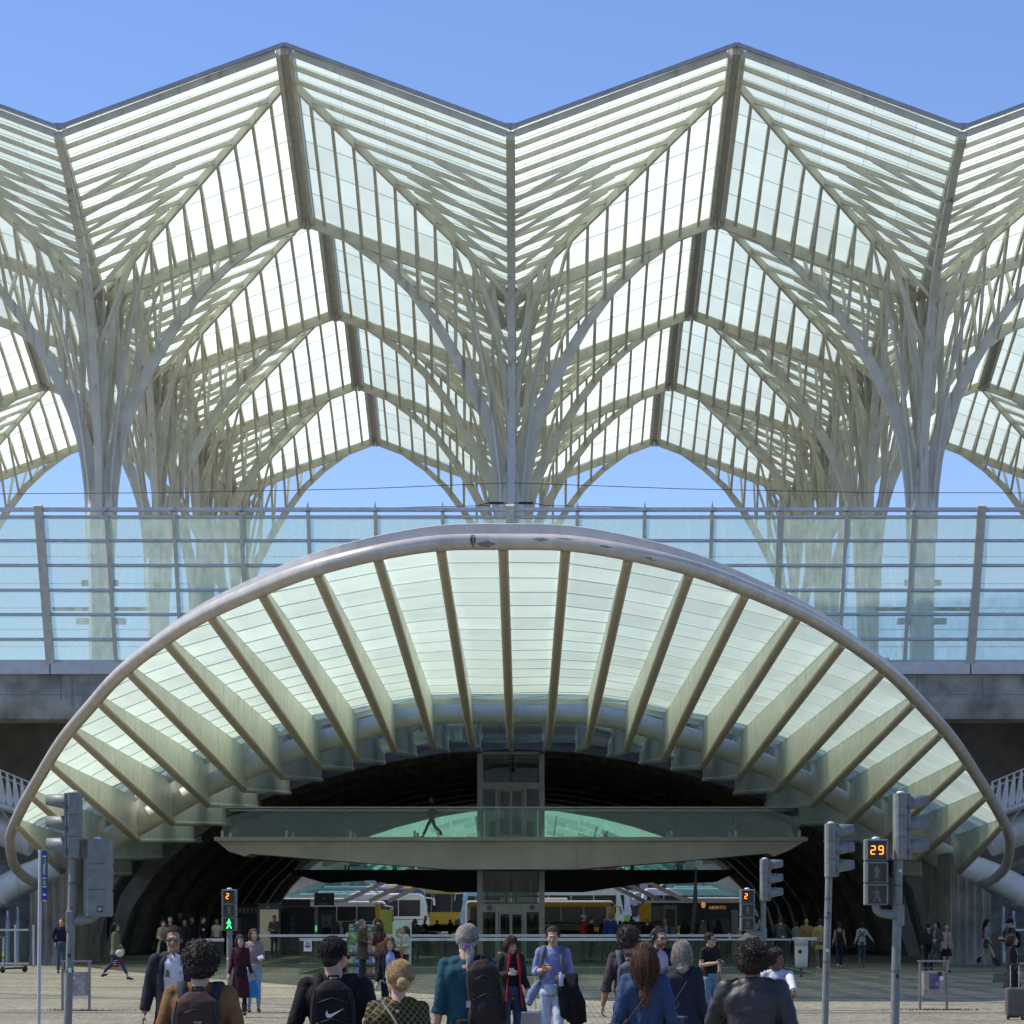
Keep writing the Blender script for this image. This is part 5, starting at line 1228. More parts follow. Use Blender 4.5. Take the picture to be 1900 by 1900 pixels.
def person(px, s, H, rz, label, skin='fair', sex='m', top=(.1, .1, .1), sleeve='long', hem=.88, topname='shirt', jacket=None, jopen=.9, jhem=.86, jname='jacket', bottom='trousers', bcol=(.03, .04, .08), bhem=.12,
           shoe=(.03, .03, .03), hair=('short', (.03, .02, .015)), arms=('hang', 'hang'), legs='stand', head=(0, 0), lod=1, glasses=None, stout=1., beard=False, dx=0, z0=0., group=None, boots=False, hl=.0, hat=None, disp=.018, torso_y=0., lean=0., hands=True, wide=1.):
    p = P(px, VY, s); t = thing('person', label, 'person', (p.x + dx, p.y, z0), rz, group); t['_'] = 1; del t['_']
    k = H / 1.75; t.scale = (k, k, k)
    v = {0: .0075, 1: .011, 2: .016}[lod]; vc = {0: .011, 1: .016, 2: .020}[lod]
    sh = (.168 if sex == 'm' else .142) * wide; f = sex == 'f'
    ST = stout
    hc = Vector((0, -.015 + torso_y, 1.615))
    yaw, pit = R(head[0]), R(head[1])
    HD = lambda x, y, z: rot_head((x, y, z), hc, yaw, pit)
    RM = Matrix.Rotation(yaw, 3, 'Z') @ Matrix.Rotation(pit, 3, 'X')
    # ---- body
    g = MB(); n = 16 if lod < 2 else 12
    g.ell(HD(0, .018, .022), (.076, .094, .092), n, 10, RM); g.ell(HD(0, -.022, -.025), (.063, .068, .092), n, 10, RM)
    g.ell(HD(0, -.042, -.082), (.046, .046, .034), n, 8, RM)
    g.ell(HD(0, -.078, .022), (.048, .018, .014), 10, 6, RM)                   # brow
    chain(g, [HD(0, -.088, .008), HD(0, -.106, -.030)], [.008, .0155], 8)      # nose
    g.ell(HD(.013, -.096, -.034), (.009, .011, .008), 8, 5, RM); g.ell(HD(-.013, -.096, -.034), (.009, .011, .008), 8, 5, RM)
    g.ell(HD(0, -.086, -.060), (.024, .010, .010), 8, 5, RM); g.ell(HD(0, -.084, -.100), (.022, .014, .016), 8, 6, RM)
    for sx in (-1, 1):
        g.ell(HD(sx * .035, -.066, -.028), (.022, .02, .026), 8, 6, RM)
        g.ell(HD(sx * .079, .012, -.008), (.010, .020, .031), 8, 6, RM)
    g.tube([(0, .022 + torso_y, 1.38), (0, .015 + torso_y, 1.46), HD(0, .02, -.085), HD(0, .01, -.03)], [.085, .062 if not f else .05, .056 if not f else .047, .06], 14)
    TR = [(.88, .145, .10), (1.0, .135 if not f else .115, .09), (1.15, .145 if not f else .118, .095), (1.30, .16 if not f else .135, .10), (1.40, .15 if not f else .125, .085), (1.455, .08, .06)]
    if f: TR[0] = (.88, .155, .105)
    def trunk(g, ex, z_lo, z_hi=1.455, rows=TR, cgap=None, flare=0., inner=.02):
        zs = [z_lo + (z_hi - z_lo) * i / 9 for i in range(10)]; rings = []; N = 20
        for z in zs:
            rx = interp(max(z, .88), [r[0] for r in rows], [r[1] for r in rows]) * (ST if z < 1.3 else 1 + (ST - 1) * .5) * (wide if z > 1.2 else 1); ry = interp(max(z, .88), [r[0] for r in rows], [r[2] for r in rows]) * ST
            if z < .88: rx += flare * (.88 - z); ry += flare * (.88 - z)
            e = ex if z < 1.42 else ex * .6
            yo = torso_y * (z - .9) / .5 + (0 if not f else (-.012 if 1.2 < z < 1.34 else 0)) - (.02 * (ST - 1) * 8 if .95 < z < 1.25 else 0)
            if cgap is None:
                rings.append([Vector(((rx + e) * math.cos(a), yo + (ry + e) * math.sin(a), z)) for a in [2 * math.pi * j / N for j in range(N)]])
            else:
                gp = cgap * (1. if z < 1.32 else 1.1); A = [-math.pi / 2 + gp / 2 + (2 * math.pi - gp) * j / (N - 1) for j in range(N)]
                o_ = [Vector(((rx + e) * math.cos(a), yo + (ry + e) * math.sin(a), z)) for a in A]; i_ = [Vector(((rx + e - inner) * math.cos(a), yo + (ry + e - inner) * math.sin(a), z)) for a in A[::-1]]
                rings.append(o_ + i_)
        g.loft(rings)
    trunk(g, -.008, .86)
    g.ell((0, 0, .9), (.145 * ST, .10, .12), n, 8)
    sides = []
    for i, sx in enumerate((-1, 1)):
        e, w = ARMS[arms[i]]; S_ = Vector((sx * sh, torso_y, 1.415)); E = Vector((sx * e[0] * (sh / .185) , e[1] + torso_y, e[2])); W_ = Vector((sx * w[0], w[1] + torso_y, w[2]))
        sides.append((S_, E, W_))
        ar = .046 if not f else .037
        chain(g, [S_, S_.lerp(E, .5), E], [ar * 1.1, ar, ar * .84]); chain(g, [E, E.lerp(W_, .4), W_], [ar * .84, ar * .86, .027 if not f else .023])
        if hands:
            d = (W_ - E).normalized(); 
            if arms[i] == 'pocket': d = Vector((0, -.1, -1)).normalized()
            sd = Vector((0, -1, 0)) if abs(d.y) < .8 else Vector((0, 0, 1)); sd = (sd - d * sd.dot(d)).normalized(); nn = d.cross(sd).normalized()
            B = Matrix((sd, nn, d)).transposed(); c = W_ + d * .05
            g.ell(c, (.038, .016, .052), 10, 7, B)
            inw = -sx * (1 if nn.x * sx * -sx > 0 else 1); curl = nn if nn.x * -sx > 0 else -nn
            for q_, (off, L_) in enumerate(((-.027, .058), (-.009, .068), (.009, .072), (.027, .062))):
                b = W_ + d * .088 + sd * off; m1 = b + (d * .75 + curl * .45).normalized() * L_ * .5; m2 = m1 + (d * .35 + curl * .9).normalized() * L_ * .5
                g.tube([b - d * .02, b, m1, m2], [.0095, .0095, .0088, .0075], 7); g.ell(m2, .0075, 7, 5); g.ell(m1, .009, 7, 5)
            th = W_ + d * .03 + sd * .032; th2 = th + (d * .7 + sd * .55 + curl * .3).normalized() * .04; th3 = th2 + (d * .8 + curl * .6).normalized() * .03
            g.tube([W_ + d * .015 + sd * .01, th, th2, th3], [.012, .0125, .011, .009], 7); g.ell(th3, .009, 7, 5)
    LG = LEGS[legs]; feet = []
    for i, sx in enumerate((-1, 1)):
        kn, an = LG[i]; kn = Vector(kn); an = Vector(an); hp = Vector((sx * .085, 0, .88)); bare = bottom in ('shorts', 'skirt', 'dress')
        q_ = 1 if f else 1.05
        chain(g, [hp, hp.lerp(kn, .5), kn], [.078 * q_, .065 * q_, .048 * q_]); chain(g, [kn, kn.lerp(an, .35) + Vector((0, .015, 0)), an], [.048 * q_, .047 * q_, .03])
        feet.append((kn, an))
    body = vox(g, 'body', SKIN[skin], t, v, smooth=2, factor=.45)
    # ---- face
    if lod < 2 or glasses:
        for sx in (-1, 1):
            if lod < 2 and not (glasses and glasses != 'clear'):
                g = MB(); g.ell(HD(sx * .031, -.0795, .004), (.0135, .008, .0065), 10, 6, RM); g.obj('eye', EYEW, body)
                g = MB(); g.ell(HD(sx * .031, -.0865, .004), (.0062, .003, .0062), 8, 5, RM); g.obj('iris', EYED, body)
                g = MB(); g.bar(HD(sx * .016, -.0905, .022), HD(sx * .046, -.084, .023), .006, .006); g.obj('eyebrow', M('brow_' + str(hair[1]), tuple(c * .6 for c in hair[1]), .9), body)
            if glasses:
                g = MB()
                if glasses == 'clear': g.tube([HD(sx * .031 + .02 * math.cos(a), -.095, .002 + .015 * math.sin(a)) for a in [j * .52 for j in range(13)]], .002, 5)
                else: g.ell(HD(sx * .032, -.094, .000), (.027, .006, .020), 14, 6, RM)
                o = g.obj('lens', SHADEG if glasses == 'green' else (SHADES if glasses != 'clear' else BLACK), body)
                g = MB(); g.bar(HD(sx * .058, -.088, .008), HD(sx * .083, .0, .004), .004, .007); g.bar(HD(0, -.098, .008), HD(sx * .012, -.097, .008), .004, .004); g.obj('glasses_arm', BLACK, body)
        if lod < 2: g = MB(); g.ell(HD(0, -.0965, -.060), (.019, .005, .0065), 10, 5, RM); g.obj('lips', LIP, body)
    if beard:
        g = MB(); g.ell(HD(0, -.045, -.085), (.056, .054, .040), 12, 7, RM); g.ell(HD(0, -.088, -.050), (.026, .012, .008), 8, 5, RM); vox(g, 'beard', M('beard' + str(beard), beard if isinstance(beard, tuple) else (.03, .02, .015), .95, bump=.5, bscale=300), t, .008, 1, .006, CLOUD2)
    # ---- garments
    def sleeves(g, ex, mode):
        for (S_, E, W_), nm, sd_ in zip(sides, arms, (-1, 1)):
            ar = (.046 if not f else .038) + ex
            g.ell(S_ + Vector((0, 0, -.012)), (ar * 1.16, ar * 1.18, ar * 1.12), 12, 8)
            chain(g, [(sd_ * .04, .012 + torso_y, 1.45), (S_.x * .55, .008 + torso_y, 1.437), S_ + Vector((0, 0, -.012))], [.045 + ex * .5, .045 + ex * .6, ar * .98], 12)
            g.ell((S_.x * .62, .01 + torso_y, 1.33), (.085 + ex, .085 + ex, .11), 14, 9)
            if mode == 'long': chain(g, [S_, S_.lerp(E, .5), E], [ar * 1.12, ar * 1.05, ar * .98]); Wc = E.lerp(W_, .93); g.tube([E, E.lerp(W_, .5), Wc], [ar * .98, ar * .92, ar * .80], 12); g.ell(E, ar * .98, 12, 7)
            elif mode == 'rolled': chain(g, [S_, S_.lerp(E, .5), E], [ar * 1.12, ar * 1.05, ar * .98]); g.tube([E, E.lerp(W_, .42)], [ar * .98, ar * .95], 12); g.tube([E.lerp(W_, .30), E.lerp(W_, .44)], [ar * 1.12, ar * 1.10], 12)
            elif mode == 'short': g.tube([S_, S_.lerp(E, .3), S_.lerp(E, .62)], [ar * 1.15, ar * 1.12, ar * 1.15], 12)
    tm = top if not isinstance(top, tuple) else fab(top)
    g = MB(); trunk(g, .012, hem, flare=.15 if hem < .8 else 0)
    if not jacket: sleeves(g, .010, sleeve)
    elif sleeve != 'none': sleeves(g, .006, 'short')
    tz = 1.452; g.lathe([(.085, tz - .03), (.068 if not f else .075, tz + .012)], 14, (0, .012 + torso_y, 0))
    vox(g, topname, tm, t, vc, 4, disp)
    if jacket:
        g = MB(); trunk(g, .034, jhem, 1.46, cgap=jopen if jopen else None, flare=.22, inner=.022); sleeves(g, .019, 'long' if sleeve != 'short_jacket' else 'short')
        if jopen:
            for sx in (-1, 1): chain(g, [(sx * .05, -.07 + torso_y, 1.475), (sx * .085, .01 + torso_y, 1.49), (0, .065 + torso_y, 1.485)], [.014, .016, .016], 8)
        else: g.lathe([(.10, 1.43), (.075, 1.50), (.078, 1.50)], 14, (0, .012 + torso_y, 0))
        vox(g, jname, jacket if not isinstance(jacket, tuple) else fab(jacket, .8), t, vc, 4, disp * 1.2)
    bm_ = bcol if not isinstance(bcol, tuple) else fab(bcol, .85)
    g = MB(); q_ = 1.0 if f else 1.08
    if bottom in ('trousers', 'shorts'):
        g.ell((0, .0, .90), (.158 * ST, .112 * ST, .115), 16, 9); g.lathe([(.13, .86), (.135, 1.0)], 16)
        for (kn, an), sx in zip(feet, (-1, 1)):
            hp = Vector((sx * .082, .0, .88)); e = .013
            if bottom == 'trousers':
                ank = an.lerp(kn, max(0, (bhem - .1) / .4)); chain(g, [hp, hp.lerp(kn, .5), kn], [.088 * q_, .074 * q_, .060 * q_]); g.tube([kn, kn.lerp(ank, .4) + Vector((0, .01, 0)), ank], [.060 * q_, .058 * q_, (.046 if not f else .040) + (.012 if not f else 0)], 12)
            else: g.tube([hp, hp.lerp(kn, .8)], [.09, .075], 12)
    else:
        zl = bhem; rr_ = []
        for i in range(7):
            z = 1.02 + (zl - 1.02) * i / 6; u = i / 6; rr_.append((.125 + .06 * u ** .7 + .02 * u, z))
        g.loft([[Vector((r * math.cos(a) * 1.05, r * .8 * math.sin(a) + .012 * math.sin(5 * a) * u_, z)) for a in [2 * math.pi * j / 20 for j in range(20)]] for (r, z), u_ in zip(rr_, [j / 6 for j in range(7)])])
    vox(g, 'trousers' if bottom in ('trousers', 'shorts') else 'skirt', bm_, t, vc, 3, disp * .8)
    sm = fab(shoe, .5, k='shoe')
    for (kn, an), sx in zip(feet, (-1, 1)):
        g = MB(); tilt = min(.6, max(0, (an.z - .1) * 4)) * (1 if an.y > 0 else -.6); RX = Matrix.Rotation(-tilt, 3, 'X'); c = Vector((an.x, an.y, an.z))
        o_ = lambda y, z: c + RX @ Vector((0, y, z))
        g.ell(o_(.0, -.045), (.042, .055, .045), 12, 7, RX); g.ell(o_(-.10, -.06), (.045, .085, .030), 12, 7, RX); g.ell(o_(-.05, -.05), (.042, .08, .038), 12, 7, RX)
        if boots: g.tube([an, an.lerp(kn, .5)], [.055, .062], 12)
        shoe_o = vox(g, 'shoe', sm, t, max(.009, v), 2)
    # ---- hair
    kind, hcol = hair; hm = M('hair_%.3f_%.3f_%.3f' % hcol, hcol, .6, var=.35, scale=60, bump=.4, bscale=260, spec=.4); rr = random.Random(int(px * 7 + s))
    if kind != 'bald':
        g = MB(); big = dict(short=.004, curly=.028, afro=.026, long=.008, bob=.010, pony=.004, bun=.007, cap=.003).get(kind, .012)
        g.ell(HD(0, .026, .032), (.080 + big, .096 + big, .090 + big), 18, 12, RM)
        if kind in ('short', 'pony', 'bun', 'cap'): g.ell(HD(0, .06, -.012), (.070, .058, .072), 14, 8, RM)
        if kind in ('long', 'bob'):
            L_ = hl or .3
            for sx in (-1, 1): chain(g, [HD(sx * .066, .0, .02), HD(sx * .070, .02, -.08), HD(sx * .062, .05, -.14 - L_ * .2)], [.024, .026, .02], 8)
            g.tube([HD(0, .065, .02), HD(0, .085, -.08), HD(0, .10, -.10 - L_ * .5) + Vector((0, .01, 0)), HD(0, .09, -.08 - L_)], [.066, .066, .060, .022], 14, sx=1.18)
        if kind == 'curly' or kind == 'afro': g.ell(HD(0, .05, -.02), (.088 + big * .5, .075 + big, .085), 14, 8, RM)
        if kind == 'bun': g.ell(HD(.02, .125, -.02), (.045, .04, .05), 12, 8, RM)
        if kind == 'pony':
            g.tube([HD(0, .10, -.03), HD(0, .135, -.07), HD(0, .14, -.16), HD(.0, .125, -.30)], [.022, .028, .032, .012], 10)
        # cut the hair away from the face: push front vertices back behind the hairline
        vs = []
        for q in g.v:
            l = RM.inverted() @ (Vector(q) - hc)
            hlz = .075 if kind != 'afro' else .07
            if l.y < -.035 and l.z < hlz: l.y = -.035 + (l.y + .035) * .12
            vs.append(tuple(hc + RM @ l))
        g.v = vs
        hv = {0: .008, 1: .011, 2: .015}[lod]
        ho = vox(g, 'hair', hm, t, hv, 2, .010 if kind in ('short', 'pony', 'bun') else .014 if kind in ('long', 'bob') else .03, CLOUD2)
        # loose strands and curls
        if lod < 2:
            g = MB()
            if kind in ('curly', 'afro'):
                rad = .1 + big
                for i in range(420 if lod == 0 else 200):
                    a = rr.uniform(0, 2 * math.pi); u = rr.uniform(-.75, 1); cz = math.sqrt(max(0, 1 - u * u)); d = Vector((math.cos(a) * cz, math.sin(a) * cz, u))
                    if d.y < -.3 and d.z < .55: continue
                    c = Vector((d.x * (.080 + big), .028 + d.y * (.096 + big), .022 + d.z * (.090 + big))); tx = d.orthogonal().normalized(); ty = d.cross(tx); L2 = rr.uniform(.012, .03) * (1.4 if kind == 'afro' else 1); r2 = rr.uniform(.006, .011); ph = rr.uniform(0, 6)
                    g.tube([HD(*(c + d * (L2 * (j / 9) - .004) + (tx * math.cos(ph + j * 1.1) + ty * math.sin(ph + j * 1.1)) * r2)) for j in range(10)], .0028, 3, cap=False)
            elif kind in ('short', 'bob', 'long', 'pony', 'bun'):
                for i in range(1000 if lod == 0 else 160):
                    a = rr.uniform(0, 2 * math.pi); u = rr.uniform(-.35 if kind == 'short' else 0.0, 1); cz = math.sqrt(max(0, 1 - u * u)); d = Vector((math.cos(a) * cz, math.sin(a) * cz, u))
                    if d.y < -.45 and d.z < .6: continue
                    c = Vector((d.x * (.083 + big), .028 + d.y * (.099 + big), .030 + d.z * (.093 + big)))
                    L2 = {'short': .030, 'pony': .09, 'bun': .09, 'bob': .2, 'long': .12 + (hl or .3) * .6}[kind] * rr.uniform(.7, 1.1); pts = []; q = c.copy(); dr = Vector((rr.uniform(-.4, .4), .35 + rr.uniform(-.2, .2), -.3 + rr.uniform(-.3, .2))) if kind == 'short' else Vector((d.x * .22, .18 + d.y * .2, -.5))
                    for j in range(6):
                        pts.append(HD(*q)); st = L2 / 5; dr = dr.normalized(); q = q + dr * st
                        rr_ = Vector((q.x / (.085 + big), (q.y - .028) / (.101 + big), (q.z - .03) / (.095 + big)))
                        if kind in ('pony', 'bun'): tgt = Vector((0, .12, -.03)); dr = dr * .5 + (tgt - q).normalized() * .7
                        else:
                            dr.z -= .32 if kind == 'short' else 1.1
                            if kind in ('long', 'bob') and q.z < -.03: dr.x -= q.x * 5; dr.y += (.08 - q.y) * 3
                        if q.z > -.03 and rr_.length < 1.02: q = Vector((0, .028, .03)) + (q - Vector((0, .028, .03))) * (1.03 / max(.3, rr_.length))
                    sr = (.7 if kind != 'short' else 1.0) if lod == 0 else 1.5; g.tube(pts, [.0018 * sr, .0021 * sr, .0021 * sr, .0019 * sr, .0016 * sr, .0006], 3, cap=False)
            if g.v:
                o = g.obj('hair_strands', hm, ho)
    if hat:
        g = MB(); g.ell(HD(0, .02, .055), (.098, .112, .075), 16, 9, RM); g.ell(HD(0, -.11, .055), (.075, .07, .010), 12, 6, RM); g.obj('cap', fab(hat), t)
    return t

def attach(t, name, label, cat, group=None):
    """a carried thing in the carrier's place and frame"""
    o = thing(name, label, cat, t.location[:], t.rotation_euler[2], group); o.scale = t.scale; return o
def backpack(t, label, col, w=.30, h=.46, zc=1.17, x=0., y=.18, d=.15, straps=True, both=True, tilt=0., scol=None, pocket=True, sy=1.):
    b = attach(t, 'backpack', label, 'backpack'); m = fab(col, .75, k='pack'); sm = fab(scol or col, .8, k='strap')
    g = MB(); RT = Matrix.Rotation(tilt, 3, 'Y')
    rings = []
    for i in range(9):
        u = i / 8; z = (u - .5) * h; ww = w * (1 - .10 * (2 * u - 1) ** 2 - (.55 * ((u - .75) / .25) ** 2 if u > .75 else 0) - (.15 * ((.15 - u) / .15) if u < .15 else 0)) / 2; dd = d * (1 - .3 * u ** 2 - (.3 if i in (0, 8) else 0)) / 2
        ring = []
        for j in range(20):
            a = 2 * math.pi * j / 20; ca, sa = math.cos(a), math.sin(a); e = .65
            ring.append(Vector((x, y, zc)) + RT @ Vector((math.copysign(abs(ca) ** e, ca) * ww, math.copysign(abs(sa) ** e, sa) * dd + .02, z)))
        rings.append(ring)
    g.loft(rings); vox(g, 'pack_body', m, b, .010, 3, .010)
    if pocket:
        g = MB(); RB = RT
        g.ell(Vector((x, y + d * .45, zc)) + RT @ Vector((0, 0, -h * .2)), (w * .36, .05, h * .22), 14, 8, RT); g.obj('front_pocket', m, b)
        for sx in (-1, 1):
            g = MB(); q = [Vector((x, y, zc)) + RT @ Vector((sx * w * a, b_ * d, h * c)) for a, b_, c in ((.36, .50, .38), (.42, .52, .15), (.43, .54, -.15), (.40, .50, -.4))]; g.tube(q, .006, 5); g.obj('piping', sm, b)
            g = MB(); g.ell(Vector((x, y + .03, zc)) + RT @ Vector((sx * w * .46, 0, -h * .28)), (.03, d * .34, h * .17), 10, 7); g.obj('side_pocket', sm, b)
            g = MB(); g.bar(Vector((x, y, zc)) + RT @ Vector((sx * w * .47, d * .1, h * .05)), Vector((x, y, zc)) + RT @ Vector((sx * w * .30, d * .62, h * .02)), .02, .006, up=(0, 0, 1)); g.obj('side_strap', BLACK, b)
        for zz_ in (.28, .02):
            g = MB(); q = [Vector((x, y + .030 + d * (.52 - .12 * abs(k_) / 3 - (.06 if zz_ > .1 else 0)), zc)) + RT @ Vector((k_ * w * .12, 0, h * zz_ - .012 * abs(k_))) for k_ in range(-3, 4)]
            g.tube(q, .004, 5); g.obj('zip', BLACK, b)
    g = MB(); g.tube([Vector((x - .04, y - .03, zc + h * .46)), Vector((x - .03, y - .02, zc + h * .55)), Vector((x + .03, y - .02, zc + h * .55)), Vector((x + .04, y - .03, zc + h * .46))], .009, 7); g.obj('grab_loop', sm, b)
    if straps:
        for sx in ((-1, 1) if both else ((1,) if straps == 1 else (-1,))):
            g = MB(); pts = [(x * .5 + sx * .085, .125, zc + h * .30), (sx * .11, .085, 1.44), (sx * .115, .03, 1.492), (sx * .12, -.05, 1.475), (sx * .128, -.115, 1.38), (sx * .14, -.125, 1.22), (sx * .165, -.05, 1.08), (sx * .14, .10, 1.02)]
            pts = [Vector(q) for q in pts]; rings = []
            for i, q in enumerate(pts):
                tt = (pts[min(i + 1, len(pts) - 1)] - pts[max(i - 1, 0)]).normalized(); xx = Vector((1, 0, 0)); nn = tt.cross(xx).normalized(); wd = .03 if i < 6 else .014
                rings.append([q + xx * wd + nn * .008, q - xx * wd + nn * .008, q - xx * wd - nn * .008, q + xx * wd - nn * .008])
            g.loft(rings, smooth=True); g.obj('shoulder_strap', sm, b)
    return b
def crossbody(t, label, col, frm=(-.13, .02, 1.46), to=(.17, .02, .98), bag=(.05, .10, .14), back=True, bagcol=None, r=.008, name='shoulder_bag', bside=1):
    b = attach(t, name, label, 'bag'); m = fab(col, .7, k='strap')
    A, B = Vector(frm), Vector(to)
    for yy in (.135, -.135):
        pts = [A + Vector((0, 0, .025)), A.lerp(B, .15) + Vector((0, yy * .8, 0)), A.lerp(B, .5) + Vector((0, yy, 0)), A.lerp(B, .85) + Vector((0, yy * .95, 0)), B]
        g = MB(); g.tube(pts, r, 6); g.obj('strap', m, b)
    g = MB(); g.box(B + Vector((bside * .04, 0, -.05)), (bag[0] * 2, bag[1] * 2, bag[2] * 2)); g.obj('bag_body', fab(bagcol or col, .6, k='bag'), b, bevel=.03)
    return b
def phone(t, side, label='black phone'):
    e = {'phone': (.075, -.345, 1.215), 'read': (.05, -.36, 1.42)}.get(side, (.075, -.345, 1.215))
def held(t, name, label, cat, wrist, size, col, rot=(0, 0, 0), bev=.006, drop=0):
    b = attach(t, name, label, cat); g = MB(); g.box((wrist[0], wrist[1], wrist[2] - drop), size, Euler(rot).to_matrix()); g.obj('casing', fab(col, .4, k='held'), b, bevel=bev); return b
def suitcase(px, s, label, col, h=.55, w=.38, d=.24, rz=0., handle=.45):
    p = P(px, VY, s); t = thing('suitcase', label, 'suitcase', (p.x, p.y, 0), rz); m = M('case' + str(col), col, .35, spec=.5)
    g = MB(); g.box((0, 0, .07 + h / 2), (w, d, h)); g.obj('shell', m, t, bevel=.045)
    for i in range(5):
        g = MB(); g.box((0, -d / 2 - .002, .07 + h * (.2 + .07 * i)), (w * .86, .012, .012)); g.obj('ridge', m, t)
    for sx in (-1, 1):
        g = MB(); g.tube([(sx * w * .22, d * .3, .07 + h), (sx * w * .22, d * .3, .07 + h + handle)], .010, 8); g.obj('handle_tube', STAINL, t)
        for sy in (-1, 1):
            g = MB(); g.tube([(sx * (w / 2 - .05) - .012, sy * (d / 2 - .05), .035), (sx * (w / 2 - .05) + .012, sy * (d / 2 - .05), .035)], .033, 10); g.obj('wheel', BLACK, t)
    g = MB(); g.tube([(-w * .25, d * .3, .07 + h + handle), (w * .25, d * .3, .07 + h + handle)], .016, 8); g.obj('grip', BLACK, t)
    return t
PI = math.pi
NAVY = (.018, .022, .045); BLK = (.012, .012, .014); JEAN = (.07, .12, .20); LJEAN = (.30, .38, .48); DJ = (.03, .045, .09)
BRN = (.03, .018, .012); DKH = (.015, .011, .01)

# --- foreground, backs to the camera
t = person(372, 285, 1.80, PI, 'person in a brown sweater with dark curly hair and brown backpack, seen from behind', 'pale', top=(.20, .105, .045), hair=('curly', (.028, .018, .013)), arms=('wide', 'wide'), bcol=DJ, lod=0, wide=1.05, disp=.016)
b = backpack(t, 'brown backpack with coloured patches on the curly haired person', (.055, .035, .03), w=.32, h=.50, zc=1.19, d=.17, scol=(.03, .035, .045))
for (x, z, c, w, h) in ((-.02, 1.18, (.25, .2, .25), .05, .035), (.09, 1.07, (.5, .2, .05), .04, .06), (.115, 1.03, (.4, .03, .03), .025, .05), (.07, 1.03, (.4, .35, .2), .02, .05)):
    g = MB(); g.box((x, .300, z + .06), (w, .006, h)); g.obj('patch', M('patch' + str(c), c, .6, var=.5, scale=60), b)
g = MB(); g.box((0, .20, 1.41), (.06, .03, .09)); g.obj('buckle', BLACK, b)
t = person(322, 182, 1.85, R(8), 'person in sunglasses, white polo shirt and open black jacket facing the camera', 'tan', top=(.62, .60, .66), topname='polo_shirt', jacket=(.02, .024, .03), jopen=1.15, jhem=.78, bcol=(.02, .02, .035), hair=('short', (.035, .018, .012)), arms=('wide', 'wide'), legs='step', head=(-4, 3), lod=0, glasses='green', disp=.008)
g = MB(); g.prism([(-.07, -.0), (-.012, .03), (-.03, -.055)], -.012, 0); o = g.obj('collar', fab((.66, .64, .68)), t); o.location = (0, -.075, 1.46)
g = MB(); g.prism([(.07, -.0), (.012, .03), (.03, -.055)], -.012, 0); o = g.obj('collar', fab((.66, .64, .68)), t); o.location = (0, -.075, 1.46)
g = MB(); g.lathe([(.0, -.03), (.018, -.02), (.022, .0), (.016, .02), (.0, .03)], 10); o = g.obj('chest_crest', M('crest', (.12, .13, .06), .7), t); o.location = (-.06, -.118, 1.29); o.scale = (1, .3, 1)
g = MB(); g.bar((-.022, 0, 0), (.022, 0, .0), .006, .008); g.bar((-.014, 0, .055), (.012, 0, .06), .006, .010); o = g.obj('crest_ribbon', M('crest_red', (.25, .05, .04), .7), t); o.location = (-.06, -.122, 1.262)
g = MB(); g.bar((0, 0, -.012), (0.004, 0, .014), .006, .008); o = g.obj('chest_logo', INK, t); o.location = (.065, -.12, 1.30)
g = MB(); g.box((0, -.112, .955), (.06, .02, .04)); g.obj('belt_buckle', M('belt_red', (.25, .05, .04), .6), t)
b = attach(t, 'carrier_bag', 'bag with long black straps hanging from the hand of the man in sunglasses', 'bag'); g = MB(); g.tube([(-.31, -.02, .80), (-.34, -.0, .6), (-.36, 0, .42)], .010, 6); g.tube([(-.30, -.04, .80), (-.28, -.03, .6), (-.30, 0, .42)], .010, 6); g.obj('strap', BLACK, b)
g = MB(); g.box((-.33, 0, .25), (.26, .12, .34)); g.obj('bag_body', fab((.2, .18, .25)), b, bevel=.03)

t = person(622, 268, 1.83, PI, 'bearded person in black sweater and glasses carrying a black sports backpack, from behind', 'fair', top=(.014, .013, .017), hair=('short', (.018, .013, .012)), arms=('wide', 'wide'), bcol=BLK, lod=0, glasses='dark', beard=True, head=(-32, 4), wide=1.14, stout=1.1)
b = backpack(t, 'black sports backpack with a white swoosh mark', (.012, .012, .014), w=.30, h=.52, zc=1.20, d=.16, y=.20)
g = MB()      # the white swoosh, as a curved tapering blade
top_ = [(-.055, .030), (-.030, .014), (.0, .004), (.025, -.006), (.040, -.012), (.050, -.006)]
bot_ = [(.052, .004), (.044, .020), (.034, .010), (.030, .006), (.0, .010)]
sw = [(-.058, .034), (.020, .002), (.032, .000), (.040, .006), (.046, .022), (.054, .004), (.050, -.012), (.038, -.020), (.018, -.014)]
g.prism(sw, 0, .004); o = g.obj('swoosh_mark', WHITEP, b, fix=True); o.location = (-.02, .331, 1.24)
o.scale = (1.1, 1, 1.2)
t = person(738, 285, 1.69, PI, 'blonde person with a loose bun in a black and olive lattice top, from behind', 'pale', 'f', top=BLK, hair=('bun', (.42, .28, .13)), arms=('hang', 'wide'), lod=0, head=(28, -4), glasses='clear', wide=1.14, stout=1.12, sleeve='long')
LAT = bpy.data.materials.new('lattice_knit'); LAT.use_nodes = True
nt2 = LAT.node_tree; bs = nt2.nodes['Principled BSDF']; bs.inputs['Roughness'].default_value = .9
tc = nt2.nodes.new('ShaderNodeTexCoord'); sx_ = nt2.nodes.new('ShaderNodeSeparateXYZ'); nt2.links.new(tc.outputs['Object'], sx_.inputs[0])
def mth(op, a, b=None, v=None):
    n = nt2.nodes.new('ShaderNodeMath'); n.operation = op; nt2.links.new(a, n.inputs[0])
    if b is not None: nt2.links.new(b, n.inputs[1])
    elif v is not None: n.inputs[1].default_value = v
    return n.outputs[0]
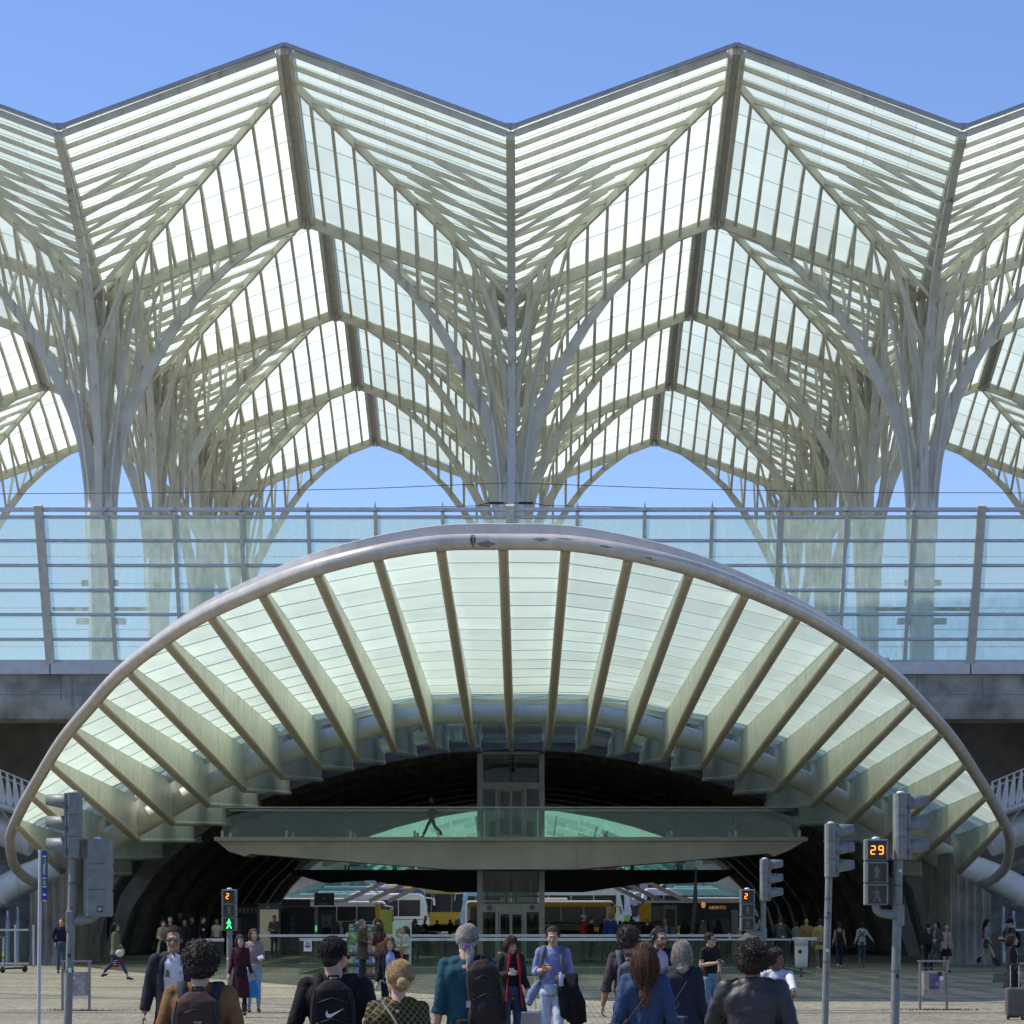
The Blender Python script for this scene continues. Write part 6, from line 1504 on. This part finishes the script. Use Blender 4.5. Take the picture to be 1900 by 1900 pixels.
yq = mth('MULTIPLY', sx_.outputs[1], v=.5); xx_ = mth('ADD', sx_.outputs[0], yq)
u_ = mth('ADD', xx_, sx_.outputs[2]); v_ = mth('SUBTRACT', xx_, sx_.outputs[2])
pu = mth('PINGPONG', u_, v=.024); pv = mth('PINGPONG', v_, v=.024); mn = mth('MINIMUM', pu, pv); ls = mth('LESS_THAN', mn, v=.0045)
mx_ = nt2.nodes.new('ShaderNodeMix'); mx_.data_type = 'RGBA'; nt2.links.new(ls, mx_.inputs[0]); mx_.inputs[6].default_value = (.012, .012, .01, 1); mx_.inputs[7].default_value = (.16, .13, .03, 1); nt2.links.new(mx_.outputs[2], bs.inputs['Base Color'])
for o in COL.objects:
    if o.parent == t and o.name.startswith('shirt'): o.data.materials.clear(); o.data.materials.append(LAT)
b = attach(t, 'bag_strap', 'pale thin bag strap across the back of the lattice top', 'strap'); g = MB(); g.tube([(.10, .10, 1.46), (.04, .14, 1.38), (-.06, .155, 1.22), (-.16, .14, 1.05), (-.18, .05, .95)], .007, 6); g.obj('strap', fab((.5, .42, .38)), b)
t = person(866, 218, 1.90, PI, 'person with a long grey ponytail in a teal shirt with rolled sleeves, from behind', 'fair', top=(.022, .075, .105), sleeve='rolled', hair=('pony', (.38, .35, .32)), arms=('hang', 'hang'), bcol=(.03, .03, .03), hem=.80, lod=0, beard=(.6, .58, .55), head=(10, 0), stout=1.06, disp=.02)
g = MB(); g.lathe([(.026, -.01), (.026, .01)], 12, (0, .125, 1.565)); g.obj('hair_tie', M('purple', (.15, .06, .35), .5), t)
g = MB()
for sx in (-1, 1):
    for k_ in range(3): g.lathe([(.034, -.004), (.034, .004)], 12, (sx * .243, -.02, .925 + k_ * .014))
g.obj('bracelets', M('beads', (.12, .08, .06), .6), t)
b = backpack(t, 'dark worn rucksack hanging from one shoulder of the grey haired person', (.028, .022, .022), w=.28, h=.55, zc=1.19, x=-.15, y=.19, both=False, straps=2, tilt=R(8), d=.18)
g = MB(); g.box((-.02, .30, 1.12), (.035, .02, .05)); g.obj('side_bottle', M('bottle', (.4, .35, .4), .3), b)

# --- middle distance
t = person(949, 132, 1.65, R(14), 'person in a black parka with red lining reading a phone, pulling a suitcase', 'fair', 'f', top=BLK, topname='sweater', jacket=(.016, .017, .02), jopen=1.0, jhem=.62, jname='parka', bcol=(.035, .055, .12), hair=('long', (.07, .04, .025)), hl=.10, arms=('phone', 'low'), legs='step', head=(10, 22), lod=0)
for sx in (-1, 1):
    g = MB(); g.tube([(sx * .060, -.155, 1.47), (sx * .085, -.150, 1.3), (sx * .095, -.155, 1.1), (sx * .11, -.165, .85), (sx * .125, -.17, .68)], [.022, .020, .014, .012, .012], 7, sx=1.); g.obj('red_lining', fab((.42, .02, .025)), t)
g = MB()
rr = random.Random(5)
for i in range(120):
    a = rr.uniform(.2, 2.9); c = Vector((.135 * math.cos(a) * -1 - .03, .07 + .06 * math.sin(a), 1.46 + .02 * math.sin(3 * a))); d = Vector((rr.uniform(-1, 1), rr.uniform(-.2, 1), rr.uniform(-.6, 1))).normalized(); g.tube([c, c + d * .03, c + d * .05 + Vector((0, 0, -.01))], [.010, .006, .001], 4)
g.obj('fur_trim', fab((.40, .30, .17)), t)
held(t, 'phone', 'phone held by the person in the red lined parka', 'phone', (-.07, -.345, 1.22), (.075, .012, .14), (.15, .2, .22), (R(-40), 0, 0))
suitcase(982, 128, 'pale grey cabin suitcase with a dark central stripe, handle pulled up', (.32, .29, .29), h=.5, handle=.5)
t = person(1026, 140, 1.80, R(-6), 'person in a pale blue shirt and light jeans looking at a phone', 'fair', top=(.20, .23, .42), hem=.84, sleeve='rolled', bcol=(.42, .48, .60), hair=('short', (.085, .05, .028)), arms=('phone', 'bent'), legs='walk2', head=(0, 14), lod=0, shoe=(.4, .4, .4))
backpack(t, 'small grey backpack worn by the man in the pale blue shirt', (.10, .12, .16), w=.26, h=.4, zc=1.2, y=.17)
held(t, 'phone', 'phone in the hand of the man in the pale blue shirt', 'phone', (-.075, -.345, 1.21), (.07, .012, .14), (.12, .06, .04), (R(-55), 0, 0))
b = attach(t, 'folded_coat', 'black coat hanging over the arm of the man in the pale blue shirt', 'coat')
g = MB()
for j in range(9):
    x = .10 + j * .026; g.tube([(x, -.16, 1.14), (x + .01, -.21 - .02 * (j % 2), .98), (x + .02 + .01 * j, -.19 - .025 * (j % 3), .78), (x + .03 + .012 * j, -.16, .55 - .03 * (4 - abs(j - 5)))], [.03, .036, .036, .018], 8)
vox(g, 'cloth', fab((.012, .012, .015)), b, .013, 3, .02)
b = attach(t, 'water_bottle', 'small clear water bottle with blue cap held under the coat', 'bottle'); g = MB(); g.lathe([(.0, 0), (.03, 0), (.032, .13), (.014, .17), (.014, .19)], 14, (.13, -.29, .98)); g.obj('bottle_body', M('clear_plastic', (.45, .5, .6), .1), b); g = MB(); g.lathe([(.016, 0), (.016, .025)], 12, (.13, -.29, 1.17)); g.obj('cap', BLUE, b)
b = attach(t, 'tied_sweater', 'blue grey sweater hanging at the hip of the man in the pale blue shirt', 'sweater'); g = MB(); chain(g, [(-.2, .06, 1.0), (-.27, .05, .88), (-.31, .04, .76)], [.05, .065, .05], 10); vox(g, 'cloth', fab((.17, .22, .36)), b, .014, 3, .015)

t = person(1167, 165, 1.82, PI, 'curly haired person in a dark shirt with a grey backpack, behind the denim jacket', 'tan', top=(.06, .045, .055), sleeve='rolled', hair=('afro', (.05, .033, .025)), arms=('hang', 'wide'), bcol=DJ, lod=0, head=(-14, 0))
backpack(t, 'grey backpack on the curly haired person in the dark shirt', (.09, .09, .11), w=.27, h=.42, zc=1.17)
t = person(1196, 222, 1.75, PI, 'person with very long brown hair in a blue denim jacket and striped top, from behind', 'fair', 'f', top=BLK, hair=('long', (.11, .05, .025)), hl=.44, jacket=(.035, .065, .14), jopen=0, jhem=1.02, jname='denim_jacket', hem=.90, arms=('wide', 'wide'), bcol=(.02, .02, .03), lod=0, wide=1.05, disp=.018)
STR = bpy.data.materials.new('striped_jersey'); STR.use_nodes = True; n3 = STR.node_tree; b3 = n3.nodes['Principled BSDF']; b3.inputs['Roughness'].default_value = .9
tc3 = n3.nodes.new('ShaderNodeTexCoord'); s3 = n3.nodes.new('ShaderNodeSeparateXYZ'); n3.links.new(tc3.outputs['Object'], s3.inputs[0])
w3 = n3.nodes.new('ShaderNodeMath'); w3.operation = 'PINGPONG'; w3.inputs[1].default_value = .011; n3.links.new(s3.outputs[2], w3.inputs[0]); l3 = n3.nodes.new('ShaderNodeMath'); l3.operation = 'LESS_THAN'; l3.inputs[1].default_value = .004; n3.links.new(w3.outputs[0], l3.inputs[0])
m3 = n3.nodes.new('ShaderNodeMix'); m3.data_type = 'RGBA'; n3.links.new(l3.outputs[0], m3.inputs[0]); m3.inputs[6].default_value = (.6, .58, .6, 1); m3.inputs[7].default_value = (.05, .05, .09, 1); n3.links.new(m3.outputs[2], b3.inputs['Base Color'])
for o in COL.objects:
    if o.parent == t and (o.name.startswith('shirt') or o.name.startswith('trousers')): o.data.materials.clear(); o.data.materials.append(STR)
crossbody(t, 'brown shoulder bag on a thin strap of the denim jacket person', (.05, .035, .03), frm=(-.12, .03, 1.46), to=(.22, .05, .98), bag=(.07, .08, .13), bside=1)
t = person(1223, 146, 1.79, R(22), 'person in black headphones and sunglasses wearing a lilac shirt and black jacket', 'fair', top=(.38, .33, .45), jacket=BLK, jopen=1.0, bcol=BLK, hair=('short', (.07, .045, .03)), arms=('bent', 'hang'), head=(12, 2), lod=0, glasses='dark', beard=(.12, .07, .05), disp=.01)
b = attach(t, 'headphones', 'large black headphones on the man in the lilac shirt', 'headphones'); hc_ = Vector((0, -.015, 1.615))
RMh = Matrix.Rotation(R(12), 3, 'Z')
g = MB(); g.tube([hc_ + RMh @ Vector((.095 * math.cos(a), .015, .03 + .105 * math.sin(a))) for a in [PI * j / 12 for j in range(13)]], .009, 8); g.obj('band', BLACK, b)
for sx in (-1, 1): g = MB(); g.ell(hc_ + RMh @ Vector((sx * .095, .01, -.005)), (.022, .036, .042), 12, 8); g.obj('ear_cup', BLACK, b)
t = person(1265, 190, 1.72, PI, 'person with straight grey blonde hair in a navy jacket and blue jeans, from behind', 'pale', 'f', top=NAVY, jacket=(.022, .024, .04), jopen=0, jhem=.80, hair=('long', (.36, .33, .28)), hl=.12, arms=('hang', 'hang'), bcol=(.09, .13, .2), lod=0, stout=1.12, wide=1.06)
crossbody(t, 'small lilac pouch on a dark strap across the navy jacket', (.03, .03, .05), frm=(-.12, .03, 1.46), to=(.20, .05, .95), bag=(.05, .05, .09), bagcol=(.2, .19, .28))
b = attach(t, 'plastic_bag', 'white plastic bag in the hand of the person in the navy jacket', 'bag'); g = MB(); chain(g, [(-.25, -.05, .78), (-.26, -.05, .68), (-.27, -.05, .52)], [.02, .06, .10], 10); vox(g, 'bag_body', fab((.5, .52, .56), .4), b, .013, 2, .03)
t = person(1318, 109, 1.64, R(38), 'person in a black t-shirt and sunglasses holding a phone, with ripped jeans', 'fair', top=BLK, sleeve='short', bcol=(.13, .20, .30), bhem=.2, hair=('short', (.05, .028, .02)), arms=('phone', 'pocket'), head=(16, 4), lod=0, glasses='dark', hem=.92)
held(t, 'phone', 'black phone in the hand of the person in the black t-shirt', 'phone', (-.075, -.345, 1.22), (.07, .012, .14), BLK, (R(-60), 0, 0))
g = MB(); g.ell((-.09, -.065, .50), (.03, .02, .022), 10, 6); g.obj('knee_rip', SKIN['fair'], t)
t = person(1397, 258, 1.78, PI, 'person with a round afro in a dark leather jacket carrying a small child', 'brown', top=BLK, jacket=M('leather', (.03, .03, .033), .55, var=.1, bump=.2, bscale=30, spec=.5), jopen=0, jname='leather_jacket', hair=('afro', (.028, .016, .012)), arms=('wide', 'hug'), bcol=BLK, lod=0, wide=1.12, head=(-10, 3))
for sx in (-1, 1): g = MB(); g.box((sx * .155, .02, 1.475), (.10, .04, .010), Matrix.Rotation(sx * R(22), 3, 'Y')); g.obj('epaulette', M('leather', (.022, .022, .026), .38), t)
# the child looks over the shoulder towards the right
t = person(1447, 255, 1.02, R(12), 'small child with curly hair in a white top held over the leather shoulder', 'brown', top=(.6, .6, .68), hair=('curly', (.03, .02, .015)), arms=('bent', 'over'), bcol=(.08, .09, .14), lod=0, head=(38, 10), z0=.70, legs='stand', disp=.006)
t.location.y += .27

t = person(446, 99, 1.56, R(8), 'person with curly tied hair in a burgundy dress and dark boots holding a blue bag', 'pale', 'f', top=(.055, .012, .022), bottom='dress', bcol=(.055, .012, .022), bhem=.42, hair=('bob', (.06, .04, .03)), arms=('hang', 'hang'), head=(10, 4), lod=1, shoe=(.06, .055, .05), boots=True, legs='step')
for sx, (kn, an) in zip((-1, 1), LEGS['step']):
    g = MB(); chain(g, [(sx * .085, 0, .6), kn, an], [.062, .052, .036], 10); g.obj('tights', fab((.02, .02, .022)), t)
g = MB(); g.lathe([(.135, .86), (.15, .95), (.14, 1.05)], 18); g.obj('waist_scarf', fab((.015, .015, .018)), t)
b = attach(t, 'shopping_bag', 'bright blue fabric bag hanging beside the burgundy dress', 'bag'); g = MB(); g.loft([[Vector((.27 + x * w, y * .05, z)) for x, y in ((-1, -1), (1, -1), (1, 1), (-1, 1))] for w, z in ((.10, .42), (.12, .55), (.09, .70), (.02, .80))]); vox(g, 'bag_body', fab((.02, .20, .45), .5), b, .012, 3, .03)
t = person(471, 94, 1.66, R(10), 'person in a pale patterned blouse and light blue jeans behind the burgundy dress', 'fair', 'f', top=M('blouse', (.30, .24, .23), .8, var=.4, scale=45), sleeve='long', hem=.98, bcol=(.24, .33, .45), hair=('long', (.14, .07, .035)), hl=.10, arms=('bent', 'bent'), head=(12, -6), lod=1)
held(t, 'white_book', 'small white book held by the person in the patterned blouse', 'book', (.12, -.27, 1.14), (.12, .02, .09), (.6, .6, .66), (R(-30), R(-25), 0))
t = person(723, 112, 1.58, R(10), 'person with windblown auburn hair in a light blue shirt and dark cardigan', 'pale', 'f', top=(.30, .36, .60), jacket=BLK, jopen=1.3, jhem=.95, jname='cardigan', bcol=BLK, hair=('bob', (.20, .09, .035)), arms=('hang', 'hang'), head=(6, 6), lod=1, legs='step')
g = MB(); rr = random.Random(11)
for i in range(60): z = 1.66 - rr.uniform(0, .16); g.tube([(-.06, .0, z), (-.12, .01, z - .02 + rr.uniform(-.02, .02)), (-.17 - rr.uniform(0, .05), .02, z - .06 + rr.uniform(-.03, .03)), (-.20 - rr.uniform(0, .07), .02, z - .10 + rr.uniform(-.03, .03))], [.006, .005, .004, .001], 4)
g.obj('windblown_hair', M('hair_wind', (.28, .14, .05), .6), t)
t = person(672, 66, 1.77, R(78), 'elderly person with grey hair in a long brown coat, standing in profile', 'fair', top=(.05, .042, .03), jacket=(.085, .068, .045), jopen=.4, jhem=.62, jname='coat', bcol=(.05, .048, .045), hair=('short', (.22, .21, .20)), arms=('bent', 'bent'), lod=1, glasses='clear', stout=1.1, head=(6, 6))
t = person(705, 66.5, 1.64, R(165), 'person with reddish brown hair in a burgundy sweater, seen from behind', 'pale', 'f', top=(.075, .02, .03), hem=.72, bcol=(.03, .045, .08), hair=('bob', (.09, .05, .025)), arms=('read', 'bent'), lod=1, stout=1.1)
t = person(702, 62, 1.74, R(-15), 'person with dark curly hair and glasses behind the burgundy sweater', 'pale', 'f', top=(.02, .02, .02), bcol=BLK, hair=('curly', (.05, .03, .02)), glasses='clear', lod=1, head=(12, 8), arms=('read', 'hang'))
t = person(661, 61, 1.75, R(40), 'person in a mustard coat with hair tied up, behind the brown coat', 'pale', 'f', top=BLK, jacket=(.22, .12, .025), jopen=.4, jhem=.7, jname='coat', bcol=BLK, hair=('bun', (.05, .035, .03)), lod=1, arms=('pocket', 'pocket'))
t = person(752, 66, 1.58, R(-62), 'older person in an off white jacket carrying orange and cream bags', 'fair', 'f', top=(.3, .25, .15), jacket=(.42, .40, .36), jopen=.6, jhem=.86, bcol=(.03, .045, .09), hair=('bob', (.08, .06, .05)), arms=('bent', 'bent'), lod=1, stout=1.12, head=(0, 4), shoe=(.18, .1, .06))
for nm, lab, x, y, c in (('shopping_bag', 'orange printed shopping bag carried by the person in off white', .1, -.25, (.42, .12, .03)), ('tote_bag', 'brown and cream tote bag carried by the person in off white', -.22, -.05, (.35, .30, .18))):
    b = attach(t, nm, lab, 'bag'); g = MB(); g.loft([[Vector((x + a * w, y + b_ * w, z)) for a, b_ in ((-1, -.4), (1, -.4), (1, .4), (-1, .4))] for w, z in ((.15, .68), (.16, .8), (.13, 1.0))], smooth=False); g.obj('bag_body', fab(c), b, bevel=.02)
    g = MB(); g.tube([(x - .08, y, 1.0), (x, y, 1.12), (x + .08, y, 1.0)], .008, 6); g.obj('handle', fab(c), b)
t = person(214, 65, 1.66, R(88), 'person in an olive jacket and jeans striding right with a white handbag', 'fair', 'f', top=(.02, .02, .02), jacket=(.115, .13, .065), jopen=.4, jhem=.78, bcol=(.035, .05, .10), bhem=.18, hair=('long', (.015, .012, .012)), hl=.24, arms=('low', 'low'), legs='stride', lod=1, shoe=(.05, .03, .05), head=(0, 0))
b = attach(t, 'handbag', 'round white handbag on the hip of the person in olive', 'handbag'); g = MB(); g.ell((-.24, -.18, .84), (.05, .13, .115), 14, 9); g.obj('bag_body', fab((.55, .52, .47), .5), b); g = MB(); g.tube([(-.24, -.28, .9), (-.22, -.2, 1.12), (-.23, -.10, .92)], .010, 6); g.obj('strap', fab((.55, .52, .47), .5), b)
b = attach(t, 'carrier_bag', 'red carrier bag with white lettering behind the legs of the person in olive', 'bag'); g = MB(); g.loft([[Vector((.22 + a * .02, .04 + b_ * w, z)) for a, b_ in ((-1, -1), (1, -1), (1, 1), (-1, 1))] for w, z in ((.11, .42), (.12, .55), (.05, .72))], smooth=False); g.obj('bag_body', fab((.42, .02, .03), .5), b)
for k_ in range(3): g = MB(); g.box((-.0, .04, .61 - k_ * .06), (.40, .12 - .02 * k_, .015)); o = g.obj('print_line', WHITEP, b); o.scale = (.56, 1, 1); o.location = (.13, 0, 0)
t = person(114, 58, 1.78, R(12), 'person in a navy sweater with hands in pockets behind the left signal pole', 'fair', top=(.016, .018, .035), bcol=(.06, .09, .13), hair=('short', (.12, .06, .03)), arms=('pocket', 'pocket'), lod=1, head=(-20, 2))
t = person(1878, 99, 1.58, R(70), 'person in a black coat with long brown hair standing by a suitcase', 'fair', 'f', top=STR, jacket=(.014, .014, .018), jopen=.7, jhem=.62, jname='coat', bcol=(.016, .018, .035), hair=('long', (.05, .03, .022)), hl=.2, arms=('low', 'hang'), lod=1, head=(4, -2))
suitcase(1884, 101, 'taupe ribbed suitcase with raised handle at the right edge', (.10, .085, .075), h=.52, w=.36, handle=.42)
b = attach(t, 'handbag', 'grey structured handbag hanging behind the person in the black coat', 'handbag'); g = MB(); g.loft([[Vector((a * .06, .26 + b_ * w, z)) for a, b_ in ((-1, -1), (1, -1), (1, 1), (-1, 1))] for w, z in ((.16, .72), (.13, .92))], smooth=False); g.obj('bag_body', fab((.08, .085, .09), .5), b, bevel=.02)
t = person(1874, 66, 1.79, R(-70), 'person in a black cap and a grey and red jacket looking at a phone', 'fair', top=(.05, .05, .055), jacket=(.045, .045, .05), jopen=0, bcol=(.25, .2, .15), hair=('short', DKH), hat=BLK, arms=('phone', 'phone'), lod=1, head=(0, 16))
g = MB(); e, w = ARMS['phone']; chain(g, [(-.245, 0, 1.15), (-.17, -.12, 1.16), (-.10, -.23, 1.185)], [.062, .058, .05], 10); g.obj('red_sleeve_panel', fab((.42, .06, .03)), t)
backpack(t, 'black backpack on the person in the black cap', BLK, w=.3, h=.45)
t = person(1832, 51.5, 1.70, R(60), 'person in a grey top and short skirt with a pink bag, near the right edge', 'pale', 'f', top=(.25, .26, .29), sleeve='short', bottom='skirt', bcol=(.06, .055, .06), bhem=.68, hair=('bob', DKH), lod=1, legs='stride', boots=True, shoe=(.03, .02, .02), arms=('low', 'hang'), head=(0, 12))
b = attach(t, 'pink_bag', 'small bright pink bag behind the person in the short skirt', 'bag'); g = MB(); g.ell((.05, .2, 1.15), (.09, .06, .12), 12, 8); g.obj('bag_body', fab((.5, .05, .25), .5), b)
for (px, s, H, rz, lab, kw) in (
    (1756, 57, 1.55, R(20), 'older person in a pale pink jacket beside the concrete abutment', dict(sex='f', top=(.3, .22, .2), jacket=(.38, .28, .25), jopen=.4, bcol=BLK, bottom='skirt', bhem=.6, hair=('short', (.3, .28, .25)), glasses='dark', skin='fair')),
    (1738, 57, 1.66, R(-50), 'person phoning in a dark jacket and jeans left of the pink jacket', dict(sex='f', top=(.35, .22, .22), jacket=(.06, .065, .07), jopen=.5, bcol=(.045, .065, .09), hair=('long', DKH), hl=.15, arms=('ear', 'bent'), legs='stride', skin='fair')),
    (1723, 55, 1.62, PI - .3, 'person in a dark green jacket and blue cap beside the phone caller', dict(top=(.025, .03, .025), bcol=BLK, hat=(.03, .04, .12))),
    (1599, 53, 1.62, PI, 'person in a pale grey top with crossed dark straps walking into the passage', dict(sex='f', top=(.30, .30, .32), bcol=(.04, .06, .075), bhem=.24, arms=('out', 'wide'), legs='step', hair=('short', DKH), skin='brown', shoe=(.3, .15, .08), stout=1.12)),
    (1557, 53, 1.62, PI, 'person in a beige top with a small black rucksack walking into the passage', dict(sex='f', top=(.30, .25, .17), bcol=(.015, .02, .04), arms=('hang', 'hang'), legs='walk', hair=('short', DKH), skin='brown', shoe=(.5, .5, .5))),
    (1521, 56, 1.74, PI, 'person in a pale ochre shirt behind the glass bin panel', dict(top=(.30, .22, .10), hem=.72, bcol=(.10, .09, .075), hair=('short', DKH), legs='walk', sleeve='rolled', shoe=(.5, .5, .5), stout=1.1)),
    (1496, 52, 1.74, PI, 'balding person in a tan brown shirt walking into the passage', dict(top=(.22, .14, .065), bcol=BLK, hair=('bald', DKH), skin='tan', stout=1.1)),
    (1448, 53, 1.80, PI, 'person in a dark jacket with a grey backpack behind the pit railing', dict(top=(.03, .035, .03), bcol=(.02, .022, .03), hair=('short', (.04, .03, .025)), arms=('out', 'hang'))),
    (1082, 47, 1.86, R(95), 'person in a white cap and a red coat by the lift', dict(top=(.05, .05, .06), jacket=(.42, .03, .03), jopen=.3, hat=(.55, .55, .5), bcol=BLK, skin='fair')),
    (1096, 47.4, 1.76, R(80), 'person in a black coat right beside the red coat', dict(top=BLK, jacket=BLK, jopen=0, bcol=BLK)),
    (1133, 48, 1.92, PI, 'broad person in a royal blue jacket seen from behind', dict(top=(.03, .05, .2), bcol=BLK, hair=('short', (.2, .18, .17)), arms=('wide', 'wide'), stout=1.15)),
    (1122, 46, 1.78, R(30), 'dark clothed person left of the royal blue jacket', dict(top=BLK, bcol=BLK)),
    (1201, 47, 1.72, PI, 'grey haired person in a dark navy coat before the yellow and black bus', dict(top=(.012, .014, .025), bcol=BLK, hair=('short', (.2, .2, .2)), stout=1.15)),
    (1234, 48, 1.72, R(20), 'bald person in a grey suit jacket beside the information pillar', dict(top=(.3, .3, .3), jacket=(.06, .065, .07), jopen=.5, bcol=BLK, hair=('bald', DKH), skin='tan')),
    (1271, 46, 1.68, PI, 'person in a black hooded coat with a small emblem on the back', dict(sex='f', top=BLK, jacket=BLK, jopen=0, hair=('bob', DKH), bcol=BLK, stout=1.15)),
    (1304, 47, 1.85, PI, 'person with a camouflage backpack in front of the cafe kiosk', dict(top=BLK, bcol=BLK)),
    (1333, 46, 1.68, PI, 'person in a dark maroon top in front of the grey kiosk panel', dict(sex='f', top=(.05, .018, .022), bcol=BLK, hair=('long', DKH), hl=.15)),
    (1403, 47, 1.80, R(-80), 'person in a white t-shirt with a bag strap behind the sunlit signal', dict(top=(.5, .5, .5), sleeve='short', bcol=BLK, skin='dark')),
    (1478, 49, 1.62, PI, 'person in a pale grey top between the grey backpack and the tan shirt', dict(sex='f', top=(.2, .2, .2), bcol=BLK)),
    (770, 49, 1.74, PI, 'dark skinned bald person in a black sweater beside the green taxi', dict(top=(.014, .014, .016), bcol=BLK, hair=('bald', DKH), skin='dark')),
    (509, 43, 1.83, R(25), 'person in a grey jacket looking down in front of the grey booth', dict(top=(.16, .16, .14), jacket=(.14, .14, .12), jopen=.4, bcol=BLK, arms=('bent', 'bent'), head=(0, 15))),
    (632, 46, 1.66, R(30), 'person in an open dark jacket over a white shirt near the ticket machine', dict(top=(.25, .25, .28), jacket=(.04, .035, .03), jopen=1.0, bcol=BLK, skin='tan')),
    (606, 44, 1.55, R(30), 'short person in a navy top beside the ticket machine', dict(top=(.012, .018, .03), bcol=BLK, skin='brown')),
    (402, 48, 1.72, R(10), 'person in a white t-shirt with a black shoulder bag, left of the green signal', dict(sex='f', top=(.5, .48, .46), sleeve='short', bcol=BLK, skin='tan')),
    (376, 49, 1.80, R(70), 'person in a black hooded top with a round white print', dict(top=(.014, .014, .018), bcol=BLK, skin='fair')),
    (356, 48, 1.77, R(60), 'bald person in dark clothes in the shade of the passage', dict(top=BLK, bcol=BLK, hair=('bald', DKH), skin='brown')),
    (334, 46, 1.92, R(20), 'tall person in a grey cap deep in the shade', dict(top=BLK, bcol=BLK, hat=(.12, .12, .11), skin='brown')),
    (343, 50, 1.70, R(-20), 'person in black between the two bald heads', dict(top=BLK, bcol=BLK, skin='tan')),
    (303, 54, 1.68, R(10), 'person in a long beige scarf and grey cardigan, head bowed', dict(sex='f', top=(.16, .16, .15), jacket=(.30, .24, .16), jopen=1.3, jhem=.5, jname='long_cardigan', bcol=BLK, head=(10, 15), arms=('bent', 'bent'), hair=('short', DKH))),
    (316, 53, 1.79, R(-5), 'grey haired person in sunglasses beside the beige scarf', dict(top=(.02, .02, .025), bcol=BLK, hair=('short', (.18, .17, .15)), glasses='dark', head=(0, 12), skin='fair')),
    (437, 44, 1.72, R(-60), 'person with fair hair partly hidden by the green signal post', dict(sex='f', top=(.10, .10, .09), bcol=BLK, hair=('bob', (.2, .12, .06)))),
    (693, 50, 1.76, R(60), 'person in a white and black top behind the curly haired woman', dict(top=(.4, .4, .4), bcol=BLK)),
):
    kw.setdefault('skin', 'fair'); kw.setdefault('hair', ('short', DKH))
    far = s < 56
    t = person(px, s, H, rz, lab, lod=2 if s < 50 else 1, **kw)
    if 'camouflage' in lab: b = backpack(t, 'camouflage patterned backpack in front of the cafe kiosk', (.12, .13, .08), w=.32, h=.46)
    if 'grey backpack behind' in lab or lab.startswith('person in a dark jacket with a grey'):
        b = backpack(t, 'grey backpack with a pale patch on the person behind the railing', (.07, .075, .08), w=.30, h=.46); g = MB(); g.box((-.06, .292, 1.06), (.09, .006, .07)); g.obj('pale_patch', M('lilac_patch', (.4, .36, .5), .6), b)
    if 'small black rucksack' in lab: backpack(t, 'small black drawstring rucksack on the beige top', BLK, w=.26, h=.36, zc=1.17, pocket=False)
    if 'crossed dark straps' in lab:
        b = attach(t, 'crossed_braces', 'dark blue braces crossed on the pale grey back', 'braces')
        for sx in (-1, 1): g = MB(); g.bar((sx * .13, .118, 1.42), (-sx * .13, .128, 1.16), .045, .012, up=(0, 1, 0)); g.obj('brace', fab((.05, .07, .11)), b)
    if 'round white print' in lab: g = MB(); g.ell((-.12, -.09, 1.25), (.05, .04, .045), 12, 7); g.obj('chest_print', WHITEP, t)
# walker on the footbridge
t = person(802, 46.6, 1.70, R(-100), 'person in dark clothes striding across the pale footbridge', 'tan', top=(.03, .032, .035), jacket=(.028, .03, .033), jopen=0, bcol=(.025, .035, .045), hair=('short', DKH), legs='stride', lod=2, arms=('fwd', 'back'), z0=2.88 + CH)
# seated people on the far benches
for px, s, c, lab in ((788, 29.6, (.03, .03, .035), 'person in black seated on the nearest brown bench, far left'), (811, 29.6, (.02, .02, .03), 'person in dark clothes seated on the nearest brown bench, middle'), (835, 27.2, (.05, .08, .14), 'person in blue seated further back by the yellow coach'), (849, 24.5, (.14, .13, .10), 'person in khaki standing by the furthest brown bench'), (872, 29.8, (.10, .06, .05), 'person in brown seated at the right end near the lift'), (1150, 31.2, (.08, .03, .05), 'person seated behind the blue jacket, in dark red'), (1160, 31.5, (.10, .14, .2), 'person seated behind the blue jacket, in pale blue'), (1172, 27, (.25, .13, .04), 'small figure in orange standing on the steps by the buses')):
    person(px, s, 1.68, R(rnd.uniform(-60, 60)), lab, 'tan', top=c, bcol=(.03, .04, .06), hair=('short', DKH), lod=2, hands=False, z0=-.25 if 'seated' in lab else 0)
